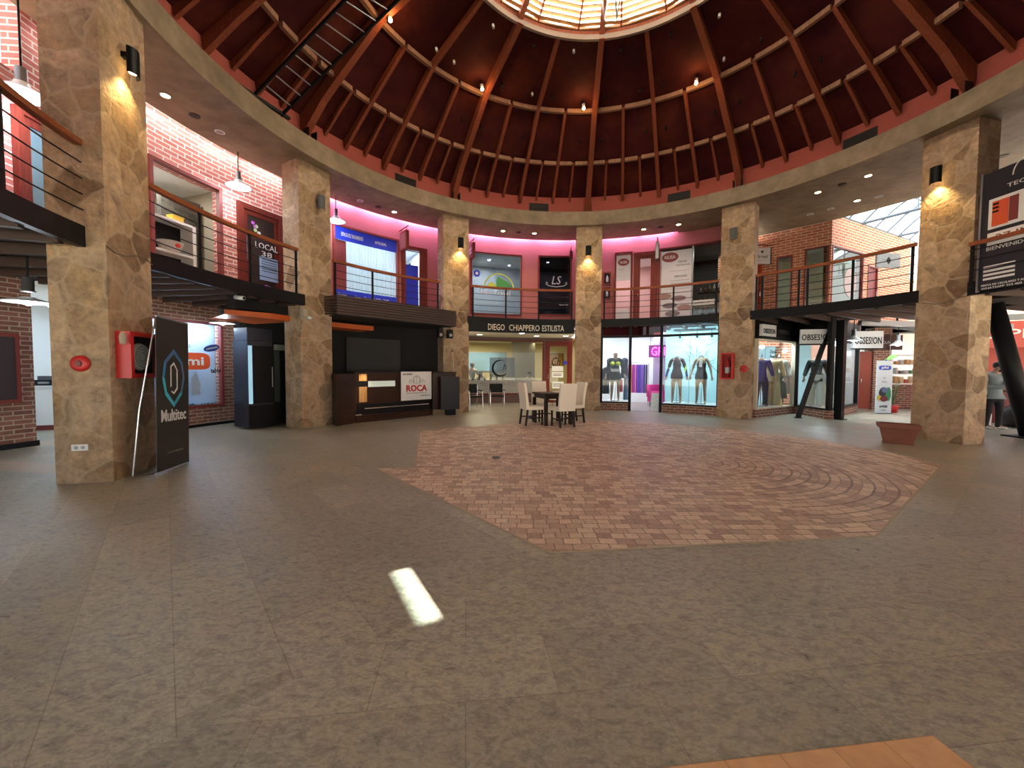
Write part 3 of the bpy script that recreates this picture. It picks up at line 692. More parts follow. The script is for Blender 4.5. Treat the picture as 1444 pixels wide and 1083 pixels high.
curt = bpy.data.materials.new('sheer_curtain'); curt.use_nodes = True; nt = curt.node_tree; b = nt.nodes['Principled BSDF']; b.inputs['Base Color'].default_value = (.80, .86, .88, 1); b.inputs['Roughness'].default_value = .9
tl = nt.nodes.new('ShaderNodeBsdfTranslucent'); tl.inputs[0].default_value = (.82, .9, .95, 1); mx = nt.nodes.new('ShaderNodeMixShader'); mx.inputs[0].default_value = .5
nt.links.new(b.outputs[0], mx.inputs[1]); nt.links.new(tl.outputs[0], mx.inputs[2]); nt.links.new(mx.outputs[0], nt.nodes['Material Output'].inputs[0])
cu = MB(); N = 130; A0, A1 = -50.9, -40.1
for i in range(N):
    f0, f1 = i / N, (i + 1) / N; a0 = A0 + (A1 - A0) * f0; a1 = A0 + (A1 - A0) * f1; g = lambda x: 9.12 + .035 * sin(x * 105) + .015 * sin(x * 37)
    cu.face([P(a0, g(f0), 3.55), P(a1, g(f1), 3.55), P(a1, g(f1), 5.8), P(a0, g(f0), 5.8)])
o = cu.build('curtain', curt, None, smooth=True); tag(o, 'pleated white curtains drawn behind the blue framed window upstairs', 'curtain')
for a in (-48.5, -43): area('curtain_light', P(a, 9.6, 5.6), P(a, 9.1, 4.4), .5, 4.5, COOL)
room(-54.2, -32.5, 9.2, 11.5, 3.25, 5.9, M['white_wall']); rlight(-36, 10.2, 5.85, 26, COOL); rlight(-47, 10.4, 5.85, 20, COOL)
d = T('shop_door', 'open doorway with mahogany frame and a blue door leaf next to the curtained window', 'door', P(-36, 9.0, 3.25), rotz(-36))
MB().frame(8.86, 9.1, -38.9, -33.0, 3.15, 5.72, .12).build('door_frame', M['redwood'], d, True)
MB().arc(8.88, 8.93, -34.8, -33.7, 3.25, 5.6).build('door_leaf', M['redwood'], d, True)
o = tag(MB().box(-.33, .33, 0, .04, 0, 1.95).build('blue_board', M['blue'], loc=P(-36.0, 9.35, 3.25), rz=rotz(-36)), 'tall royal blue board standing inside the open upstairs doorway', 'board')
MB().disc(0, -.02, 1.95, .03, .04).build('clip', M['black'], o)

# -- window with the round tree emblem
M['uglass'] = glass('grey_glass', (.75, .8, .85), .08, .9)
for a0, a1, z0, z1, lb in ((-22.2, -9.2, 3.55, 5.9, 'grey upstairs window with the yellow and green travel emblem'), (-5.0, 3.5, 3.58, 5.92, 'dark upstairs window with white script initials and flourish')):
    am = (a0 + a1) / 2; t = T('shop_window', lb, 'window', P(am, 8.95, z0), rotz(am))
    MB().frame(8.86, 9.0, a0, a1, z0, z1, .05).build('window_frame', M['redwood'], t, True)
    MB().arc(8.96, 8.97, a0 + .3, a1 - .3, z0 + .05, z1 - .05).build('pane', M['uglass'] if a0 < -10 else glass('dark_glass', (.45, .45, .48), .06), t, True)
    if a0 < -10:
        lime = flat('lime_vinyl', (.42, .50, .06), .5); gr = flat('green_vinyl', (.05, .28, .07), .5)
        for i in range(26):
            t0 = 4 + i * 172 / 26; t1 = t0 + 172 / 26; w_ = .05
            pts = [(.62 * cos(radians(t0)), .62 * sin(radians(t0))), (.62 * cos(radians(t1)), .62 * sin(radians(t1))), ((.62 - w_) * cos(radians(t1)), (.62 - w_) * sin(radians(t1))), ((.62 - w_) * cos(radians(t0)), (.62 - w_) * sin(radians(t0)))]
            if i == 0: arcpts = []
            arcpts.append(pts)
        mb = MB()
        for pts in arcpts: mb.face([P(-15.0 + math.degrees(x / 8.94), 8.94, 4.55 + z) for x, z in pts])
        mb.build('emblem_arc', lime, t, True)
        adecal('emblem_hill', [(-.5, .02), (-.42, .2), (-.28, .27), (-.15, .2), (-.05, .02)], lime, t, -15, 8.942, 4.55)
        adecal('emblem_leaf', [(-.08, .0), (-.12, .3), (-.02, .52), (.1, .42), (.3, .34), (.48, .2), (.5, .1), (.3, .12), (.15, 0)], gr, t, -15, 8.938, 4.55)
        text('Uma Travel', 1.22, .19, flat('grey_lettering', (.5, .5, .46), .5), t, arc=(-16.0, 8.94, 4.42))
        adecal('round_sticker', ell(0, 0, .13, .13), M['blue'], t, -20.6, 8.94, 5.10); adecal('sticker_mark', ell(0, 0, .06, .06, 7), M['white'], t, -20.6, 8.93, 5.10)
    else:
        text('LS', .38, .32, flat('silver_lettering', (.5, .5, .52), .4), t, arc=(-.3, 8.94, 4.98), shear=.25)
        mb = MB()
        for s_ in (-1, 1):
            mb.tube([P(-.3 + s_ * math.degrees(x / 8.94), 8.94, z) for x, z in ((.0, 4.72), (.15, 4.74), (.3, 4.76), (.42, 4.84), (.4, 4.9), (.34, 4.87))], .013, 5)
        mb.build('flourish', M['white'], t, True)
        text('Estudio 2645', .34, .05, M['white'], t, arc=(1.6, 8.94, 4.02)); 
room(-24, -7.2, 9.15, 11.4, 3.25, 6.0, flat('blue_grey_wall', (.40, .42, .42), .9)); rlight(-16, 10.3, 5.95, 60, (.95, .97, 1))
room(-7, 5, 9.15, 11.4, 3.25, 6.0, flat('slate_room', (.12, .12, .13), .8)); rlight(-1, 10.3, 5.95, 12, COOL)
for a, z, r, lb in ((-16, 5.93, 10.0, 'small spot lamp seen through the travel window, left one'), (-10.5, 5.93, 10.6, 'small spot lamp seen through the travel window, right one'), (-1.8, 5.93, 9.9, 'small spot lamp seen through the dark initials window')):
    o = T('ceiling_spot', lb, 'lamp', P(a, r, z)); MB().disc(0, 0, 0, .07, .06).build('housing', M['white'], o); MB().disc(0, 0, -.012, .05, .012).build('lens', M['lamp_cool'], o)
o = tag(MB().box(-.04, .04, -.03, .03, 0, .32).build('candle', flat('cream_candle', (.75, .68, .4), .5), loc=P(-17.5, 9.5, 3.25), rz=0), 'tall cream candle inside the travel window', 'candle')
MB().disc(0, 0, .32, .006, .04).build('wick', M['black'], o)
o = tag(MB().box(-.22, .22, -.1, .1, 0, .1).build('white_leaflet_tray', M['white'], loc=P(-12.0, 9.5, 3.55), rz=rotz(-12)), 'white tray lying on the sill behind the travel window', 'tray')
o = tag(MB().lathe([(.01, 0), (.10, 0), (.14, .24), (.12, .24), (.09, .02), (.01, .02)], n=16).build('white_pot', M['white'], loc=P(-2.0, 9.45, 3.58), smooth=True), 'white pot on the sill behind the dark initials window', 'pot')

# -- bay four upstairs: posters, door, shop glass
M['pink_room'] = flat('pink_room', (.62, .42, .40), .9)
room(12.5, 25.0, 9.15, 11.6, 3.25, 6.0, M['pink_room'], M['white_wall']); rlight(17, 10.3, 5.95, 34, (1, .85, .85)); 
t = T('poster_window', 'narrow upstairs window with a white poster bearing a red oval', 'window', P(16.2, 8.95, 3.4), rotz(16.2))
MB().frame(8.86, 9.0, 14.1, 18.3, 3.35, 5.97, .06).build('window_frame', M['redwood'], t, True)
MB().arc(8.96, 8.97, 14.5, 17.9, 3.4, 5.92).build('pane', M['glass'], t, True)
MB().arc(8.93, 8.95, 14.5, 17.9, 4.9, 5.85).build('poster', flat('pale_poster', (.62, .60, .66), .6), t, True)
adecal('red_oval', ell(0, 0, .21, .14), flat('maroon_vinyl', (.25, .04, .05), .5), t, 16.2, 8.92, 5.6)
text('NUSA', .26, .10, M['white'], t, arc=(16.2, 8.91, 5.6)); text('VENTA', .24, .05, M['steel'], t, arc=(15.7, 8.92, 5.32))
MB().arc(8.93, 8.95, 14.5, 17.9, 3.42, 3.8).build('poster_foot', flat('pale_poster', (.62, .60, .66), .6), t, True)
d = arc_door('shop_door', 'mahogany glass door beside the red oval posters upstairs', 18.6, 24.1, 3.25, 5.92, 8.95, M['glass'], .13)
MB().tube([(-.29, -.05, 1.05), (-.29, -.1, 1.05), (-.18, -.1, 1.05)], .014, 8).build('door_handle', M['chrome'], d)
t = T('shop_glass_front', 'wide upstairs glass front with a tall white price poster on its left half', 'window', P(31.5, 8.95, 3.3), rotz(31.5))
MB().frame(8.86, 9.0, 24.4, 38.6, 3.25, 5.97, .05).build('window_frame', M['redwood'], t, True)
MB().arc(8.96, 8.97, 24.8, 38.3, 3.3, 5.92).build('pane', glass('shop_glass', (.8, .85, .85), .06), t, True)
MB().arc(8.85, 9.0, 31.7, 32.0, 3.3, 5.92).build('mullion', M['steel'], t, True)
MB().arc(8.92, 8.945, 25.0, 31.6, 3.35, 5.85).build('poster', flat('pale_poster', (.62, .60, .66), .6), t, True)
adecal('red_oval', ell(0, 0, .29, .18), flat('maroon_vinyl', (.25, .04, .05), .5), t, 26.9, 8.91, 5.62)
text('NUSA', .36, .12, M['white'], t, arc=(26.9, 8.90, 5.62)); text('VENTA', .30, .08, M['black'], t, arc=(29.6, 8.91, 5.42)); text('ARTESANAL', .48, .05, M['black'], t, arc=(29.8, 8.91, 5.30))
text('POSTRES CHOCOLATES', .7, .045, M['steel'], t, arc=(29.0, 8.91, 5.10)); text('DESAYUNOS', .42, .07, M['black'], t, arc=(29.3, 8.91, 4.90))
for i in range(4): adecal('poster_line', rect(-.3, .35, 0, .018), M['steel'], t, 29, 8.915, 4.74 - i * .1)
for i, (x, z, c) in enumerate(((-.4, 4.2, (.32, .18, .16)), (.1, 4.1, (.24, .15, .17)), (-.2, 3.85, (.18, .14, .17)), (.3, 3.75, (.36, .2, .18)), (-.1, 3.55, (.2, .16, .18)))):
    adecal('printed_dish', ell(0, 0, .26, .10), flat('print%d' % i, c, .6), t, 28.3 + math.degrees(x / 9), 8.915 - i * .001, z)
adecal('white_label', rect(-.45, .35, -.09, .09), M['white'], t, 34.3, 8.92, 3.88); text('ABIERTO', .5, .07, M['steel'], t, arc=(34.0, 8.91, 3.88))
room(25.2, 41, 9.15, 12.0, 3.25, 6.1, flat('shop_dark', (.07, .06, .055), .8), M['gray_wall']); rlight(34, 10.5, 6.0, 16, (1, .95, .85))
rr = random.Random(11)
for k, z in enumerate((3.7, 4.1, 4.5)):
    sf_ = tag(MB().arc(10.6, 10.85, 31.8, 40.5, z, z + .03).build('wooden_shelf', M['dkwood']), ['lowest', 'middle', 'top'][k] + ' dark shelf inside the upstairs glass shop', 'shelf')
    for i in range(10):
        a = 32.3 + i * .85; h = .14 + rr.random() * .18; q = .035 + rr.random() * .02
        o = MB().lathe([(.001, 0), (q, 0), (q, h * .6), (q * .4, h * .8), (q * .4, h), (.001, h)], n=10).build('bottle', flat('bottle%d' % (i % 4), [(.5, .48, .42), (.3, .12, .08), (.12, .16, .1), (.6, .55, .4)][i % 4], .3), loc=P(a, 10.7, z + .03), smooth=True)
        tag(o, 'small bottle on the dark shelves of the upstairs glass shop', 'bottle', 'bottles on the upstairs shop shelves')

# hanging box signs on brackets
def boxsign(a, r, z, label, txt=None, h=.5, w_=.42, mat=None):
    t = T('projecting_sign', label, 'sign', P(a, r, z), rotz(a) + pi / 2)
    MB().box(-w_ / 2, w_ / 2, -.05, .05, -h, 0).build('sign_board', mat or M['redwood'], t, bevel=.008)
    MB().box(-w_ / 2 + .05, w_ / 2 - .05, -.06, .06, -h + .05, -.05).build('sign_face', M['sface'], t)
    MB().tube([(-w_ / 2 - .05, 0, .12), (w_ / 2 + .15, 0, .12)], .016, 8).build('bracket', M['black'], t)
    for x in (-w_ / 2 + .06, w_ / 2 - .06): MB().tube([(x, 0, 0), (x, 0, .12)], .008, 6).build('hanger', M['black'], t)
    for i, s_ in enumerate((txt or '').split('|')):
        if s_:
            for f_ in (1, -1):
                o = text(s_, w_ * .6, .08, M['white'], t, y=-.064, z=-h / 2 + .07 - i * .13)
                if f_ < 0: o.rotation_euler.z = pi
    return t
M['sface'] = flat('brown_sign_face', (.16, .07, .06), .5)
boxsign(-39.3, 8.55, 6.05, 'dark red box sign on a bracket beside the open blue doorway', '', .62, .5)
boxsign(-22.4, 8.6, 6.08, 'dark box sign with white letters at the left edge of the travel window', 'LS|Est', .55, .42)
boxsign(24.2, 8.6, 6.12, 'thin edge-on sign on a bracket above the mahogany upstairs door', '', .62, .4, M['steel'])
boxsign(3.2, 8.75, 6.05, 'small bracket sign beside the salon pillar above the initials window', '', .3, .2)

# fire extinguisher cabinets on the upper wall
for z, lb in ((4.75, 'upper small red extinguisher box beside the poster window upstairs'), (4.18, 'lower small red call box beside the poster window upstairs')):
    t = T('extinguisher_box', lb, 'extinguisher box', P(12.3, 8.95, z), rotz(12.3))
    MB().box(-.14, .14, -.16, 0, 0, .48).build('cabinet', M['dkred'], t, bevel=.01); MB().box(-.1, .1, -.17, -.158, .05, .42).build('window', M['black'], t)
    MB().lathe([(.001, 0), (.045, 0), (.045, .16), (.02, .2), (.02, .24), (.001, .24)], (0, -.175, .1), 12).build('cylinder', flat('steel_white', (.6, .6, .62), .4), t, smooth=True)

# pendants
def pendant(p, label, zc, color=COOL, e=25, on=True, rs=.26, ztop=None, group='white enamel shade lamps', low=False):
    t = T('pendant_lamp', label, 'lamp', p, 0, group)
    MB().lathe([(.07, .07), (.09, .05), (rs, 0.0), (rs + .01, -.01), (rs - .02, -.005), (.08, .03), (.001, .035)] if low else [(.07, .16), (.09, .10), (rs, 0.0), (rs + .01, -.01), (rs - .02, -.005), (.08, .09), (.001, .10)], n=28).build('shade', M['shade'], t, smooth=True)
    MB().lathe([(.001, .34), (.06, .34), (.06, .16), (.075, .16), (.075, .14), (.001, .14)], n=16).build('socket', M['steel'], t, smooth=True)
    MB().tube([(0, 0, .34), (0, 0, (ztop or 6.47) - p[2])], .012, 6).build('stem', M['black'], t)
    MB().lathe([(.001, -.05), (.07, -.02), (.08, .04), (.001, .07)], n=14).build('bulb', M['lamp_cool'] if on else M['lamp_off'], t, smooth=True)
    if on: point('bulb_light', (0, 0, -.09), e, color, .09, t)
    return t
M['shade'] = flat('white_enamel_shade', (.75, .78, .78), .35)
pendant(P(-98.1, 8.6, 5.22), 'white enamel lamp left of the nearest pillar, upstairs', 5.5, e=60)
pendant(P(-72.6, 8.55, 5.68), 'white enamel lamp on the pink brick beside the LOCAL door', 5.6, e=22)
pendant(P(-54.6, 8.55, 5.78), 'white enamel lamp just right of the second pillar, upstairs', 5.6, e=14)
pendant(P(-79.5, 10.2, 5.35), 'white enamel lamp inside the upstairs display window', 5.6, e=3, ztop=5.85, rs=.18)
pendant(P(-98.3, 8.6, 2.38), 'glaring white lamp under the balcony in front of the brown brick wall', 2.4, e=30, ztop=3.1, rs=.27, low=True)
pendant(P(-72.2, 9.25, 2.55), 'white lamp under the balcony beside the display of phone brand stickers', 2.5, e=13, ztop=3.1, low=True)
# ------------------------------------------------------------------ ground floor, left: brick pier, shop, display
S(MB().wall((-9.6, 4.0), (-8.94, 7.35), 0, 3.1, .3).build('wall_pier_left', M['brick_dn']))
S(MB().wall((-9.59, 4.0), (-8.92, 7.36), 0, .1, -.03).build('baseboard_left', M['black']))
t = T('notice_board', 'dark framed notice board on the brown brick wall at the left edge', 'board', (-8.88, 6.55, 1.45), atan2(3.35, .66))
M['nb'] = flat('notice_board_cloth', (.045, .03, .035), .7)
MB().box(-.75, .42, -.02, .02, -.55, .55).build('board', M['nb'], t)
fr = MB(); fr.box(-.8, .47, -.04, .03, .55, .61); fr.box(-.8, .47, -.04, .03, -.61, -.55); fr.box(.42, .47, -.04, .03, -.55, .55); fr.box(-.8, -.75, -.04, .03, -.55, .55); fr.build('frame', M['dkred'], t)
S(MB().wall((-13.2, 8.3), (-10.6, 13.6), 0, 3.05, -.2).build('wall_phone_shop', M['white_wall'])); S(MB().wall((-9.3, 7.4), (-13.2, 8.3), 0, 3.05, .1).build('wall_phone_shop_side', M['white_wall']))
S(MB().box(-13.4, -8.2, 7.4, 10.0, 3.0, 3.08).build('ceiling_phone_shop', M['white_wall']))
area('shop_light', (-10.6, 8.9, 2.95), (-10.6, 8.9, 0), 1.6, 34, (.66, .83, 1))
ct = T('shop_counter', 'white shop counter with a red kick strip, glimpsed left of the nearest pillar', 'counter', (-10.6, 9.15, 0), radians(24))
MB().box(-.9, .9, 0, .5, .12, 1.0).build('counter_body', M['white'], ct); MB().box(-.93, .93, -.03, .53, 1.0, 1.04).build('worktop', M['white'], ct); MB().box(-.88, .88, .03, .47, 0, .12).build('kick_strip', M['dkred'], ct)
def dev(name, label, x, y, z, w_, h, rz=0.4):
    t = T(name, label, 'office machine', (x, y, z), rz)
    MB().box(-w_ / 2, w_ / 2, -.15, .15, 0, h * .6).build('base', M['black'], t, bevel=.01)
    MB().box(-w_ / 2 + .03, w_ / 2 - .03, -.1, .14, h * .6, h).build('lid', flat('dark_plastic', (.06, .06, .07), .4), t, bevel=.01)
    MB().box(-w_ / 4, w_ / 4, -.2, -.15, h * .2, h * .4).build('tray', M['steel'], t); return t
dev('printer', 'black printer on the white counter, its left machine', -10.85, 9.2, 1.04, .34, .22); dev('cash_register', 'black register on the white counter, its right machine', -10.3, 9.45, 1.04, .3, .26)
o = T('ceiling_spot', 'round lit ceiling spot inside the white phone shop', 'lamp', (-10.9, 9.4, 2.9)); MB().disc(0, 0, 0, .1, .1).build('housing', M['white'], o); MB().disc(0, 0, -.012, .085, .012).build('lens', M['lamp_cool'], o)
S(MB().arc(10.25, 16.2, -128, -52, 3.1, 3.2, step=4).build('ceiling_sun_block_left', M['under'])); S(MB().arc(16, 16.2, -128, -52, 0, 3.1, step=4).build('wall_sky_block_left', M['beige']))  # ceiling and outer wall added to block sun and sky behind the shops
# display window with brand stickers
H1 = (-79.6, -69.2, .48, 2.62)
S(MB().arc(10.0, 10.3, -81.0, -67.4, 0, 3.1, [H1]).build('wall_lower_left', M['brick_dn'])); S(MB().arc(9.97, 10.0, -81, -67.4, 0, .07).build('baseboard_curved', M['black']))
t = T('display_window', 'bright white display window with phone brand stickers in the brown brick wall', 'display window', P(-74.4, 10.0, .48), rotz(-74.4))
MB().frame(9.96, 10.08, *H1, .06).build('window_frame', M['dkred'], t, True)
MB().arc(10.04, 10.05, -79.3, -69.5, .54, 2.56).build('pane', M['glass'], t, True)
bp_ = MB(); bp_.arc(10.5, 10.55, -80.5, -68.5, .4, 2.75); bp_.face([P(-80, 10.1, .46), P(-68.8, 10.1, .46), P(-68.8, 10.5, .46), P(-80, 10.5, .46)]); bp_.face([P(-80, 10.1, 2.66), P(-68.8, 10.1, 2.66), P(-68.8, 10.5, 2.66), P(-80, 10.5, 2.66)]); bp_.build('back_panel', flat('pale_blue_board', (.50, .64, .86), .8), t, True)
for a in (-77.5, -74.4, -71.3): area('display_light', P(a, 10.3, 2.62), P(a, 10.42, 1.2), .5, 12, (.66, .82, 1), .08)
M['mi'] = flat('orange_red_sticker', (.72, .10, .03), .5); M['navy'] = flat('navy_sticker', (.015, .03, .16), .5)
sq = []
for k in range(24):
    th = 2 * pi * (k + .5) / 24; c_, s_ = cos(th), sin(th); sq.append((.36 * abs(c_) ** .5 * (1 if c_ > 0 else -1), .21 * abs(s_) ** .5 * (1 if s_ > 0 else -1)))
adecal('mi_sticker', sq, M['mi'], t, -73.0, 10.02, 1.63); text('mi', .40, .20, M['white'], t, arc=(-73.0, 10.01, 1.63), bold=.02)
adecal('oval_sticker', [(x * cos(.25) - z * sin(.25), x * sin(.25) + z * cos(.25)) for x, z in ell(0, 0, .20, .085)], M['navy'], t, -70.7, 10.02, 1.97); text('SAMSUNG', .28, .04, M['white'], t, arc=(-70.7, 10.01, 1.97), tilt=.25)
text('TCL', .12, .07, M['black'], t, arc=(-73.9, 10.01, 2.0)); text('tablet', .28, .12, M['black'], t, arc=(-70.15, 10.01, 1.40), bold=.02)
adecal('gray_figure', [(-.1, -.3), (.1, -.3), (.06, -.1), (.12, -.12), (.0, .3), (-.12, .1)], flat('soft_grey', (.36, .42, .5), .6), t, -72.9, 10.02, 1.10)
gm = MB(); rr = random.Random(5)
for i in range(60):
    a = -79.2 + i * .16; gm.fpoly([(0, 0)] * 0 + [(-.03, 0), (.03, 0), (.0, .05 + rr.random() * .05)], 0); 
    k = len(gm.v)
    for q in range(k - 6, k): v = gm.v[q]; gm.v[q] = P(a + math.degrees(v.x / 10.15), 10.15 + v.y, .50 + v.z)
o = gm.build('artificial_grass', flat('dull_green', (.05, .12, .09), .8), None); o['kind'] = 'stuff'; tag(o, 'strip of dull green artificial grass at the foot of the display window', 'grass')

# roll-up banner and its stand
t = T('rollup_banner', 'tall black banner with a blue hexagon emblem and white Multitec lettering', 'banner', (-4.905, 5.66, 0), radians(104)); t.rotation_euler.y = .035
BW = .39
MB().box(-BW, BW, 0, .012, .04, 2.16).build('banner_sheet', flat('black_banner', (.022, .018, .017), .55), t)
MB().tube([(-BW, .0, 2.17), (BW, .0, 2.17)], .014, 8).build('top_bar', M['steel'], t)
MB().tube([(-BW + .03, .02, 2.15), (-BW - .07, .16, .9), (-BW - .10, .22, .03), (-BW + .1, .02, .02)], .011, 8).build('stand_leg', M['chrome'], t)
MB().tube([(BW - .05, .02, 2.15), (BW - .08, .12, .9), (BW - .08, .16, .03), (BW - .05, .02, .02)], .011, 8).build('stand_leg', M['chrome'], t)
MB().tube([(-BW, .02, .02), (BW, .02, .02)], .012, 8).build('foot_bar', M['steel'], t)
hx = [(0, .42), (.22, .24), (.27, 0), (.2, -.24), (0, -.42), (-.2, -.24), (-.27, 0), (-.22, .24)]; sh_ = [((.03, .16, .32), .36), ((.10, .16, .34), .36), ((.06, .2, .34), .4), ((.03, .35, .5), .5), ((.05, .5, .72), .5), ((.04, .46, .62), .4), ((.04, .25, .5), .35), ((.05, .13, .32), .3)]
for i in range(8):
    (x0, z0), (x1, z1) = hx[i], hx[(i + 1) % 8]; k = .84
    MB().fpoly([(x0, z0 + 1.33), (x1, z1 + 1.33), (x1 * k + .008, z1 * k + 1.33), (x0 * k, z0 * k + 1.33)], -.006, .004).build('emblem_facet', flat('emblem_blue%d' % i, sh_[i][0], .5), t)
ph = MB(); ph.fpoly([(-.08, 1.50), (.0, 1.56), (.01, 1.54), (-.06, 1.49), (-.06, 1.22), (-.08, 1.2)], -.007, .004); ph.fpoly([(.09, 1.45), (.09, 1.17), (.0, 1.10), (-.06, 1.13), (-.06, 1.15), (0, 1.125), (.07, 1.19), (.07, 1.46)], -.007, .004); ph.fpoly([(.0, 1.56), (.09, 1.45), (.07, 1.45), (0, 1.53)], -.007, .004)
ph.build('phone_outline', M['white'], t)
text('Multitec', .60, .17, M['white'], t, x=0, z=.80, y=-.006, bold=.01)
text('ACCESORIOS Y REPARACIONES', .40, .028, M['steel'], t, x=.02, z=.27, y=-.006)

# hose cabinet, alarm button, socket on the nearest pillar
p, r = on_pillar(0, .02, 1.65, 'front')
t = T('hose_cabinet', 'red fire hose cabinet with glass door on the nearest pillar', 'hose cabinet', p, r)
hc = MB(); hc.box(-.36, .36, -.15, -.02, -.31, -.29); hc.box(-.36, .36, -.15, -.02, .29, .31); hc.box(-.36, -.34, -.15, -.02, -.29, .29); hc.box(.34, .36, -.15, -.02, -.29, .29); hc.box(-.36, .36, -.02, 0, -.31, .31)
hc.build('cabinet', M['red'], t)
fr = MB(); fr.box(-.36, -.30, -.17, -.15, -.31, .31); fr.box(.30, .36, -.17, -.15, -.31, .31); fr.box(-.30, .30, -.17, -.15, .25, .31); fr.box(-.30, .30, -.17, -.15, -.31, -.25)
dr = fr.build('door_frame', M['red'], t); MB().box(-.3, .3, -.162, -.158, -.25, .25).build('pane', M['glass'], dr)
MB().box(-.335, .335, -.03, -.025, -.285, .285).build('dark_lining', M['dark_wall'], t)
hz = MB(); hz.lathe([(.03, 0), (.17, 0), (.19, .02), (.17, .06), (.03, .06)], (-.04, -.06, -.02), 28, 'Y'); hz.build('hose_coil', flat('canvas_hose', (.85, .83, .79), .8, bump=.4, nscale=40), t, smooth=True)
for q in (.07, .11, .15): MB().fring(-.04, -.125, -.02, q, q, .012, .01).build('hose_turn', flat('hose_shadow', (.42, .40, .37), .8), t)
MB().tube([(.14, -.1, -.02), (.17, -.1, .1), (.2, -.1, .24)], .018, 8).build('nozzle', M['chrome'], t)
MB().lathe([(.001, 0), (.03, .01), (.035, .1), (.02, .16), (.001, .17)], (-.44, -.13, .13), 12).build('bell_push', M['beige'], t)
def wall_disc(k, x, z, face, label):
    p, r = on_pillar(k, x, z, face); t = T('alarm_button', label, 'alarm button', p, r)
    MB().lathe([(.001, .04), (.07, .04), (.10, .025), (.105, 0), (.001, 0)], (0, -.0, 0), 24, 'Y').build('base', M['red'], t, smooth=True)
    MB().lathe([(.001, .055), (.035, .055), (.04, .04), (.001, .04)], (0, 0, 0), 16, 'Y').build('button', M['dkred'], t); return t
wall_disc(0, .30, 1.53, 'left', 'red round alarm button on the left face of the nearest pillar')
wall_disc(4, .28, 1.52, 'front', 'red round alarm button right of the extinguisher box')
p, r = on_pillar(0, .34, .46, 'left'); t = T('wall_socket', 'white double wall socket low on the nearest pillar', 'socket', p, r)
MB().box(-.085, .085, -.012, 0, -.04, .04).build('plate', M['white'], t, bevel=.004)
for x in (-.035, .035): MB().fdisc(x, -.015, 0, .022, .022, .004).build('outlet', M['steel'], t)
p, r = on_pillar(4, -.14, 1.2, 'front'); t = T('extinguisher_box', 'red glazed extinguisher box on the pillar right of the two dummies', 'extinguisher box', p, r)
eb = MB(); eb.box(-.17, .17, -.2, -.0, 0, .03); eb.box(-.17, .17, -.2, 0, .77, .8); eb.box(-.17, -.14, -.2, 0, .03, .77); eb.box(.14, .17, -.2, 0, .03, .77); eb.box(-.14, .14, -.02, 0, .03, .77); eb.build('cabinet', M['red'], t)
fr = MB(); fr.box(-.17, -.13, -.22, -.2, 0, .8); fr.box(.13, .17, -.22, -.2, 0, .8); fr.box(-.13, .13, -.22, -.2, .76, .8); fr.box(-.13, .13, -.22, -.2, 0, .04); fr.build('door_frame', M['red'], t)
MB().box(-.13, .13, -.212, -.208, .04, .76).build('pane', M['glass'], t)
o = tag(MB().lathe([(.001, 0), (.065, .01), (.068, .42), (.03, .5), (.025, .56), (.001, .58)], n=18).build('fire_extinguisher', M['red'], loc=on_pillar(4, -.14, 1.24, 'front', .11)[0], smooth=True), 'red extinguisher standing inside the glazed box on the pillar', 'fire extinguisher')
MB().lathe([(.07, .14), (.07, .32)], n=18).build('paper_label', M['white'], o, smooth=True); MB().tube([(0, 0, .56), (.0, -.0, .6), (.06, -.05, .62)], .014, 6).build('lever', M['black'], o); MB().tube([(.02, -.02, .57), (.075, -.05, .45), (.07, -.03, .2)], .01, 6).build('hose', M['black'], o)

# sconces
for k, x, on, lb in ((0, -.02, 1, 'black half-round wall lamp high on the nearest pillar, lit'), (1, .10, 0, 'grey unlit wall lamp on the pillar left of the kiosk'), (2, .12, 1, 'lit wall lamp on the pillar left of the travel window'), (3, -.03, 1, 'lit wall lamp on the pillar right of the initials window'),
                     (4, -.08, 0, 'grey unlit wall lamp on the pillar above the extinguisher box'), (5, -.14, 1, 'lit wall lamp high on the pillar behind the planter')):
    p, r = on_pillar(k, x, 5.45, 'front'); t = T('wall_lamp', lb, 'lamp', p, r, 'half-round pillar wall lamps')
    hs = MB(); prof = [(.10 * cos(pi * i / 12), -.10 - .08 * sin(pi * i / 12)) for i in range(13)]
    for (x0, y0), (x1, y1) in zip(prof, prof[1:]): hs.face([(x0, y0, -.02), (x1, y1, -.02), (x1, y1, .32), (x0, y0, .32)]); hs.face([(x0 * .94, y0 + .004, .32), (x1 * .94, y1 + .004, .32), (x1 * .94, y1 + .004, -.02), (x0 * .94, y0 + .004, -.02)])
    hs.face([(x_, y_, .32) for x_, y_ in prof]); hs.build('half_round_shade', M['black'] if on else flat('grey_shade', (.10, .10, .10), .5), t)
    MB().box(-.035, .035, -.10, 0, .2, .27).build('wall_arm', M['black'], t)
    MB().disc(0, -.115, .02, .045, .03).build('bulb', M['lamp_warm'] if on else M['lamp_off'], t)
    if on:
        spot('lamp_light', (0, -.115, -.03), (0, .12, -1), 48, (1, .66, .24), 105, .7, .04, t); point('lamp_glow', (0, -.06, .24), 2.2, (1, .66, .24), .03, t)
# cables running round the pillars
for k, z0 in ((0, 3.02), (3, 3.04), (4, 3.05), (5, 2.95)):
    pts = [on_pillar(k, x, z0 + .05 * sin(x * 7 + k), 'front', .012)[0] for x in (-.46, -.3, -.1, .1, .3, .46)]
    o = tag(MB().tube(pts, .008, 6).build('cable', flat('tan_cable', (.12, .09, .06), .6)), 'thin cable across the ' + PLAB[k].split(' ', 1)[1], 'cable')

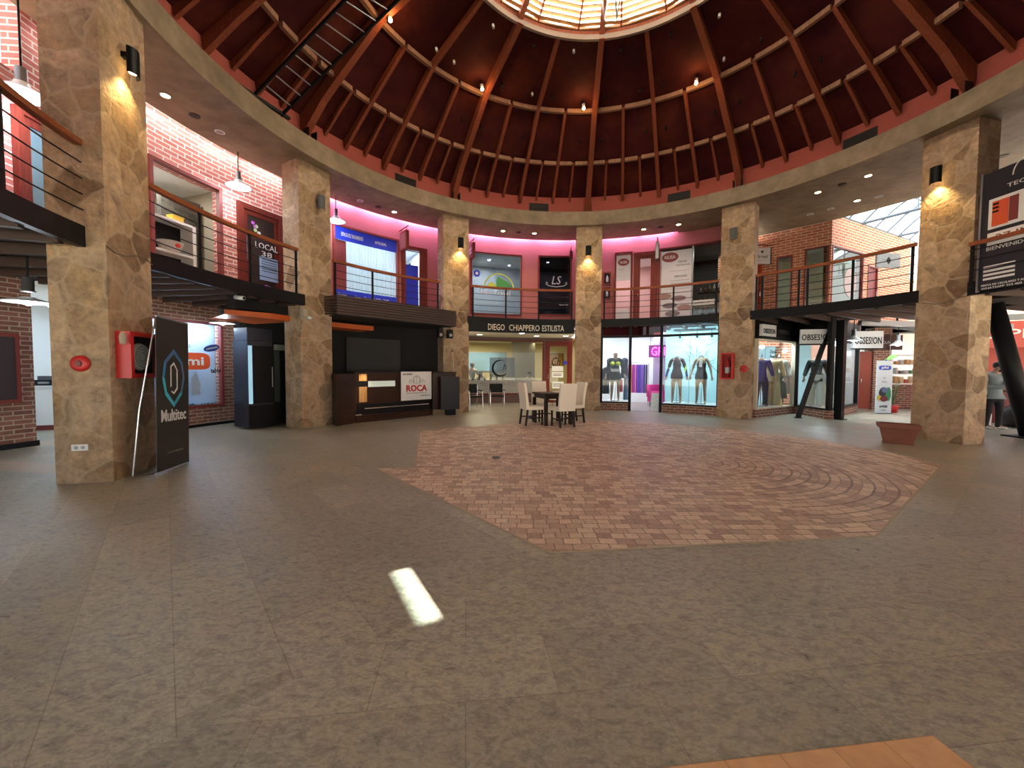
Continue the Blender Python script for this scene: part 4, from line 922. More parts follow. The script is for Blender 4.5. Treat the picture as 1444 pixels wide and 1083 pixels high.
# ------------------------------------------------------------------ black fridge bay
S(MB().arc(9.6, 9.8, -68.2, -58, 0, 3.1, step=3).build('wall_bay_back', M['dark_wall'])); 
o = S(MB().arc(7.9, 8.1, -77.5, -66.6, 2.78, 3.08, step=2).build('trim_2', M['dark_wall']))
o = T('orange_canopy', 'bright orange flat canopy panel above the black refrigerators', 'canopy', P(-72, 8.2, 2.62), rotz(-72))
cp = MB(); cp.face([P(-78.0, 8.1, 2.62), P(-71.5, 7.8, 2.62), P(-66.6, 7.85, 2.62), P(-67, 9.3, 2.62), P(-74, 9.3, 2.62)]); cp.build('underside', M['orange'], o, True)
cp = MB(); cp.face([P(-78.0, 8.1, 2.62), P(-71.5, 7.8, 2.62), P(-71.5, 7.8, 2.75), P(-78.0, 8.1, 2.72)]); cp.face([P(-71.5, 7.8, 2.62), P(-66.6, 7.85, 2.62), P(-66.6, 7.85, 2.75), P(-71.5, 7.8, 2.75)]); cp.build('fascia', M['orange'], o, True)
M['navyblk'] = flat('navy_black_panel', (.012, .016, .032), .35)
t = T('display_fridge', 'tall black drinks fridge with pale lit edge strip left of the second pillar', 'refrigerator', (-6.10, 9.52, 0), radians(64))
MB().box(-.30, .30, -.02, .56, .06, 2.12).build('body', M['navyblk'], t, bevel=.01)
MB().box(-.30, .30, -.02, .5, 2.13, 2.42).build('head_panel', M['navyblk'], t)
MB().box(-.29, -.21, -.05, -.022, .62, 2.0).build('light_strip', flat('cool_strip', (.2, .35, .42), .3, emit=(.35, .6, .75), es=.5), t)
MB().box(-.19, .29, -.045, -.02, .62, 2.0).build('glass_door', M['black'], t); MB().box(-.29, .29, -.045, -.02, .05, .58).build('plinth', M['black'], t)
MB().tube([(.26, -.06, 1.0), (.26, -.06, 1.5)], .012, 6).build('door_handle', M['steel'], t)
t = T('display_fridge', 'black glass drinks fridge with a grey header beside the second pillar', 'refrigerator', (-5.86, 10.10, 0), radians(64))
MB().box(-.30, .30, -.02, .56, .06, 2.12).build('body', M['black'], t, bevel=.01)
MB().box(-.28, .10, -.04, -.02, 1.92, 2.06).build('header_panel', flat('grey_header', (.16, .19, .17), .5), t)
MB().box(-.28, -.14, -.04, -.02, .62, 1.9).build('side_glass', flat('grey_green_glass', (.05, .06, .055), .2), t); MB().box(-.13, .29, -.04, -.02, .35, 1.9).build('glass_door', M['black'], t)
MB().box(.18, .29, -.06, -.042, 1.85, 2.02).build('sticker', M['steel'], t)
t = T('security_camera', 'small white security camera under the balcony left of the fridge bay', 'camera', P(-77.6, 7.75, 2.95), rotz(-77.6))
MB().tube([(0, -.1, 0), (0, .12, .03)], .045, 10).build('body', M['white'], t, smooth=True); MB().tube([(0, .1, .03), (0, .1, .12)], .015, 6).build('bracket', M['steel'], t); MB().tube([(0, -.105, 0), (0, -.1, 0)], .03, 10).build('lens', M['black'], t)
t = T('security_camera', 'white security camera beneath the balcony end, touching the second pillar', 'camera', P(-67.8, 7.35, 2.7), rotz(-67.8))
MB().box(-.06, .06, -.05, .05, 0, .2).build('junction_box', M['beige'], t); MB().tube([(.12, -.1, -.02), (.12, .08, .02)], .04, 10).build('body', M['white'], t, smooth=True); MB().tube([(.12, .05, 0), (0, .02, .08)], .012, 6).build('bracket', M['steel'], t)
t = T('security_camera', 'white security camera on the pink brick wall right of the LOCAL door', 'camera', P(-63.0, 8.9, 5.9), rotz(-63))
MB().tube([(-.1, -.14, -.06), (.02, .04, .04)], .05, 10).build('body', M['white'], t, smooth=True); MB().tube([(0, .02, .02), (0, .14, .08)], .014, 6).build('bracket', M['steel'], t)

# ------------------------------------------------------------------ kiosk: hood, counter, board
def chord(a0, r0, a1, r1): p, q = P(a0, r0), P(a1, r1); return p, q, (q - p).length, atan2(q.y - p.y, q.x - p.x)
p, q, L, an = chord(-62.6, 6.98, -31.0, 6.98)
t = T('slatted_hood', 'long brown slatted hood between two pillars above the kiosk counter', 'hood', (p + q) / 2 + Vector((0, 0, 2.84)), an)
MB().box(-L / 2, L / 2, .03, 1.4, -.02, .0).build('underside', M['dark_wall'], t); MB().box(-L / 2, L / 2, .03, .06, 0, .48).build('backing', M['dark_wall'], t)
for i in range(7): MB().box(-L / 2, L / 2, -.01, .03, .005 + i * .07, .06 + i * .07).build('slat', M['hoodwood'], t, bevel=.006)
for i in range(7): MB().bar((-L / 2 + .01, .0, .0325 + i * .07), (-L / 2 - .12, .42, .0325 + i * .07), .055, .04, up=(0, 0, 1)).build('slat', M['hoodwood'], t)
t = T('orange_beam', 'thin orange beam under the brown slatted hood', 'beam', P(-55, 8.0, 2.6), rotz(-55))
MB().arc(7.8, 7.95, -61, -49.5, 2.60, 2.73).build('orange_face', M['orange'], t, True); MB().arc(7.95, 8.6, -61, -49.5, 2.60, 2.63).build('underside', M['orange'], t, True)
S(MB().arc(8.7, 8.85, -62, -30, 0, 3.08, step=3).build('wall_kiosk_back', M['dark_wall']))
S(MB().wall(tuple(P(-62, 7.9))[:2], tuple(P(-62, 8.8))[:2], 0, 3.08, .05).build('wall_kiosk_side', M['dark_wall']))
o = tag(MB().arc(8.6, 8.66, -52.5, -40.3, 1.0, 2.42, step=2).build('grey_back_panel', flat('charcoal_panel', (.028, .027, .027), .6)), 'charcoal panel on the back wall of the dark kiosk', 'panel')
# counter: straight front
c0 = P(-57.6, 7.10); c1 = P(-38.0, 7.10); c00 = P(-62.8, 7.02); L = (c1 - c0).length; an = atan2(c1.y - c0.y, c1.x - c0.x)
t = T('kiosk_counter', 'dark brown kiosk counter with lit wood inset and pale strip between pillars', 'counter', (c0 + c1) / 2, an)
loc = lambda v: Matrix.Rotation(-an, 3, 'Z') @ (v - (c0 + c1) / 2)
l0 = loc(c00); L2 = L / 2
bd = MB(); bd.box(-L2, L2, 0, .5, .28, 1.33); bd.box(-L2, L2, -.04, .5, 0, .20)
bd.build('counter_body', M['counter'], t)
sd_ = MB(); sd_.hexa([Vector(v) for v in ((l0.x, l0.y, 0), (-L2, 0, 0), (-L2, .5, 0), (l0.x + .1, l0.y + .5, 0), (l0.x, l0.y, 1.33), (-L2, 0, 1.33), (-L2, .5, 1.33), (l0.x + .1, l0.y + .5, 1.33))]); sd_.build('side_panel', M['counter'], t)
MB().box(-L2 - .02, L2 + .03, -.03, .55, 1.33, 1.37).build('worktop', M['dkwood'], t, bevel=.006)
MB().box(-L2 + .02, L2, -.012, .3, .20, .5).build('dark_recess', M['black'], t); MB().box(-L2 + .25, L2 - .05, -.03, -.012, .36, .385).build('metal_rail', M['chrome'], t)
MB().box(-L2 - .02, -L2 + .15, -.03, .0, .20, .225).build('rail_foot', M['chrome'], t)
MB().box(-L2, -L2 + .42, -.012, .0, .98, 1.12).build('dark_slot', M['black'], t); MB().box(-L2 + .36, -.02, -.02, .0, .96, 1.12).build('pale_strip', flat('pale_acrylic', (.55, .6, .52), .4, emit=(.8, .9, .8), es=.18), t)
M['inset'] = wood('golden_wood', (.45, .22, .07), (.75, .48, .22), 'Z', 2)
for z0, z1 in ((1.13, 1.32), (.55, .97)): MB().box(-L2 + .10, -L2 + .32, -.014, .0, z0, z1).build('lit_wood_inset', M['inset'], t)
spot('inset_light', (-L2 + .21, -.35, 1.6), (0, .35, -.7), 18, (1, .72, .4), 50, .8, .04, t)
c2 = P(-37.6, 6.92); c3 = P(-31.2, 6.86); L3 = (c3 - c2).length; an2 = atan2(c3.y - c2.y, c3.x - c2.x)
t = T('bar_extension', 'dark brown bar section joined to the right end of the kiosk counter', 'counter', (c2 + c3) / 2, an2)
MB().box(-L3 / 2, L3 / 2, .10, .42, .18, 1.33).build('panel', M['counter'], t); MB().box(-L3 / 2, L3 / 2, .03, .44, 1.33, 1.37).build('worktop', M['dkwood'], t); MB().box(-L3 / 2 + .02, .1, .12, .4, 0, .18).build('plinth', flat('tan_plinth', (.25, .16, .08), .6), t)
t = T('leaning_board', 'black upright board leaning on the right end of the bar', 'board', (c2 * .35 + c3 * .65) + Vector((0, 0, 0)), an2)
MB().box(-.30, .32, -.10, -.06, .18, 1.22).build('board', flat('blue_black_board', (.018, .02, .026), .5), t, bevel=.006); MB().box(-.1, .2, -.08, .1, 0, .18).build('foot', M['black'], t)
# real-estate board on the counter
ce = c0 + (c1 - c0) * .79
t = T('estate_board', 'white sign board with red ROCA lettering fixed to the kiosk counter', 'sign', ce + Vector((0, 0, .52)), an)
MB().box(-.54, .54, -.05, -.03, 0, .86).build('board', flat('white_board', (.80, .79, .77), .5), t)
text('ROCA', .74, .20, M['red'], t, z=.36, y=-.052, bold=.035); text('INMOBILIARIA', .72, .04, M['steel'], t, z=.215, y=-.052); text('ALQUILA', .34, .06, M['black'], t, x=-.32, z=.78, y=-.052, bold=.02); text('3584-000-111', .33, .035, M['black'], t, x=.30, z=.13, y=-.052)
sk = MB()
for cx, w_, h in ((-.20, .13, .12), (0, .2, .24), (.21, .15, .12)):
    for x in (-w_ / 2, 0, w_ / 2): sk.box(cx + x - .004, cx + x + .004, -.055, -.05, .50, .50 + h * (1 if x == 0 else .7))
    sk.fpoly([(cx - w_ / 2, .50 + h * .7), (cx, .50 + h), (cx, .50 + h - .012), (cx - w_ / 2, .50 + h * .7 - .012)], -.055, .004); sk.fpoly([(cx, .50 + h), (cx + w_ / 2, .50 + h * .7), (cx + w_ / 2, .5 + h * .7 - .012), (cx, .50 + h - .012)], -.055, .004)
sk.fring(0, -.055, .62, .13, .12, .008, .004); sk.build('skyline_emblem', M['steel'], t)
o = tag(MB().tube([P(-31.2, 7.22, 2.05), P(-30.2, 7.2, 0.02)], .018, 6).build('leaning_pole', flat('pale_pole', (.55, .45, .32), .5)), 'thin pale pole leaning on the pillar beside the kiosk', 'pole')
MB().tube([P(-31.25, 7.22, 2.03), P(-31.27, 7.22, 2.07)], .022, 6).build('pole_cap', M['black'], o)
for a, lb in ((-34.6, 'black speaker under the hood near its right end, left one'), (-31.9, 'black speaker under the hood corner by the salon pillar')):
    t = T('loudspeaker', lb, 'speaker', P(a, 7.24, 2.46), rotz(a)); MB().box(-.08, .08, -.08, .08, 0, .28).build('cabinet', M['black'], t, bevel=.01); MB().fdisc(0, -.09, .1, .05, .05, .01).build('cone', M['steel'], t); MB().tube([(0, 0, .28), (0, 0, .36)], .012, 6).build('bracket', M['black'], t)
point('gap_light', on_pillar(1, .56, .12, 'front', -.25)[0], 5, (1, .95, .85), .05)

# ------------------------------------------------------------------ hair salon
t = T('salon_name_board', 'black name board DIEGO CHIAPPERO ESTILISTA under the balcony', 'sign', P(-11.5, 7.42, 2.75), rotz(-11.5))
MB().arc(7.32, 7.42, -26.3, 3.3, 2.74, 3.10).build('board', M['black'], t, True)
for s_, a, w_ in (('DIEGO', -18.6, .60), ('CHIAPPERO', -10.7, 1.10), ('ESTILISTA', -2.6, .78)): text(s_, w_, .21, flat('ivory_letter', (.72, .66, .55), .5), t, arc=(a, 7.32, 2.92), bold=.004)
S(MB().arc(7.45, 10.45, -27, 4.2, 2.82, 2.9, step=3).build('ceiling_salon_porch', M['beige']))
for i, (a, r) in enumerate(((-19.4, 9.2), (-18.4, 7.9), (-10.1, 8.1), (-5.0, 9.2), (2.3, 9.1))):
    t = T('recessed_downlight', ['leftmost', 'second from left', 'middle', 'second from right', 'rightmost'][i] + ' of the five round lights under the salon porch ceiling', 'lamp', P(a, r, 2.80), 0, 'salon porch downlights')
    MB().lathe([(.12, .02), (.125, 0), (.10, -.005), (.10, .015)], n=20).build('ring', M['white'], t); MB().disc(0, 0, -.002, .10, .01).build('lens', M['lamp_on'], t); spot('downlight', (0, 0, -.03), (0, 0, -1), 28, (1, .85, .6), 120, .8, .06, t)
S(MB().arc(10.45, 10.6, -27, 4.6, 0, 2.82, [(-21.5, -2.3, .42, 2.66), (-1.8, 4.4, 0, 2.66)]).build('wall_salon_front', M['redwood'] if 0 else flat('brown_salon_panel', (.10, .05, .04), .5)))
t = T('salon_window', 'wide salon window with frosted band and a dark swirl monogram', 'window', P(-12, 10.45, .42), rotz(-12))
MB().frame(10.42, 10.58, -21.6, -2.2, .36, 2.70, .05).build('window_frame', M['redwood'], t, True); MB().arc(10.5, 10.51, -21.4, -2.4, .42, 2.66).build('pane', M['glass'], t, True)
fs = glass('frosted_film', (.62, .66, .66), .06, .72)
MB().arc(10.47, 10.48, -21.4, -2.4, .42, .98).build('frosted_band', flat('frost_band', (.34, .33, .31), .6), t, True)
MB().arc(10.47, 10.48, -15.2, -9.2, .98, 1.95).build('frosted_square', fs, t, True)
text('PELUQUERIA ESTETICA', 2.0, .2, flat('grey_film', (.20, .20, .2), .6), t, arc=(-12, 10.46, .80)); 
mb = MB(); cc = [(.34 * cos(radians(x)), .34 * sin(radians(x))) for x in range(60, 330, 15)]; mb.tube([P(-12.6 + math.degrees(x / 10.46), 10.455, 1.5 + z) for x, z in cc], [.01 + .035 * sin(pi * i / len(cc)) for i in range(len(cc))], 6); mb.build('monogram_swirl', M['black'], t, True)
text('h', .14, .26, M['black'], t, arc=(-11.6, 10.46, 1.56), shear=.3)
t = arc_door('salon_door', 'dark red framed salon glass door with notices, right of the salon window', -1.9, 4.5, 0.0, 2.68, 10.5, M['glass'], .10)
for x0, z0, z1 in ((-.28, 1.10, 1.34), (-.26, .62, .92), (-.28, 1.38, 1.6)): MB().box(x0, x0 + .5, -.03, -.02, z0, z1).build('notice', M['white'], t)
for z in (1.24, 1.18, .82, .76, .7): MB().box(-.22, .14, -.034, -.03, z, z + .022).build('notice_line', M['black'], t)
text('Ch', .38, .36, M['black'], t, x=-.1, z=1.80, y=-.03, shear=.3); MB().fdisc(.3, -.03, 1.75, .08, .08, .01).build('round_sticker', M['blue'], t)
MB().tube([(-.44, -.05, 1.05), (-.44, -.1, 1.05), (-.44, -.1, 1.25), (-.44, -.05, 1.25)], .015, 6).build('pull_handle', M['chrome'], t)
sw = MB(); sw.arc(14.2, 14.3, -22, 5.5, 0, 2.8, step=3)
for a in (-22, 5.5): sw.face([P(a, 10.6, 0), P(a, 14.2, 0), P(a, 14.2, 2.8), P(a, 10.6, 2.8)])
S(sw.build('wall_salon_back', flat('ochre_plaster', (.50, .42, .24), .9))); S(MB().arc(10.6, 14.3, -22, 5.5, 2.8, 2.85, step=3).build('ceiling_salon', flat('ochre_ceiling', (.62, .55, .36), .9)))
area('salon_light', P(-15, 12.4, 2.7), P(-15, 12.4, 0), 1.6, 70, (1, .86, .58)); area('salon_light', P(-1, 12.4, 2.7), P(-1, 12.4, 0), 1.2, 30, (1, .86, .58))
o = tag(MB().wall(tuple(P(-8.5, 12.3))[:2], tuple(P(-3.3, 12.1))[:2], 0, 2.78, .1).build('partition', flat('taupe_partition', (.30, .27, .21), .8)), 'taupe partition panel inside the salon, right of the monogram', 'partition')
for i, (a, w_) in enumerate(((-20.4, .9), (-13.0, 1.1))):
    t = T('salon_mirror', ['wide wall mirror behind the hairdresser', 'wide wall mirror behind the frosted monogram square'][i], 'mirror', P(a, 14.12, 1.35), rotz(a))
    MB().box(-w_, w_, 0, .03, 0, .95).build('mirror_glass', flat('pale_mirror', (.30, .50, .62), .15, .3), t); MB().box(-w_ - .03, w_ + .03, .02, .05, -.03, .98).build('mirror_frame', M['steel'], t)
t = T('framed_picture', 'golden framed picture on the back wall seen through the salon door', 'picture', P(1.9, 14.1, 1.55), rotz(1.9)); MB().box(-.42, .42, 0, .02, 0, .7).build('picture', wood('gold_picture', (.20, .09, .02), (.45, .26, .06), 'X', 1), t); MB().box(-.46, .46, .01, .04, -.04, .74).build('frame', M['dkwood'], t)
t = T('salon_desk', 'low dark salon desk with white towels below the window', 'desk', P(-19, 11.5, 0), rotz(-19)); MB().box(-.9, .7, -.2, .3, .1, .95).build('cabinet', M['dkwood'], t); MB().box(-.95, .75, -.25, .35, .95, 1.0).build('top', M['counter'], t)
o = tag(MB().lathe([(.001, 0), (.16, 0), (.18, .06), (.15, .12), (.10, .17), (.001, .19)], n=14).build('towel_pile', M['white'], loc=P(-21.3, 11.45, 1.0), smooth=True), 'white heap of towels on the salon desk beside the pillar', 'towel')
# ------------------------------------------------------------------ figures
def joints(pose=None, lean=0.0, sit=False):
    """standing figure, 1.72 m, facing local -y; x to the viewer's right"""
    J = dict(pelvis=(0, 0, .93), waist=(0, 0, 1.08), chest=(0, .0, 1.27), neckb=(0, .02, 1.42), neck=(0, .0, 1.50), head=(0, -.01, 1.60),
             shL=(-.17, .01, 1.39), elL=(-.23, .03, 1.12), wrL=(-.25, -.04, .88), haL=(-.25, -.06, .80), shR=(.17, .01, 1.39), elR=(.23, .03, 1.12), wrR=(.25, -.04, .88), haR=(.25, -.06, .80),
             hipL=(-.10, -.01, .76), knL=(-.11, -.02, .49), anL=(-.12, .02, .09), toL=(-.13, -.12, .03), hipR=(.10, -.01, .76), knR=(.11, -.02, .49), anR=(.12, .02, .09), toR=(.13, -.12, .03))
    if pose: J.update(pose)
    return J
RB = dict(pelvis=(.135, .10), waist=(.115, .085), chest=(.145, .10), neckb=(.085, .07), neck=(.05, .052), head=(.05, .05), shL=(.055,), elL=(.040,), wrL=(.027,), haL=(.03, .018), hipL=(.085,), knL=(.056,), anL=(.036,), toL=(.034, .026))
def rad_of(k): return RB.get(k) or RB.get(k[:-1] + 'L')
ED = [('pelvis', 'waist'), ('waist', 'chest'), ('chest', 'neckb'), ('neckb', 'neck'), ('neckb', 'shL'), ('neckb', 'shR'), ('shL', 'elL'), ('elL', 'wrL'), ('shR', 'elR'), ('elR', 'wrR'), ('pelvis', 'hipL'), ('pelvis', 'hipR'), ('hipL', 'knL'), ('knL', 'anL'), ('hipR', 'knR'), ('knR', 'anR')]
def nodes_of(J, keys, grow=1.0, add=0.0): return {k: (*J[k], *[q * grow + add for q in rad_of(k)]) for k in keys}
def body(J, root, mat, name='body', hands=True, head=True, feet=True, turn=(0, -1, 0)):
    keys = ['pelvis', 'waist', 'chest', 'neckb', 'neck', 'shL', 'elL', 'wrL', 'shR', 'elR', 'wrR', 'hipL', 'knL', 'anL', 'hipR', 'knR', 'anR']
    ed = list(ED); N = nodes_of(J, keys)
    if feet:
        for s_ in 'LR': N['to' + s_] = (*J['to' + s_], .034, .026); ed.append(('an' + s_, 'to' + s_))
    if head:
        hx, hy, hz_ = J['head']; fx, fy, fz = turn
        N['head'] = (hx, hy, hz_ - .035, .088, .098); N['crown'] = (hx - fx * .015, hy - fy * .015, hz_ + .055, .098, .108); ed += [('neck', 'head'), ('head', 'crown')]
    if hands:
        for s_ in 'LR':
            w_ = Vector(J['wr' + s_]); h = Vector(J['ha' + s_]); d = (h - w_).normalized(); side = d.cross(Vector((0, 1, 0))); side = (side if side.length > .2 else Vector((1, 0, 0))).normalized()
            N['pa' + s_] = (*h, .034, .02); ed.append(('wr' + s_, 'pa' + s_))
            for i, ln in enumerate((.065, .075, .07, .055)):
                b = h + side * (.024 - i * .016) + d * .03; k1, k2 = f'f{s_}{i}', f'g{s_}{i}'
                N[k1] = (*(b + d * ln * .4), .0085); N[k2] = (*(b + d * ln + Vector((0, -.015, 0))), .0075); ed += [('pa' + s_, k1), (k1, k2)]
            th = h + side * .045 + d * .012; N['th' + s_] = (*th, .010); N['ti' + s_] = (*(th + d * .035 + side * .008), .008); ed += [('pa' + s_, 'th' + s_), ('th' + s_, 'ti' + s_)]
    return skin(name, N, ed, mat, root)
def face_parts(J, root, fd, hair_mat, long=0.0, beard=False):
    hx, hy, hz_ = J['head']; f = Vector(fd).normalized(); s_ = f.cross(Vector((0, 0, 1))).normalized(); c = Vector((hx, hy, hz_))
    hr = MB(); k = []
    hc = c - f * .022 + Vector((0, 0, .022))
    hr.lathe([(.06, -.045), (.092, -.02), (.100, .03), (.088, .080), (.050, .112), (.001, .122)], tuple(hc), 18); o = hr.build('hair', hair_mat, root, smooth=True)
    if long: MB().lathe([(.05, 0), (.085, -.02), (.095, -long * .6), (.06, -long), (.001, -long)], tuple(c - f * .045 + Vector((0, 0, .06))), 14).build('hair_length', hair_mat, o, smooth=True)
    MB().lathe([(.001, -.03), (.014, -.02), (.008, .02), (.001, .03)], tuple(c + f * .088 + Vector((0, 0, -.005))), 8).build('nose', M['skin'], root, smooth=True)
    for q in (-1, 1):
        MB().lathe([(.001, -.009), (.010, 0), (.001, .009)], tuple(c + f * .078 + s_ * .03 * q + Vector((0, 0, .025))), 8).build('eye', M['black'], root, smooth=True)
        MB().lathe([(.001, -.03), (.014, -.01), (.014, .015), (.001, .028)], tuple(c + s_ * .082 * q), 8).build('ear', M['skin'], root, smooth=True)
    MB().bar(c + f * .083 + s_ * -.022 + Vector((0, 0, -.045)), c + f * .083 + s_ * .022 + Vector((0, 0, -.045)), .008).build('mouth', M['dkred'], root)
    if beard: MB().lathe([(.001, -.05), (.05, -.045), (.066, -.01), (.05, .015), (.001, .015)], tuple(c + f * .035 + Vector((0, 0, -.06))), 12).build('beard', hair_mat, root, smooth=True)
def garment(J, root, name, keys, edges, mat, add=.018, over=None):
    N = nodes_of(J, keys, 1.0, add)
    edges = list(edges)
    if 'pelvis' in J:
        pv_, wa_ = Vector(J['pelvis']), Vector(J['waist'])
        if keys[:2] == ['pelvis', 'waist']: N['hem'] = (*(pv_ + (pv_ - wa_) * .75), *[q + add for q in RB['pelvis']]); edges.append(('pelvis', 'hem'))
        elif keys[0] == 'waist': N['hem'] = (*(wa_ + (pv_ - wa_) * .45), *[q + add for q in RB['waist']]); edges.append(('waist', 'hem'))
        elif keys[0] == 'pelvis':
            for s_ in 'LR': N['cu' + s_] = (*(Vector(J['an' + s_]) + Vector((0, 0, -.055))), .045 + add); edges.append(('an' + s_, 'cu' + s_))
            N['band'] = (*(pv_ + (wa_ - pv_) * .75), *[q + add * .6 for q in RB['waist']]); edges.append(('pelvis', 'band'))
    if over:
        for k, v in over.items(): N[k] = v
    return skin(name, N, edges, mat, root)
TORSO = ['pelvis', 'waist', 'chest', 'neckb', 'shL', 'elL', 'wrL', 'shR', 'elR', 'wrR']; TE = [('pelvis', 'waist'), ('waist', 'chest'), ('chest', 'neckb'), ('neckb', 'shL'), ('neckb', 'shR'), ('shL', 'elL'), ('elL', 'wrL'), ('shR', 'elR'), ('elR', 'wrR')]
LEGS = ['pelvis', 'hipL', 'knL', 'anL', 'hipR', 'knR', 'anR']; LE = [('pelvis', 'hipL'), ('pelvis', 'hipR'), ('hipL', 'knL'), ('knL', 'anL'), ('hipR', 'knR'), ('knR', 'anR')]
def ellip(root, name, prof, mat, c=(0, 0, 0), sq=.74, tilt=0.0):      # elliptical turned garment (skirt, trouser leg)
    mb = MB().lathe(prof, (0, 0, 0), 20)
    for i, v in enumerate(mb.v): mb.v[i] = Vector((v.x + c[0] + tilt * (prof[0][1] - v.z), v.y * sq + c[1], v.z + c[2]))
    return mb.build(name, mat, root, smooth=True)
def shoes(J, root, mat):
    for s_ in 'LR':
        a = Vector(J['an' + s_]); t = Vector(J['to' + s_]); d = t - a; d.z = 0; d.normalize()
        skin('shoe', {'h': (a.x - d.x * .04, a.y - d.y * .04, .045, .045, .042), 'm': (a.x + d.x * .07, a.y + d.y * .07, .042, .048, .038), 't': (a.x + d.x * .17, a.y + d.y * .17, .034, .038, .03)}, [('h', 'm'), ('m', 't')], mat, root)

def mannequin(loc, rz, label, top, bottom, h=1.09, kind='shop', arms=True, ztop=None):
    t = T('mannequin', label, 'mannequin', loc, rz); t.scale = (h, h, h)
    J = joints(dict(elL=(-.25, .03, 1.13), wrL=(-.30, -.03, .92), haL=(-.31, -.05, .84), elR=(.25, .03, 1.13), wrR=(.30, -.03, .92), haR=(.31, -.05, .84), knL=(-.10, -.05, .49), toL=(-.12, -.1, .03)))
    body(J, t, M['mskin'], 'body', head=(kind == 'head'))
    if kind != 'head': MB().lathe([(.001, 0), (.045, 0), (.03, .03), (.012, .04), (.012, .1), (.001, .1)], (0, 0, 1.52), 12).build('neck_cap', M['steel'], t, smooth=True)
    MB().tube([(0, .1, 0), (0, .1, .9)], .012, 6).build('support_rod', M['chrome'], t); MB().disc(0, .1, 0, .15, .012).build('base_plate', M['steel'], t)
    return t, J

# ------------------------------------------------------------------ sportswear shop
S(MB().arc(7.55, 7.75, 10.6, 40.0, 0, .27, [(18.6, 26.0, 0, .27)]).build('wall_shop_plinth', M['brick_dn']))
t = T('glass_storefront', 'black framed glass shop front of the sportswear shop between two pillars', 'shop front', P(25, 7.6, 0), rotz(25))
fr = MB()
for z0, z1 in ((.26, .32), (2.60, 2.68), (2.98, 3.06)): fr.arc(7.56, 7.64, 10.6, 18.4, z0, z1); fr.arc(7.56, 7.64, 26.2, 40.0, z0, z1)
fr.arc(7.56, 7.64, 18.4, 26.2, 2.60, 2.68)
fr.build('horizontal_bars', M['black'], t, True)
for a in (10.9, 18.4, 26.2, 39.6): MB().arc(7.54, 7.66, a - .35, a + .35, 0 if 18 < a < 27 else .28, 3.06).build('mullion', M['black'], t, True)
MB().arc(7.60, 7.61, 11.2, 18.1, .3, 2.62).build('pane', M['glass'], t, True); MB().arc(7.60, 7.61, 26.6, 39.3, .3, 2.62).build('pane', M['glass'], t, True)
MB().arc(7.60, 7.61, 11.2, 26.0, 2.67, 3.0).build('transom_pane', glass('reflection_tint_glass', (.40, .16, .16), .05, .8), t, True); MB().arc(7.60, 7.61, 26.6, 39.3, 2.67, 3.0).build('transom_pane', M['glass'], t, True)  # dark red tint paints a reflection into the left transom
MB().arc(7.595, 7.6, 32.9, 33.0, .3, 2.62).build('pane_joint', M['steel'], t, True)
sw = MB(); sw.arc(11.6, 11.7, 6.5, 42, 0, 3.05, step=3)
S(sw.build('wall_sports_shop', M['white_wall'])); S(MB().arc(7.66, 11.6, 10.4, 42, 3.03, 3.08, step=3).build('ceiling_sports_shop', flat('dark_ceiling', (.06, .05, .06), .8)))
S(MB().wall(tuple(P(10.3, 7.7))[:2], tuple(P(7.5, 11.6))[:2], 0, 3.05, .08).build('wall_sports_left', M['white_wall']))
S(MB().arc(9.0, 9.06, 26.3, 41, .0, 3.03, step=2).build('wall_dummy_backdrop', flat('aqua_backdrop', (.48, .74, .80), .9)))
S(MB().wall(tuple(P(40.2, 7.7))[:2], tuple(P(41.2, 9.0))[:2], 0, 3.03, .05).build('wall_sports_right', M['white_wall']))
S(MB().arc(7.66, 9.0, 26.5, 40, .26, .30, step=2).build('floor_display_right', M['white'])); S(MB().arc(7.66, 9.0, 11, 18.2, .26, .30, step=2).build('floor_display_left', M['white']))
S(MB().arc(7.66, 11.6, 18.4, 26.2, .001, .006, step=2).build('floor_sports_shop', flat('mosaic_floor', (.22, .17, .16), .3, noise=.5)))
for a in (29.5, 35.5): area('window_light', P(a, 7.95, 2.98), P(a, 8.7, 1.2), .8, 34, (.70, .92, 1.0), .15)
area('window_light', P(14.5, 7.95, 2.98), P(14.5, 8.7, 1.2), .6, 26, (.75, .93, 1.0), .15)
area('shop_light', P(22, 10.3, 2.98), P(22, 10.3, 0), 1.0, 30, (.9, .85, 1.0))
# chrome sunburst lines on the backdrop
sb = T('sunburst_decal', 'black sunburst line drawing on the aqua backdrop behind the two dummies', 'decal', P(33, 8.98, 1.4), rotz(33))
rr = random.Random(4)
def dline(pts, r_=.006, nm='line'): MB().tube([P(33 + math.degrees(x / 8.97), 8.985, 1.5 + z) for x, z in pts], r_, 4).build(nm, M['black'], sb, True)
for i in range(17):
    th = radians(12 + i * 9.75); r0 = .36 + .04 * (i % 2); r1 = .52 + .12 * ((i * 7) % 3); dline([(r0 * cos(th), r0 * sin(th)), ((r0 + r1) / 2 * cos(th) + .02, (r0 + r1) / 2 * sin(th)), (r1 * cos(th), r1 * sin(th))])
for i in range(12):
    th = radians(-60 + i * 27); dline([(.19 * cos(th) * 1.0, .19 * sin(th)), (.19 * cos(th + .35), .19 * sin(th + .35))], .008)
dline([(-.08, .05), (-.04, .07), (0, .05)]); dline([(.02, .05), (.06, .07), (.1, .05)]); dline([(-.05, -.09), (0, -.11), (.06, -.09)]); dline([(-.35, .95), (-.15, .75), (-.2, .6), (-.05, .45)]); dline([(.3, .85), (.5, .9), (.6, 1.0)]); dline([(.45, .2), (.7, -.1)])
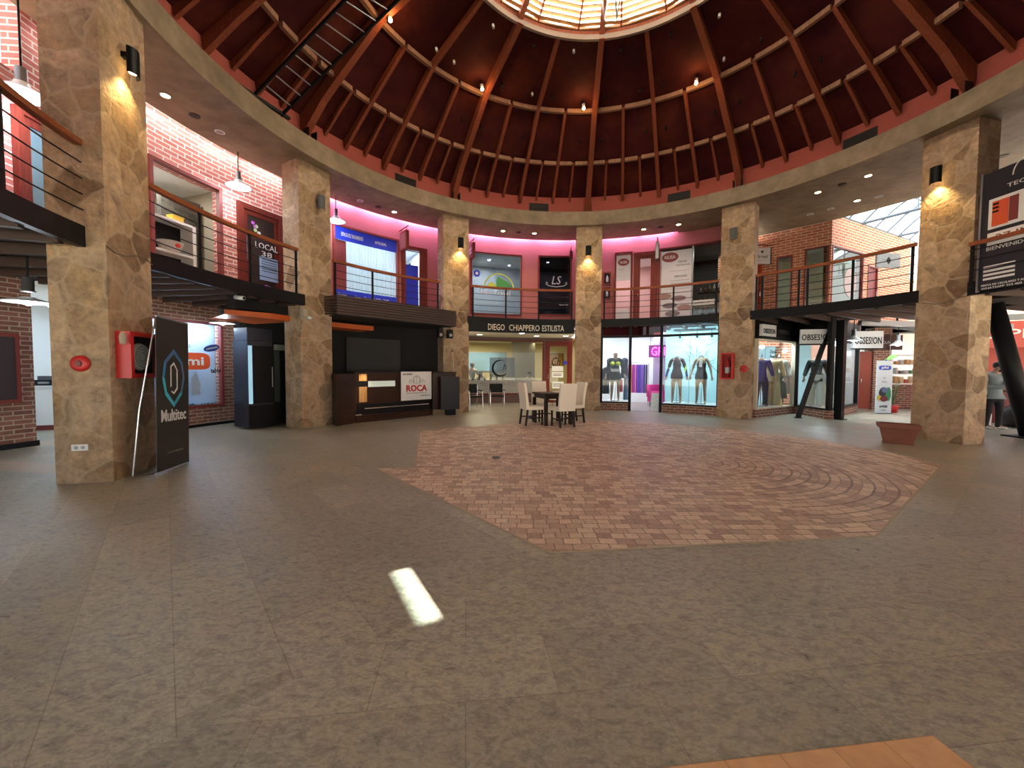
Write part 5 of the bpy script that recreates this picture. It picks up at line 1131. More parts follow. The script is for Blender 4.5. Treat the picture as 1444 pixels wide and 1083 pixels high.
for i, (a, lb) in enumerate(((29.6, 'left'), (33.3, 'middle'), (36.4, 'right'))):
    o = T('track_spot', 'small black track spot above the two dummies, %s one' % lb, 'lamp', P(a, 8.75, 2.62)); MB().tube([(0, 0, 0), (0, .02, .12)], .04, 10).build('housing', M['black'], o); MB().tube([(0, 0, .1), (0, .02, .28)], .01, 6).build('stem', M['black'], o)
o = tag(MB().arc(8.72, 8.78, 28.2, 37.2, 2.90, 2.94).build('light_track', M['black']), 'black light track above the two dummies', 'track')

M['turtle'] = flat('plum_knit', (.055, .028, .035), .8, noise=.2); M['blk_cloth'] = flat('black_cloth', (.012, .012, .014), .85); M['shorts'] = flat('patterned_shorts', (.035, .03, .03), .7, noise=.5, nscale=25)
M['yellow'] = flat('acid_yellow', (.62, .68, .04), .6)
t, J = mannequin(P(29.5, 8.15, .30), rotz(29.5), 'headless tan dummy in plum turtleneck with black gloves, left of the two', 0, 0)
garment(J, t, 'turtleneck', ['waist', 'chest', 'neckb', 'neck', 'shL', 'elL', 'shR', 'elR'], [('waist', 'chest'), ('chest', 'neckb'), ('neckb', 'neck'), ('neckb', 'shL'), ('neckb', 'shR'), ('shL', 'elL'), ('shR', 'elR')], M['turtle'], .010)
for s_ in 'LR': skin('long_glove', {'a': (*J['el' + s_], .048), 'b': (*J['wr' + s_], .036), 'c': (*J['ha' + s_], .044)}, [('a', 'b'), ('b', 'c')], M['navy'], t)
ellip(t, 'short_skirt', [(.125, 1.10), (.145, 1.02), (.178, .92), (.185, .80), (.18, .79), (.02, .80)], M['turtle'])
MB().tube([(.2, .02, 1.35), (.26, .0, 1.18), (.25, -.05, 1.0)], .02, 6).build('yellow_stripe', M['yellow'], t)
t, J = mannequin(P(35.0, 8.15, .30), rotz(35.0), 'headless tan dummy in black bodice and shorts, right of the two', 0, 0)
garment(J, t, 'bodice', ['waist', 'chest', 'neckb'], [('waist', 'chest'), ('chest', 'neckb')], M['blk_cloth'], .022, {'neckb': (0, .02, 1.40, .10, .07)})
ellip(t, 'shorts', [(.125, 1.10), (.145, 1.02), (.178, .92), (.185, .80), (.18, .79), (.02, .80)], M['shorts'])
MB().fpoly([(-.04, 1.40), (.05, 1.40), (.03, 1.16), (-.05, 1.18)], -.125, .01).build('white_panel', M['white'], t)
for s_ in (-1, 1): MB().tube([(.08 * s_, -.08, 1.3), (.06 * s_, -.03, 1.45), (.03 * s_, .02, 1.5)], .014, 6).build('strap', M['blk_cloth'], t)
t, J = mannequin(P(14.6, 8.15, .30), rotz(14.6), 'dummy with pale head in yellow bra and black skirt, left shop window', 0, 0, kind='head')
garment(J, t, 'jacket', TORSO, TE, M['blk_cloth'], .02)
ellip(t, 'skirt', [(.125, 1.10), (.145, 1.02), (.178, .92), (.235, .68)], M['blk_cloth'])
for x in (-.09, .09): MB().lathe([(.001, 0), (.08, .01), (.06, .05), (.001, .07)], (x, -.12, 1.27), 12, 'Y').build('yellow_cup', M['yellow'], t, smooth=True)
MB().fpoly([(-.15, 1.10), (.17, 1.10), (.15, 1.0), (-.13, 1.0)], -.15, .012).build('printed_band', M['white'], t)
for i, (a, r, c, w_, h, z, lb) in enumerate(((12.2, 8.3, (.02, .03, .05), .28, 1.0, .55, 'dark navy garment hanging at the left edge of the sportswear window'), (16.9, 8.35, (.015, .02, .06), .26, .75, 1.15, 'navy jacket hanging right of the yellow bra dummy'), (17.3, 8.2, (.10, .18, .30), .16, .9, .35, 'pale blue patterned leggings hanging low in the left shop window'), (16.2, 8.0, (.65, .06, .10), .10, .45, .65, 'small pink red top hanging beside the black skirt'), (13.3, 8.5, (.03, .035, .045), .25, .9, 1.0, 'charcoal coat hanging behind the yellow bra dummy'))):
    t = T('hanging_garment', lb, 'garment', P(a, r, z), rotz(a)); gm = MB(); n = 16
    for j in range(n):
        t0, t1 = 2 * pi * j / n, 2 * pi * (j + 1) / n; q = lambda t_, s_: (w_ / 2 * s_ * cos(t_) * (1 + .12 * sin(5 * t_)), .07 * s_ * sin(t_) * (1 + .2 * sin(7 * t_)))
        gm.face([(*q(t0, 1.1), 0), (*q(t1, 1.1), 0), (*q(t1, .9), h * .6), (*q(t0, .9), h * .6)]); gm.face([(*q(t0, .9), h * .6), (*q(t1, .9), h * .6), (*q(t1, 1.0), h * .92), (*q(t0, 1.0), h * .92)]); gm.face([(*q(t0, 1.0), h * .92), (*q(t1, 1.0), h * .92), (*q(t1, .2), h), (*q(t0, .2), h)])
    gm.build('fabric', flat('garment%d' % i, c, .8, noise=.3), t, smooth=True); MB().tube([(-w_ * .45, 0, h * .95), (0, 0, h + .03), (w_ * .45, 0, h * .95)], .008, 6).build('hanger', M['chrome'], t)
# inside through the door: neon, rack, armchair, drawers
t = T('neon_sign', 'pink glowing neon letters GRI on the pale wall inside the sportswear shop', 'neon sign', P(24.3, 9.7, 2.2), rotz(24.6))
MB().box(-.36, .36, .06, .08, -.24, .24).build('backing', flat('pink_backing', (.16, .03, .15), .5), t)
text('GRI', .50, .34, flat('neon_pink', (1, .1, .8), .5, emit=(1, .07, .75), es=5), t, y=-.01, bold=-.01, depth=.012, name='neon_letters'); MB().tube([(-.3, .08, .24), (-.3, .08, .8)], .006, 6).build('hanging_wire', M['black'], t)
point('neon_glow', (0, -.25, -.1), 4, (1, .12, .8), .15, t)
S(MB().arc(10.2, 10.28, 23.1, 27.5, 0, 3.0, step=2).build('wall_neon', flat('lilac_wall', (.55, .50, .66), .9)))
t = T('folded_chair', 'magenta upholstered armchair seen through the sportswear shop door', 'armchair', P(25.3, 9.45, 0), rotz(25) + .9); t.name = 'armchair'
M['magenta'] = flat('magenta_velvet', (.55, .03, .22), .6)
MB().box(-.38, .38, -.35, .35, .22, .45).build('seat', M['magenta'], t, bevel=.05); MB().box(-.38, .38, .22, .40, .4, .88).build('backrest', M['magenta'], t, bevel=.06)
for x in (-.38, .30): MB().box(x, x + .09, -.35, .35, .3, .64).build('armrest', M['magenta'], t, bevel=.03)
for x in (-.3, .3):
    for y in (-.28, .28): MB().tube([(x, y, .23), (x, y, 0)], .018, 6).build('leg', M['black'], t)
t = T('a_frame_sign', 'small white patterned stand-up sign in the sportswear doorway', 'sign', P(24.7, 8.3, 0), rotz(24.7))
MB().hexa([Vector(v) for v in ((-.2, -.18, 0), (.2, -.18, 0), (.2, -.16, 0), (-.2, -.16, 0), (-.15, 0, .62), (.15, 0, .62), (.15, .02, .62), (-.15, .02, .62))]).build('front_panel', flat('mottled_white', (.5, .48, .46), .6, noise=.6, nscale=18), t)
MB().hexa([Vector(v) for v in ((-.2, .2, 0), (.2, .2, 0), (.2, .22, 0), (-.2, .22, 0), (-.15, .02, .62), (.15, .02, .62), (.15, .04, .62), (-.15, .04, .62))]).build('rear_panel', M['white'], t)
t = T('clothes_rack', 'clothes rack inside the sportswear shop doorway', 'clothes rack', P(19.9, 10.0, 0), rotz(19.9))
MB().tube([(-.45, 0, 0), (-.45, 0, 1.75), (.4, 0, 1.75), (.4, 0, 0)], .018, 8).build('rail', M['chrome'], t)
for x in (-.45, .4): MB().tube([(x, -.22, .02), (x, .22, .02)], .018, 6).build('foot', M['chrome'], t)
gc = [(.55, .05, .25), (.65, .2, .12), (.35, .05, .30), (.55, .12, .35), (.16, .05, .35), (.10, .06, .40), (.22, .08, .42), (.06, .04, .22), (.04, .03, .08)]
for i, c in enumerate(gc):
    x = -.36 + i * .085; t2 = tag(MB().box(-.035, .035, -.2, .2, 0, 1.15).build('hanging_garment', flat('rackcloth%d' % i, c, .8), loc=P(19.9, 10.0, .52) + Vector((x * cos(radians(19.9)), -x * sin(radians(19.9)), 0)), rz=rotz(19.9), bevel=.015), ['magenta', 'orange red', 'dark purple', 'rose', 'indigo', 'blue violet', 'violet', 'dark indigo', 'black'][i] + ' garment on the rack inside the sportswear shop', 'garment', 'garments on the sportswear rack')
    MB().tube([(0, 0, 1.15), (0, 0, 1.23)], .006, 6).build('hanger_hook', M['chrome'], t2)
t = T('track_spot', 'lit spot lamp on the dark ceiling inside the sportswear shop door', 'lamp', P(20.6, 8.9, 2.75)); MB().disc(0, 0, 0, .05, .1).build('housing', M['black'], t); MB().disc(0, 0, -.012, .05, .012).build('lens', M['lamp_cool'], t); MB().tube([(0, 0, .1), (0, 0, .28)], .01, 6).build('stem', M['black'], t)

# ------------------------------------------------------------------ dining table and chairs
def parson(label, loc, rz, first=None):
    if first: return dup(first, loc, rz, label)
    t = T('dining_chair', label, 'chair', loc, rz, 'cream dining chairs around the dark table')   # seat faces local -y
    MB().box(-.23, .23, -.24, .20, .41, .50).build('seat', M['cream'], t, bevel=.025)
    b_ = MB(); N = 8
    for i in range(N):
        z0, z1 = .42 + .70 * i / N, .42 + .70 * (i + 1) / N; y = lambda z: .19 + .09 * ((z - .42) / .7) ** 1.6
        th = .075
        b_.hexa([Vector(v) for v in ((-.23, y(z0) - .0, z0), (.23, y(z0), z0), (.23, y(z0) + th, z0), (-.23, y(z0) + th, z0), (-.23, y(z1), z1), (.23, y(z1), z1), (.23, y(z1) + th - .01, z1), (-.23, y(z1) + th - .01, z1))])
    b_.build('backrest', M['cream'], t)
    for x in (-.2, .2):
        MB().bar((x, -.2, 0), (x, -.2, .41), .042).build('leg', M['dkwood'], t); MB().bar((x, .27, 0), (x, .215, .42), .042).build('leg', M['dkwood'], t)
        MB().bar((x, -.2, .20), (x, .24, .20), .03).build('stretcher', M['dkwood'], t)
    MB().bar((-.2, .02, .20), (.2, .02, .20), .03).build('stretcher', M['dkwood'], t)
    return t
TC = Vector((1.10, 10.68, 0)); u1 = Vector((-.93, -.36, 0)); u2 = Vector((.36, -.93, 0))
t = T('dining_table', 'square dark wood dining table between four cream chairs', 'table', TC, atan2(u2.x, -u2.y))
MB().box(-.42, .42, -.42, .42, .80, .845).build('tabletop', M['dkwood'], t, bevel=.006)
for s_ in (-1, 1):
    MB().box(-.37, .37, s_ * .36 - .015, s_ * .36 + .015, .70, .80).build('apron', M['dkwood'], t); MB().box(s_ * .36 - .015, s_ * .36 + .015, -.345, .345, .70, .80).build('apron', M['dkwood'], t)
for x in (-.37, .37):
    for y in (-.37, .37): MB().box(x - .04, x + .04, y - .04, y + .04, 0, .70).build('leg', M['dkwood'], t)
def facing(v): return atan2(v.x, -v.y)         # rotation that turns local -y to direction v
def seat_at(u, D, label, first=None): return parson(label, TC + u * D, facing(-u), first)
c1_ = seat_at(u2, .58, 'cream high-back chair with its back to the viewer, right front of the table')
seat_at(u1, .60, 'cream high-back chair at the left end of the dark table', c1_)
seat_at(-u1, .62, 'cream high-back chair seen from its side, rightmost at the dark table', c1_)
seat_at(-u2, .60, 'cream high-back chair behind the dark table, nearest the salon window', c1_)
tag(MB().box(-.16, .16, -.11, .11, 0, .02).build('paper_stack', M['white'], loc=TC + Vector((.2, .15, .847)), rz=.4), 'white papers lying on the dark dining table', 'papers')
# waiting chairs
def waiting(label, loc, rz, first=None):
    if first: return dup(first, loc, rz, label)
    t = T('waiting_chair', label, 'chair', loc, rz, 'black waiting chairs with chrome frames')     # seat faces local -y
    MB().box(-.24, .24, -.22, .22, .42, .48).build('seat', M['black'], t, bevel=.025)
    bk = MB(); N = 8
    for i in range(N):
        x0, x1 = -.25 + .5 * i / N, -.25 + .5 * (i + 1) / N; y = lambda x: .26 - .06 * (x / .25) ** 2 * 1
        bk.hexa([Vector(v) for v in ((x0, y(x0), .56), (x1, y(x1), .56), (x1, y(x1) + .035, .56), (x0, y(x0) + .035, .56), (x0, y(x0) + .04, .90), (x1, y(x1) + .04, .90), (x1, y(x1) + .07, .90), (x0, y(x0) + .07, .90))])
    bk.build('backrest', M['black'], t, bevel=.01)
    for x in (-.26, .26):
        MB().tube([(x, -.24, 0), (x, -.22, .44), (x, -.2, .64), (x, .18, .66)], .013, 8).build('leg', M['chrome'], t); MB().tube([(x, .28, 0), (x, .22, .44), (x, .25, .86)], .013, 8).build('leg', M['chrome'], t)
        MB().box(x - .025, x + .025, -.2, .15, .66, .69).build('armrest', M['black'], t, bevel=.006)
    MB().tube([(-.26, .0, .43), (.26, .0, .43)], .012, 6).build('crossbar', M['chrome'], t)
    return t
w1 = waiting('black waiting chair with chrome legs below the salon window, left one', P(-22.5, 8.35), rotz(-22.5) + .15)
waiting('black waiting chair with chrome legs below the salon window, right one', P(-16.2, 8.45), rotz(-16.2) - .12, w1)

# ------------------------------------------------------------------ people
M['grey_top'] = flat('grey_knit', (.22, .25, .27), .85, noise=.15); M['sweater'] = flat('grey_hoodie', (.26, .31, .33), .85, noise=.12); M['trousers'] = flat('black_trousers', (.012, .012, .016), .8)
fw = (P(-19, 14) - P(-19, 10)).normalized()
t = T('person', 'person in a grey top standing with back turned at the salon mirror', 'person', P(-17.4, 12.2), rotz(-17.4) + pi - .3)
J = joints(dict(elL=(-.30, -.14, 1.18), wrL=(-.16, -.36, 1.28), haL=(-.12, -.43, 1.31), elR=(.30, -.14, 1.18), wrR=(.14, -.36, 1.3), haR=(.1, -.43, 1.33)))
body(J, t, M['skin']); garment(J, t, 'grey_top', TORSO, TE, M['grey_top'], .022); garment(J, t, 'trousers', LEGS, LE, M['trousers'], .02); shoes(J, t, M['black']); face_parts(J, t, (0, -1, 0), flat('brown_hair', (.06, .035, .02), .7), .10)
def seated(name, label, loc, rz, topmat, hairmat, long=.0, cape=None):
    t = T(name, label, 'person', loc, rz)
    J = joints(dict(pelvis=(0, .05, .52), waist=(0, .06, .68), chest=(0, .05, .87), neckb=(0, .05, 1.02), neck=(0, .03, 1.10), head=(0, .0, 1.20), shL=(-.17, .04, .99), shR=(.17, .04, .99), elL=(-.22, -.02, .74), elR=(.22, -.02, .74), wrL=(-.14, -.22, .66), wrR=(.14, -.22, .66), haL=(-.11, -.30, .66), haR=(.11, -.30, .66),
                  hipL=(-.10, -.14, .50), hipR=(.10, -.14, .50), knL=(-.12, -.40, .50), knR=(.12, -.40, .50), anL=(-.12, -.40, .09), anR=(.12, -.40, .09), toL=(-.12, -.53, .03), toR=(.12, -.53, .03)))
    body(J, t, M['skin']); garment(J, t, 'top', TORSO, TE, topmat, .02); garment(J, t, 'trousers', LEGS, LE, M['trousers'], .02); shoes(J, t, M['black']); face_parts(J, t, (0, -1, 0), hairmat, long)
    return t
def stool(p, label, group=None):
    s_ = T('salon_chair', label, 'chair', p); MB().disc(0, 0, .33, .22, .07).build('seat', M['black'], s_); MB().tube([(0, 0, .03), (0, 0, .33)], .03, 8).build('stem', M['chrome'], s_); MB().disc(0, 0, 0, .24, .03).build('base', M['chrome'], s_); return s_
p_ = P(-15.2, 12.6); stool(p_, 'round black salon stool under the seated long-haired client'); seated('person', 'person with long dark hair seated beside the standing hairdresser', p_ + Vector((0, 0, .02)), rotz(-15) + pi, M['blk_cloth'], M['hair'], .35)
p_ = P(-4.9, 11.5); stool(p_, 'round black stool behind the salon window left of the door'); seated('person', 'person with short dark hair seated low behind the salon window', p_ + Vector((0, 0, .02)), rotz(-5), M['beige'], M['hair'])
# ------------------------------------------------------------------ right wing, upstairs
WA, WB, WC = (8.2, 15.86), (10.63, 13.28), (16.0, 16.0)
S(MB().wall(WA, WB, 3.1, 6.7, .22, [(1.25, 1.55, 3.1, 5.45), (2.0, 2.48, 3.45, 5.55), (2.82, 3.50, 3.5, 5.68)]).build('wall_brick_corner', M['brick_or']))
S(MB().wall(WB, WC, 3.1, 6.7, .22, [(.06, 2.2, 3.5, 5.68), (2.55, 3.3, 3.1, 5.3)]).build('wall_brick_receding', M['brick_or']))
S(MB().face([(7.9, 14.6, 3.1), (10.63, 13.28, 3.1), (16.5, 16.2, 3.1), (16, 21, 3.1), (7, 21, 3.1)]).face([(7.9, 14.6, 3.22), (10.63, 13.28, 3.22), (16.5, 16.2, 3.22), (16, 21, 3.22), (7, 21, 3.22)]).build('floor_upper_right', M['under']))
S(MB().face([(8.3, 16.3, 6.3), (10.9, 13.7, 6.3), (16.2, 16.4, 6.3), (12, 19, 6.3)]).build('ceiling_upper_right', M['gray_wall'])); S(MB().wall((8.6, 17.5), (15.5, 17.9), 3.22, 6.3, .1).build('wall_upper_right_room', flat('sage_wall', (.34, .40, .36), .9)))
area('room_light', (11.5, 15.6, 6.2), (11.5, 15.6, 3), 1.2, 40, (.95, 1, .95))
d = Vector((WB[0] - WA[0], WB[1] - WA[1], 0)).normalized(); d3 = Vector((WC[0] - WB[0], WC[1] - WB[1], 0)).normalized()
M['sageglass'] = glass('sage_glass', (.62, .70, .64), .14, .9)
def flatwin(name, label, p, dr, u0, u1, z0, z1, pane, frame='dkred', off=-.02, cat='window'):
    a = atan2(dr.y, dr.x); t = T(name, label, cat, Vector((*p, 0)) + dr * (u0 + u1) / 2 + Vector((0, 0, z0)), a); w2 = (u1 - u0) / 2; h = z1 - z0
    fr = MB(); fr.box(-w2, w2, off, .1, 0, .05); fr.box(-w2, w2, off, .1, h - .05, h); fr.box(-w2, -w2 + .05, off, .1, .05, h - .05); fr.box(w2 - .05, w2, off, .1, .05, h - .05); fr.build('window_frame', M[frame], t)
    MB().box(-w2 + .05, w2 - .05, .03, .04, .05, h - .05).build('pane', pane, t); return t
flatwin('shop_window', 'narrow upstairs window in the orange brick wall beside the hanging white sign', WA, d, 2.0, 2.48, 3.45, 5.55, M['sageglass'])
t = flatwin('shop_window', 'wide upstairs corner window left half in the orange brick wall', WA, d, 2.82, 3.50, 3.5, 5.68, M['sageglass'])
t = flatwin('shop_window', 'wide upstairs corner window right half, receding, with a faint balloon drawing', WB, d3, .06, 2.2, 3.5, 5.68, M['sageglass'])
MB().fdisc(.25, .02, 1.05, .42, .5, .005).build('balloon_decal', flat('faint_rose', (.40, .30, .27), .6), t)
t = flatwin('shop_door', 'orange red upstairs door just right of the fifth pillar', WA, d, 1.25, 1.55, 3.22, 5.45, flat('orange_door', (.45, .08, .03), .4), 'orange', cat='door'); MB().tube([(.1, -.04, 1.0), (.1, -.04, 1.15)], .012, 6).build('door_handle', M['chrome'], t)
p0 = Vector((*WA, 0)) + d * 1.35 + Vector((-.35, -.45, 0)); t = T('projecting_sign', 'pale hanging sign with dark script on the orange brick wall', 'sign', p0 + Vector((.25, 0, 5.32)), 0)
MB().box(-.30, .30, -.03, .03, 0, .58).build('sign_board', flat('grey_white_sign', (.52, .50, .48), .6), t); MB().tube([(-.36, 0, .68), (.38, 0, .68)], .015, 6).build('bracket', M['black'], t); MB().box(.3, .33, -.035, .035, -.02, .6).build('edge_strip', M['black'], t)
for x in (-.2, .2): MB().tube([(x, 0, .58), (x, 0, .68)], .008, 6).build('hanger', M['black'], t)
text('The head', .42, .11, M['black'], t, z=.27, y=-.032, shear=.3); text('ESTUDIO', .34, .04, M['steel'], t, z=.14, y=-.032); MB().fpoly([(-.06, .44), (0, .38), (.06, .44), (.0, .48)], -.036, .004).build('heart_mark', M['black'], t)
# far things on the receding wall
t = flatwin('shop_door', 'dark red upstairs door on the receding brick wall', WB, d3, 2.55, 3.3, 3.22, 5.3, M['dkred'], cat='door'); MB().tube([(.25, -.04, 1.0), (.25, -.04, 1.2)], .012, 6).build('door_handle', M['chrome'], t)
pm = Vector((*WB, 0)) + d3 * 2.3; t = T('projecting_sign', 'grey patterned sign on the receding brick wall under the glass roof', 'sign', pm + Vector((.35, -.5, 5.05)), .1); MB().box(-.45, .45, -.03, .03, 0, .5).build('sign_board', flat('grey_pattern', (.20, .20, .19), .6, noise=.5, nscale=20), t); MB().tube([(-.5, 0, .6), (.6, 0, .66)], .012, 6).build('bracket', M['black'], t); MB().fpoly([(-.1, .25), (0, .38), (.1, .25), (0, .12)], -.036, .004).build('diamond_mark', M['black'], t)
S(MB().box(13, 30, 21.0, 21.3, 0, 6.3).build('wall_far', flat('far_salmon', (.50, .30, .26), .9))); 
for i, x in enumerate((18.4, 20.3)):
    t = T('red_pilaster', 'dark red pilaster on the far upper wall, %s one' % ('left', 'right')[i], 'pilaster', (x, 20.8, 3.2)); MB().box(-.35, .35, -.1, .15, 0, 2.4).build('shaft', M['dkred'], t); MB().box(-.4, .4, -.14, .18, 2.4, 2.5).build('cap', M['white'], t)
t = T('framed_picture', 'black framed picture with two white squares on the far upper wall', 'picture', (20.3 + 1.6, 20.98, 4.6)); MB().box(-.5, .5, -.04, .02, 0, 1.1).build('frame', M['black'], t)
for z in (.15, .6): MB().box(-.2, .2, -.06, -.03, z, z + .32).build('white_print', M['white'], t)
t = T('far_railing', 'distant railing with pale handrail in the glass-roofed upper gallery', 'railing', (15.3, 16.9, 3.22), radians(12)); MB().box(-2.4, 5, -.04, .04, 1.02, 1.1).build('handrail', M['handrail'], t); MB().box(-2.4, 5, -.03, .03, -.25, 0).build('edge_beam', M['black'], t)
for i in range(6): MB().box(-2.3 + 1.4 * i, -2.24 + 1.4 * i, -.03, .03, 0, 1.02).build('post', M['black'], t)
for z in (.25, .5, .75): MB().tube([(-2.4, 0, z), (5, 0, z)], .01, 6).build('rod', M['black'], t)
o = tag(MB().lathe([(.001, 0), (.1, 0), (.1, 3.4), (.001, 3.4)], n=12).build('steel_column', flat('pale_steel', (.55, .58, .6), .5), loc=(15.0, 14.6, 3.22), smooth=True), 'slim pale steel column under the glass roof beyond the gallery', 'column'); MB().box(-.15, .15, -.15, .15, 0, .03).build('base_plate', M['black'], o)
# glass roof
t = T('glass_roof', 'bright barrel-vaulted glass roof on grey steel trusses over the right passage', 'roof', (10.6, 12.6, 6.7), atan2(d3.y, d3.x))
W_ = 5.2; RB_ = flat('truss_steel', (.14, .18, .22), .5, .2)
arc_ = lambda f_: (-W_ + (W_ + .6) * f_, 1.35 * sin(pi * f_) ** .8 if 0 < f_ < 1 else 0)
for i in range(13):
    x = -.5 + i * .95; MB().tube([(x, *arc_(k / 12)) for k in range(13)], .035, 6).build('arched_rib', RB_, t)
for k in (0, 2, 4, 6, 8, 10, 12): y, z = arc_(k / 12); MB().tube([(-.5, y, z), (10.9, y, z)], .03, 6).build('purlin', RB_, t)
for i in range(0, 13, 3):
    x = -.5 + i * .95; MB().tube([(x, -W_, 0), (x, .6, 0)], .05, 6).build('tie_bar', RB_, t)
    for k in (3, 6, 9): y, z = arc_(k / 12); MB().tube([(x, y, 0), (x, y, z)], .025, 6).build('strut', RB_, t)
pn = MB()
for k in range(12):
    (y0, z0), (y1, z1) = arc_(k / 12), arc_((k + 1) / 12); pn.face([(-.5, y0, z0 + .05), (10.9, y0, z0 + .05), (10.9, y1, z1 + .05), (-.5, y1, z1 + .05)])
rp = bpy.data.materials.new('roof_sheet'); rp.use_nodes = True; nt = rp.node_tree; nt.nodes.clear(); oo = nt.nodes.new('ShaderNodeOutputMaterial'); tr = nt.nodes.new('ShaderNodeBsdfTranslucent'); tr.inputs[0].default_value = (.16, .18, .20, 1); nt.links.new(tr.outputs[0], oo.inputs[0])
pn.build('roof_sheet', rp, t)
o = tag(MB().box(0, 5, -.1, .1, 0, .5).build('orange_beam', M['orange_wall'], loc=(15.2, 12.2, 6.9), rz=.25), 'orange painted beam end under the glass roof', 'beam'); MB().box(0, 5, -.14, .14, .5, .56).build('capping', M['white'], o)
S(MB().arc(11.0, 11.2, 83, 112, 3.1, 7.0, step=3).build('wall_upper_far_right', M['brick_or']))
# ------------------------------------------------------------------ right wing, ground: the corner clothes shop
Q = [(7.52, 12.08), (9.62, 13.38), (9.60, 11.85), (12.31, 13.99)]
M['cream_frame'] = flat('cream_frame', (.62, .55, .42), .5)
pl = MB()
for a, b2 in zip(Q, Q[1:]): pl.wall(a, b2, 0, .26, .14)
S(pl.build('wall_corner_plinth', M['brick_dn']))
labs = ['lit display window of the corner clothes shop, next to the pillar', 'display window of the corner clothes shop behind the slanting black bar', 'aqua lit side window of the corner clothes shop, receding right']
for (a, b2), lb in zip(zip(Q, Q[1:]), labs):
    dv = Vector((b2[0] - a[0], b2[1] - a[1], 0)); L = dv.length; dv /= L
    flatwin('shop_window', lb, a, dv, 0.0, L, .26, 2.45, M['glass'], 'cream_frame' if a == Q[0] else 'black')
hd = MB()
for a, b2 in zip(Q, Q[1:]): hd.wall(a, b2, 2.45, 3.08, .12)
S(hd.build('trim_3', M['black']))
S(MB().wall((7.6, 12.3), (7.9, 17.5), 0, 3.1, -.1).build('wall_corner_shop_left', M['white_wall'])); S(MB().wall((7.9, 16.0), (13.2, 17.4), 0, 3.1, .1).build('wall_corner_shop_back', flat('aqua_back', (.50, .74, .82), .9)))
S(MB().face([(7.6, 12.2, 3.06), (9.7, 13.5, 3.06), (9.7, 12.0, 3.06), (12.4, 14.1, 3.06), (13.2, 17.4, 3.06), (7.9, 16, 3.06)]).build('ceiling_corner_shop', M['white_wall']))
for q in ((8.6, 13.4), (10.5, 13.4), (11.6, 14.6)): area('shop_light', (*q, 3.0), (*q, 0), .6, 70, (.78, .92, 1))
S(MB().box(9.95, 10.35, 14.5, 14.9, 0, 3.05).build('wall_inner_pier', M['brick_or'])); S(MB().wall((8.3, 14.3), (9.9, 14.6), 2.35, 3.05, .1).build('wall_inner_lintel', M['brick_or']))
def sgn(label, p, q, z0, z1, s_, tw, dark=False):
    p = Vector((*p, 0)); q = Vector((*q, 0)); L = (q - p).length; t = T('shop_sign', label, 'sign', (p + q) / 2 + Vector((0, 0, z0)), atan2(q.y - p.y, q.x - p.x))
    MB().box(-L / 2, L / 2, -.04, .04, 0, z1 - z0).build('sign_board', M['black'] if dark else flat('white_sign', (.62, .62, .63), .5), t); MB().box(-L / 2 - .02, L / 2 + .02, -.05, .05, -.04, 0).build('lower_rail', M['black'], t)
    if s_: text(s_, tw, (z1 - z0) * .42, M['black'] if not dark else flat('shaded_letter', (.06, .06, .06), .5), t, z=(z1 - z0) * .45, y=-.045, bold=.012)
    return t
sgn('white OBSES!ON sign box touching the pillar, smallest of the three', (7.55, 12.0), (8.28, 12.45), 2.52, 2.88, 'OBSES!ON', .72)
sgn('dark OBSES!ON band beside the small white sign box', (8.30, 12.46), (9.1, 12.95), 2.55, 2.88, 'OBSES!ON', .7, True)  # shade on the sign's side put into black board and dim letters
sgn('white OBSES!ON sign crossed by the slanting black bar', (8.93, 12.25), (9.78, 12.02), 2.30, 2.74, 'OBSES!ON', .82)
sgn('white OBSES!ON sign at the right, with lamp glare on it', (11.3, 13.1), (12.15, 12.95), 2.22, 2.78, 'OBSES!ON', .78)
o = tag(MB().box(-.10, .10, -.10, .10, 0, 3.0).build('black_post', M['black'], loc=(9.93, 11.90, 0), rz=.5, bevel=.01), 'upright black steel post in front of the corner clothes shop', 'post'); MB().box(-.16, .16, -.16, .16, 0, .02).build('base_plate', M['black'], o)
o = tag(MB().bar((-.42, .05, 0), (.42, -.05, 2.95), .10, .10).build('slanting_bar', M['black'], loc=(9.3, 12.1, 0)), 'slanting black steel bar leaning across the corner shop window', 'bar'); MB().box(-.5, -.34, -.03, .13, 0, .02).build('foot', M['black'], o)
pendant((10.9, 12.6, 2.45), 'white lamp glaring in front of the right OBSES!ON sign', 2.4, e=9, ztop=3.1, rs=.22)
pendant((13.4, 13.7, 2.38), 'white lamp glaring above the phone company banner', 2.4, e=9, ztop=3.1, rs=.22)
# dummies of the corner shop
M['gold'] = flat('gold_cream_cloth', (.55, .42, .22), .6, noise=.25); M['jeans'] = flat('dark_jeans', (.02, .04, .09), .8); M['olive'] = flat('olive_cloth', (.06, .06, .045), .8); M['ivory'] = flat('ivory_trousers', (.62, .60, .52), .8)
t, J = mannequin((8.72, 13.15, .26), -.55, 'dummy in golden cream wide outfit in the window next to the pillar', 0, 0)
garment(J, t, 'cream_jacket', TORSO, TE, M['gold'], .03)
w_ = ellip(t, 'trouser_waist', [(.13, 1.08), (.18, .94), (.18, .80)], M['gold'])
for s_ in (-1, 1): ellip(t, 'trouser_leg', [(.10, .92), (.11, .6), (.11, .4), (.15, .05)], M['gold'], (.08 * s_, 0, 0), .9, .05 * s_)
t, J = mannequin((9.12, 13.45, .26), -.55, 'dummy in cream blouse and olive skirt beside the golden outfit', 0, 0)
garment(J, t, 'blouse', TORSO, TE, M['ivory'], .022); ellip(t, 'long_skirt', [(.12, 1.10), (.175, .92), (.20, .6), (.24, .25)], M['olive'])
t, J = mannequin((8.24, 13.0, .26), -.55, 'dummy in dark navy clothes half hidden at the left of the corner window', 0, 0)
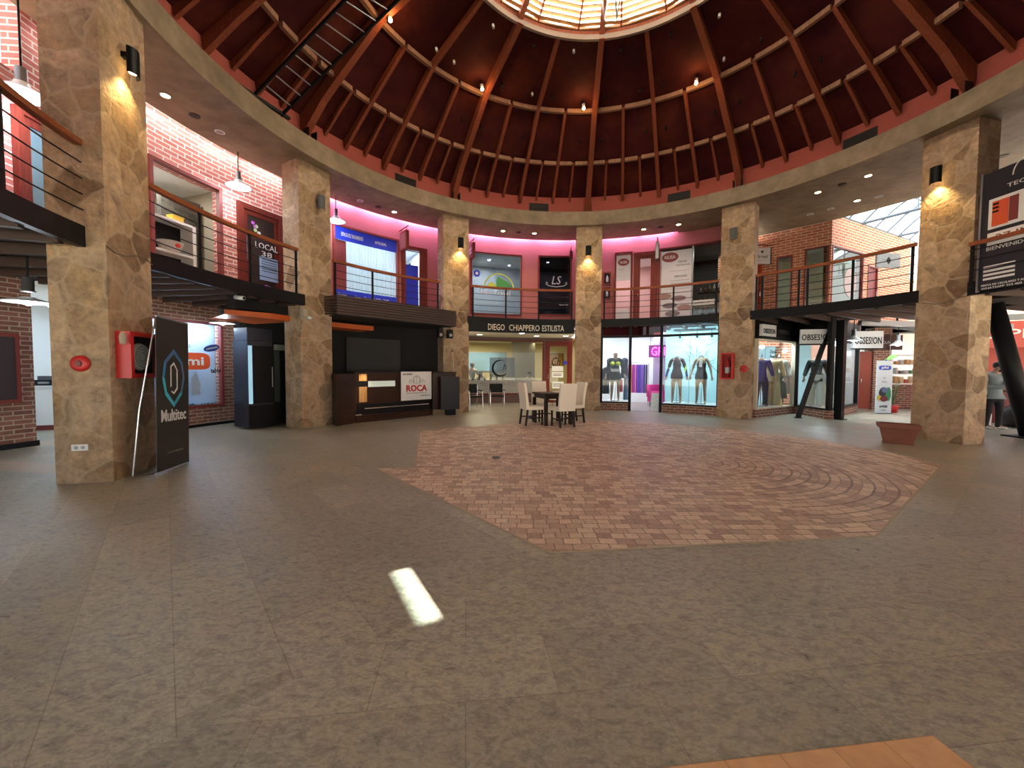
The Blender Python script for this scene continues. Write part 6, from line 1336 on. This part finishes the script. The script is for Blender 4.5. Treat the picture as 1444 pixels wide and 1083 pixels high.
garment(J, t, 'navy_top', TORSO, TE, M['navy'], .025); garment(J, t, 'trousers', LEGS, LE, M['jeans'], .03)
t, J = mannequin((10.22, 13.2, .26), -.72, 'dummy in black off-shoulder top and ivory trousers behind the slanting bar', 0, 0)
garment(J, t, 'black_top', TORSO, TE, M['blk_cloth'], .03)
ellip(t, 'trouser_waist', [(.13, 1.08), (.18, .94), (.18, .80)], M['ivory'])
for s_ in (-1, 1): ellip(t, 'trouser_leg', [(.10, .92), (.12, .6), (.13, .3), (.15, .04)], M['ivory'], (.09 * s_, 0, 0), .9, .09 * s_)
MB().box(-.16, .16, -.14, .12, .99, 1.03).build('belt', M['black'], t)
for i, (p_, c, lb) in enumerate((((9.75, 14.1), (.10, .06, .05), 'brown garment hanging by the inner brick pier of the corner shop'), ((11.1, 13.75), (.12, .13, .14), 'grey garments hanging behind the receding aqua window, left'), ((11.7, 14.2), (.08, .12, .15), 'blue grey garments hanging behind the receding aqua window, right'), ((9.9, 15.4), (.5, .45, .4), 'pale printed top hanging at the back of the corner shop'))):
    t = T('hanging_garment', lb, 'garment', (*p_, .6), -.6); ellip(t, 'fabric', [(.21, .05), (.17, .6), (.19, 1.05), (.12, 1.18), (.03, 1.22)], flat('cgarm%d' % i, c, .8, noise=.4), sq=.4); MB().tube([(0, 0, 1.2), (0, 0, 2.46)], .006, 6).build('hanging_wire', M['steel'], t)
t = T('window_lettering', 'black cursive lettering on the glass next to the pillar', 'lettering', (8.25, 12.5, 2.0), atan2(1.3, 2.1)); text('Otoño', .42, .12, M['black'], t, y=-.03, z=.07, shear=.3); text('Invierno', .5, .12, M['black'], t, y=-.03, z=-.07, x=.04, shear=.3)
# passage beyond
S(MB().wall((12.31, 13.99), (13.2, 14.95), 0, 3.1, .1).build('wall_passage_left', M['brick_dn']))
t = T('passage_door', 'plain rust red door leaf at the start of the right passage', 'door', (13.45, 15.0, 0), -.1); MB().box(-.22, .22, -.02, .03, .02, 2.2).build('door_leaf', flat('rust_red', (.28, .045, .025), .5), t); MB().box(-.27, -.22, -.04, .04, 0, 2.25).build('door_frame', M['dkred'], t); MB().tube([(-.15, -.05, 1.0), (-.15, -.05, 1.15)], .012, 6).build('door_handle', M['chrome'], t)
S(MB().box(13.68, 14.35, 14.9, 15.3, 0, 3.1).build('wall_passage_pier', M['brick_dn']))
t = T('dark_fascia', 'dark glossy shop fascia above the passage door and brick pier', 'fascia', (13.6, 14.6, 2.25), 0); MB().box(-.75, .8, -.05, .05, 0, .55).build('board', M['dkglass'] if 0 else M['doorglass'], t); text('MODA', .7, .12, M['steel'], t, z=.27, y=-.055)
o = S(MB().box(14.4, 17.5, 15.2, 15.4, 0, .95).build('wall_low_brick', M['brick_dn'])); S(MB().box(14.0, 18.5, 17.2, 17.3, 0, 3.1).build('wall_goods_shop', M['white_wall'])); S(MB().box(12.3, 19, 13.9, 18.5, 3.1, 3.15).build('ceiling_passage', M['dark_wall']))
area('shop_light', (15.6, 16.2, 3.0), (15.6, 16.2, 0), 1.0, 38, (.85, .95, 1))
gs = T('goods_shelf', 'white shelf unit full of colourful goods seen past the potted plant', 'shelf unit', (15.4, 15.75, .95), .0)
for z in (0, .38, .76, 1.14): MB().box(-1.1, 1.3, 0, .35, z, z + .03).build('shelf', M['white'], gs)
MB().box(-1.14, -1.10, 0, .35, -.95, 1.5).build('upright', M['white'], gs); MB().box(1.30, 1.34, 0, .35, -.95, 1.5).build('upright', M['white'], gs)
rr = random.Random(9); cs = [(.5, .1, .05), (.1, .3, .12), (.6, .5, .3), (.08, .12, .3), (.5, .5, .52), (.12, .1, .1), (.55, .3, .1)]
for z in (0, .38, .76):
    for i in range(11):
        x = -.98 + i * .21 + rr.random() * .03; h = .12 + rr.random() * .17; w_ = .07 + rr.random() * .09; c = cs[rr.randrange(7)]
        o = MB().box(-w_ / 2, w_ / 2, -.07, .07, 0, h).build('packaged_item', flat('pack%d' % cs.index(c), c, .5), loc=Vector((15.4 + x, 15.9, .98 + z)), bevel=.008)
        tag(o, 'small packaged item on the white goods shelf in the passage shop', 'package', 'goods on the passage shelf')
t = T('phone_banner', 'white stand-up banner with blue rounded logo in the right passage', 'banner', (12.72, 13.42, 0), -.05)
MB().box(-.26, .26, 0, .02, .03, 1.82).build('banner_sheet', flat('white_banner', (.66, .72, .76), .5), t); MB().box(-.26, .26, -.06, .08, 0, .04).build('foot', M['steel'], t)
sq2 = [(x * .40 / .72, z * .17 / .42 * .9 + 1.58) for x, z in sq]; MB().fpoly(sq2, -.006, .004).build('blue_logo', flat('logo_blue', (.02, .08, .55), .5), t); text('phi', .22, .12, M['white'], t, z=1.58, y=-.007, bold=.02)
text('Y', .08, .08, M['steel'], t, z=1.22, y=-.004); text('MOVIL', .16, .03, M['steel'], t, z=1.10, y=-.004); text('G+FLEX', .26, .08, M['black'], t, z=.26, y=-.004, bold=.02); text('oficial', .14, .04, M['steel'], t, z=.14, y=-.004)
for i, (x, z, rx, rz_, c) in enumerate(((0, .72, .17, .2, (.03, .03, .04)), (.14, .68, .09, .24, (.04, .25, .10)), (-.15, .55, .08, .09, (.55, .42, .04)), (.0, .52, .13, .1, (.18, .03, .04)), (.02, .82, .1, .09, (.12, .16, .3)))): MB().fdisc(x, -.004 - .001 * i, z, rx, rz_, .003, 14).build('printed_shape', flat('pshape%d' % i, c, .6), t)
t = T('potted_plant', 'leafy green plant in a bright red pot behind the phone banner', 'plant', (13.45, 13.85, 0)); MB().lathe([(.001, 0), (.13, 0), (.17, .26), (.15, .26), (.14, .22), (.001, .22)], n=18).build('pot', M['red'], t, smooth=True)
MB().disc(0, 0, .2, .14, .03).build('soil', M['dkwood'], t); lf = MB(); rr = random.Random(2)
for i in range(46):
    th = rr.random() * 6.28; h = .3 + rr.random() * .75; r0 = .03 + rr.random() * .22; c_ = Vector((r0 * cos(th), r0 * sin(th), h)); o_ = Vector((cos(th), sin(th), .5)) * .13; s_ = Vector((-sin(th), cos(th), 0)) * .045
    lf.face([c_, c_ + o_ * .5 + s_, c_ + o_, c_ + o_ * .5 - s_])
lf.build('foliage', M['leaf'], t)
for i in range(6): MB().tube([(0, 0, .22), (.05 * cos(i * 1.05), .05 * sin(i * 1.05), .6), (.16 * cos(i * 1.05), .16 * sin(i * 1.05), .95)], .009, 5).build('stem', M['leaf'], t)
t = T('orchid_stem', 'green and blue cardboard display above the phone banner', 'display card', (13.3, 13.9, 1.78)); t.name = 'display_card'
MB().fpoly([(-.25, 0), (.1, .28), (.35, .22), (.1, .1)], 0, .01).build('green_shape', flat('lime_card', (.2, .45, .12), .6), t); MB().fpoly([(-.3, -.1), (-.1, .1), (-.05, .05), (-.2, -.12)], -.01, .01).build('blue_shape', M['blue'], t); MB().tube([(.05, .02, .2), (.05, .02, 1.3)], .006, 5).build('hanging_wire', M['steel'], t)
# steel tube beams under the far gallery
for i, (p_, q_, lb) in enumerate((((10.9, 12.4, 2.98), (15.4, 12.2, 2.86), 'pale grey steel beam crossing under the right gallery'), ((13.5, 11.4, 3.0), (18, 8.2, 3.0), 'grey steel beam above the man in the grey hoodie'))):
    t = T('steel_beam', lb, 'beam', p_); v = Vector(q_) - Vector(p_); MB().bar((0, 0, 0), v, .14, .16).build('beam', M['steel'], t)
    for f_ in (.25, .6): MB().tube([v * f_, v * f_ + Vector((0, 0, .45))], .03, 6).build('hanger', M['black'], t)
S(MB().arc(9.2, 13.2, 72, 112, 3.1, 3.2, step=4).build('ceiling_passage_right', M['dark_wall']))
S(MB().box(20.5, 20.8, -6, 12, 0, 6.4).build('wall_light_block_right', flat('far_salmon', (.50, .30, .26), .9)))  # unseen wall added to cut horizon light from the right
# right edge: pizza place, man, slanting column
S(MB().wall((14.6, 13.9), (18.6, 11.2), 0, 2.25, .2).build('wall_pizza_shop', flat('pizza_red', (.36, .05, .03), .6)))
t = T('pizza_sign', 'red fascia sign with pale letters at the right edge', 'sign', (16.6, 12.5, 2.25), atan2(-2.7, 4)); MB().box(-2.6, 2.6, -.12, .1, 0, .85).build('fascia', flat('sign_red', (.42, .055, .03), .5), t); text('BAR  PIZZERIA', 3.6, .3, M['ivory'], t, x=-.15, z=.45, y=-.125, bold=.01)
t = T('illuminated_panel', 'white backlit menu panel at the right edge under the pizza sign', 'panel', (17.35, 11.85, 1.95), atan2(-2.7, 4)); MB().box(-.5, .5, -.06, 0, 0, .28).build('panel', flat('backlit', (.7, .7, .8), .4, emit=(.8, .85, 1), es=1.2), t); text('SUPER', .6, .12, M['red'], t, z=.14, y=-.065, bold=.02)
t = T('slanting_column', 'thick black slanting steel column at the right edge', 'column', (11.62, 8.75, 0)); MB().tube([(0, 0, .02), (-.48, .42, 3.05)], .16, 20).build('shaft', M['black'], t, smooth=True); MB().box(-.3, .3, -.3, .3, 0, .03).build('base_plate', M['black'], t)
t = T('trash_bag', 'black rubbish bag on the floor behind the man in the grey hoodie', 'bag', (13.55, 10.45, 0)); MB().lathe([(.001, 0), (.30, .02), (.38, .2), (.34, .42), (.15, .60), (.04, .68), (.08, .76), (.001, .78)], n=14).build('bag', flat('bin_bag', (.012, .012, .014), .3, bump=1.0, nscale=6), t, smooth=True); MB().lathe([(.05, .66), (.055, .69), (.04, .72)], n=10).build('knot', M['steel'], t)
t = T('bar_counter', 'low dark red counter end with white containers behind the man', 'counter', (13.6, 11.4, 0), -.5); MB().box(-.5, 1.6, 0, .5, 0, .9).build('body', M['dkred'], t); MB().box(-.55, 1.65, -.05, .55, .9, .95).build('top', M['dkwood'], t)
o = tag(MB().lathe([(.001, 0), (.11, 0), (.12, .34), (.05, .4), (.05, .44), (.001, .44)], n=14).build('white_canister', M['white'], loc=(12.75, 10.55, .0), smooth=True), 'white canister on the floor left of the man in the grey hoodie', 'canister'); MB().disc(0, 0, .44, .055, .04).build('cap', M['red'], o)
MAN = T('person', 'bearded man in grey hoodie and black trousers looking at his phone', 'person', (12.38, 10.08, 0), -.35)
J = joints(dict(head=(.05, -.05, 1.585), neck=(.01, -.02, 1.49), elR=(.17, -.10, 1.13), wrR=(.24, -.31, 1.12), haR=(.25, -.39, 1.13), elL=(-.22, -.02, 1.12), wrL=(.06, -.28, 1.08), haL=(.13, -.36, 1.09), toL=(-.03, -.14, .03), toR=(.22, -.1, .03)))
fd = Vector((.55, -.75, -.3)).normalized()
body(J, MAN, M['skin'], turn=tuple(fd)); garment(J, MAN, 'hoodie', TORSO, TE, M['sweater'], .032); garment(J, MAN, 'trousers', LEGS, LE, M['trousers'], .022); shoes(J, MAN, M['white']); face_parts(J, MAN, fd, M['hair'], beard=True)
MB().lathe([(.001, -.02), (.11, 0), (.12, .05), (.07, .08)], (.0, .04, 1.40), 14).build('hood', M['sweater'], MAN, smooth=True)
o = tag(MB().box(-.04, .04, -.005, .005, -.08, .08).build('mobile_phone', M['black'], loc=Matrix.Rotation(-.35, 3, 'Z') @ Vector((.27, -.45, 1.16)) + MAN.location, rz=.4, bevel=.003), 'black phone held by the bearded man', 'phone'); MB().box(-.035, .035, .005, .007, -.07, .07).build('screen', flat('screen', (.2, .25, .3), .2, emit=(.6, .7, .8), es=.6), o)

# ------------------------------------------------------------------ big black phone poster
p, q, L, an = chord(82.4, 7.33, 96, 7.33)
t = T('phone_shop_poster', 'large black poster with phones and a big white S on the right balcony', 'poster', p + Vector((0, 0, 3.05)), an)
MB().box(0, L, 0, .03, 0, 2.2).build('poster_sheet', flat('poster_black', (.012, .014, .022), .4), t); MB().box(-.03, 0, -.01, .04, -.03, 2.23).build('edge_strip', M['steel'], t)
MB().box(.12, .125 + .9, -.012, 0, 1.12, 1.68).build('white_card', M['white'], t); MB().box(.12, 1.02, -.012, 0, .82, 1.05).build('white_card', M['white'], t)
MB().box(.18, .42, -.02, -.012, 1.16, 1.62).build('orange_phone', M['mi'], t); MB().box(.43, .56, -.02, -.012, 1.18, 1.62).build('maroon_phone', M['dkred'], t); MB().box(.78, 1.0, -.02, -.012, 1.16, 1.6).build('pink_phone', flat('pale_pink', (.55, .40, .45), .5), t)
for z in (1.55, 1.48, 1.41): MB().box(.19, .28, -.024, -.02, z, z + .035).build('camera_lens', M['black'], t)
text('TECNOLOGIA', .95, .07, M['white'], t, x=.85, z=1.84, y=-.004); MB().fring(.62, -.006, 2.0, .18, .25, .02, .004, 20, 0, 180).build('arch_line', M['white'], t)
text('BIENVENIDO', .62, .07, M['white'], t, x=.42, z=.76, y=-.004); text('27 IN', .5, .12, M['maroon'] if 'maroon' in M else M['dkred'], t, x=.5, z=.94, y=-.014)
text('S', .62, .85, M['white'], t, x=1.12, z=.52, y=-.004, bold=.05)
for i in range(4): MB().box(.08, .55, -.006, 0, .40 - i * .075, .44 - i * .075).build('text_bar', M['white'], t)
text('VENTA DE CELULARES Y ACCESORIOS', .9, .035, M['white'], t, x=.5, z=.08, y=-.004); text('WHATSAPP 353 400', .6, .035, M['white'], t, x=.36, z=.02, y=-.004)

# ------------------------------------------------------------------ ceiling lamps
def downlight(a, r, on, label, e=48):
    t = T('recessed_downlight', label, 'lamp', P(a, r, 6.47), 0, 'downlights in the plaster ring'); dark = on == 2
    MB().lathe([(.09, .01), (.095, -.008), (.07, -.012), (.068, .01)], n=20).build('ring', M['black'] if dark else M['white'] if not on else M['steel'], t)
    MB().disc(0, 0, -.010, .068, .008).build('lens', M['lamp_warm'] if on == 1 else M['black'] if dark else M['lamp_off'], t)
    if on == 1: spot('downlight', (0, 0, -.03), (0, 0, -1), e, (1, .74, .45), 95, .8, .05, t)
for a, r, on, lb in ((-85.3, 8.2, 1, 'lit downlight beside the nearest pillar'), (-81.2, 8.2, 2, 'black unlit downlight left of two above the display window'), (-77.4, 8.2, 0, 'unlit white downlight above the pink brick display window'),
    (-50.7, 8.2, 0, 'unlit white downlight above the curtained window'), (-46.6, 8.2, 2, 'black unlit downlight above the curtained window'), (-42.8, 8.2, 1, 'lit downlight above the blue curtained shop'),
    (-15.5, 8.0, 1, 'lit downlight above the travel window'), (-11.3, 8.0, 2, 'black unlit downlight between the two lit ones above the travel window'), (-7.1, 8.0, 1, 'lit downlight above the wall between the two grey windows'),
    (21.1, 8.0, 1, 'lit downlight above the mahogany upstairs door'), (25.2, 8.0, 2, 'black unlit downlight above the mahogany upstairs door'), (29.3, 8.0, 1, 'lit downlight above the tall price poster'),
    (56.5, 8.1, 1, 'lit downlight right of the fifth pillar, inner row left'), (60.4, 8.1, 2, 'black unlit downlight in the inner row before the right pillar'), (64.3, 8.1, 1, 'lit downlight in the inner row nearest the right pillar'),
    (59.0, 9.7, 1, 'small lit downlight in the outer row before the glass roof'), (52.0, 9.8, 0, 'unlit downlight in the outer row above the brick corner, leftmost'), (55.1, 9.8, 0, 'unlit downlight in the outer row above the brick corner, second'), (61.5, 9.9, 0, 'unlit downlight in the outer row nearest the glass roof'), (75.0, 9.9, 2, 'black unlit downlight right of the right pillar')):
    downlight(a, r, on, lb)
def dspot(a, r, on, label):
    z = zprof(r) - .30; t = T('dome_spotlight', label, 'lamp', P(a, r, z + (.1 if on != 1 else 0)), rotz(a), 'spotlights under the dome')
    if on != 1: t.scale = (.65, .65, .65)
    MB().tube([(0, 0, 0), (0, .04, .14)], .045, 12).build('housing', M['white'] if on != 2 else M['black'], t, smooth=True); MB().tube([(0, .03, .13), (0, .08, .29)], .012, 6).build('stem', M['black'], t)
    MB().tube([(0, -.006, -.012), (0, 0, .002)], .04, 12).build('lens', M['lamp_warm'] if on == 1 else M['lamp_off'] if on == 0 else M['black'], t)
    if on == 1: point('bulb_light', (0, -.05, -.07), 7, (1, .55, .18), .04, t)
nm = lambda i, n: ['first', 'second', 'third', 'fourth', 'fifth', 'sixth', 'seventh', 'eighth', 'ninth', 'tenth', 'eleventh'][i]
for a, lb in ((-65.3, 'lit dome spotlight at the top left beside the ladder'), (-32.4, 'lit dome spotlight above the salon pillar side, left of the middle one'), (2.8, 'lit dome spotlight in the middle of the dome'), (37.8, 'lit dome spotlight right of the middle one')): dspot(a, 4.9, 1, lb)
for i, (a, r) in enumerate([(-50, 4.75), (-43.6, 4.75), (-26.2, 4.75), (-15.3, 4.75), (-8.3, 4.75), (9.8, 4.75), (20.9, 4.75), (28.1, 4.75), (46, 4.75), (55.7, 4.8)]):
    dspot(a, r, 0 if i in (0, 1, 3, 8) else 2, 'small unlit spotlight above the upper purlin of the dome, %s from the left' % nm(i, 10))
for i, (a, r) in enumerate([(-33.7, 5.85), (-28, 5.85), (-14.9, 5.85), (3, 5.85), (9.2, 5.85), (22.4, 5.8), (27.8, 5.85), (40.5, 5.85), (46.4, 5.85), (58.8, 5.85), (64, 5.85)]):
    dspot(a, r, 2, 'small unlit black spotlight between the two purlins of the dome, %s from the left' % nm(i, 11))
for i, (a, r) in enumerate([(-38.9, 3.6), (-20.9, 3.6), (-4.2, 3.55), (14.8, 3.6), (33.4, 3.6), (49.3, 3.75)]):
    dspot(a, r, 0 if i in (0, 2, 5) else 2, 'tiny spotlight close to the round dome opening, %s from the left' % nm(i, 6))
for a, lb in ((-42.2, 'dark vent grille in the red drum above the kiosk hood'), (-6.5, 'dark vent grille in the red drum above the travel window'), (29.6, 'dark vent grille in the red drum above the price poster'), (64.4, 'dark vent grille in the red drum above the glass roof side')):
    t = T('vent_grille', lb, 'vent', P(a, 7.6, 7.12), rotz(a), 'vent grilles in the drum')
    MB().box(-.35, .35, -.03, 0, 0, .26).build('frame', M['dkwood'], t); 
    for i in range(5): MB().box(-.32, .32, -.045, -.03, .025 + i * .045, .045 + i * .045).build('slat', M['black'], t)
# ladder
t = T('roof_ladder', 'dark steel ladder rising under the dome at the upper left', 'ladder', (-5.1, 8.4, 6.93), 0)
lo = Vector((-5.1, 8.4, 6.93)); A0 = Vector((-5.17, 8.09, 6.95)) - lo; A1 = Vector((-3.18, 7.75, 8.5)) - lo; B0 = Vector((-5.05, 8.76, 6.95)) - lo; B1 = Vector((-2.62, 8.15, 8.55)) - lo
A2 = A1 + (A1 - A0) * .25; B2 = B1 + (B1 - B0) * .2
MB().bar(A0, A2, .035, .06).build('side_rail', M['black'], t); MB().bar(B0, B2, .035, .06).build('side_rail', M['black'], t)
for i in range(11):
    f_ = (i + 1) / 11.5; MB().tube([A0 + (A2 - A0) * f_, B0 + (B2 - B0) * f_], .013, 6).build('rung', M['steel'], t)
MB().bar(A0 + Vector((-.3, -.45, .03)), B0 + Vector((.1, .15, .03)), .07, .06).build('base_bar', M['black'], t)
# planter
t = T('terracotta_planter', 'empty square terracotta planter on the floor beside the right pillar', 'planter', (7.95, 8.05, 0), -.7)
pl = MB(); o_, i_ = [(.20, 0), (.29, .36), (.31, .36), (.31, .42)], None
def sqr(h, z): return [(-h, -h * .8, z), (h, -h * .8, z), (h, h * .8, z), (-h, h * .8, z)]
st = [sqr(*x) for x in ((.21, 0), (.28, .32), (.32, .33), (.32, .40), (.27, .40), (.24, .28))]
for a, b2 in zip(st, st[1:]):
    for k in range(4): pl.face([a[k], a[(k + 1) % 4], b2[(k + 1) % 4], b2[k]])
pl.face(st[0][::-1]); pl.build('pot', M['terracotta'], t); s_ = MB(); s_.face(st[-1]); s_.build('soil', flat('dark_soil', (.04, .025, .018), .95, bump=.6, nscale=20), t)
MB().box(-.23, .23, -.19, .19, 0, .012).build('saucer', M['terracotta'], t)
o = tag(MB().disc(0, 0, .004, .07, .01).build('floor_drain', M['black'], loc=(-.26, 6.5, 0)), 'small dark round floor cap in the brick pavers', 'drain'); MB().lathe([(.07, .004), (.085, .012), (.07, .016)], n=20).build('rim', M['steel'], o)
# daylight entering through the wide entrance behind the camera is the sky itself; names of copies follow Blender's suffixes
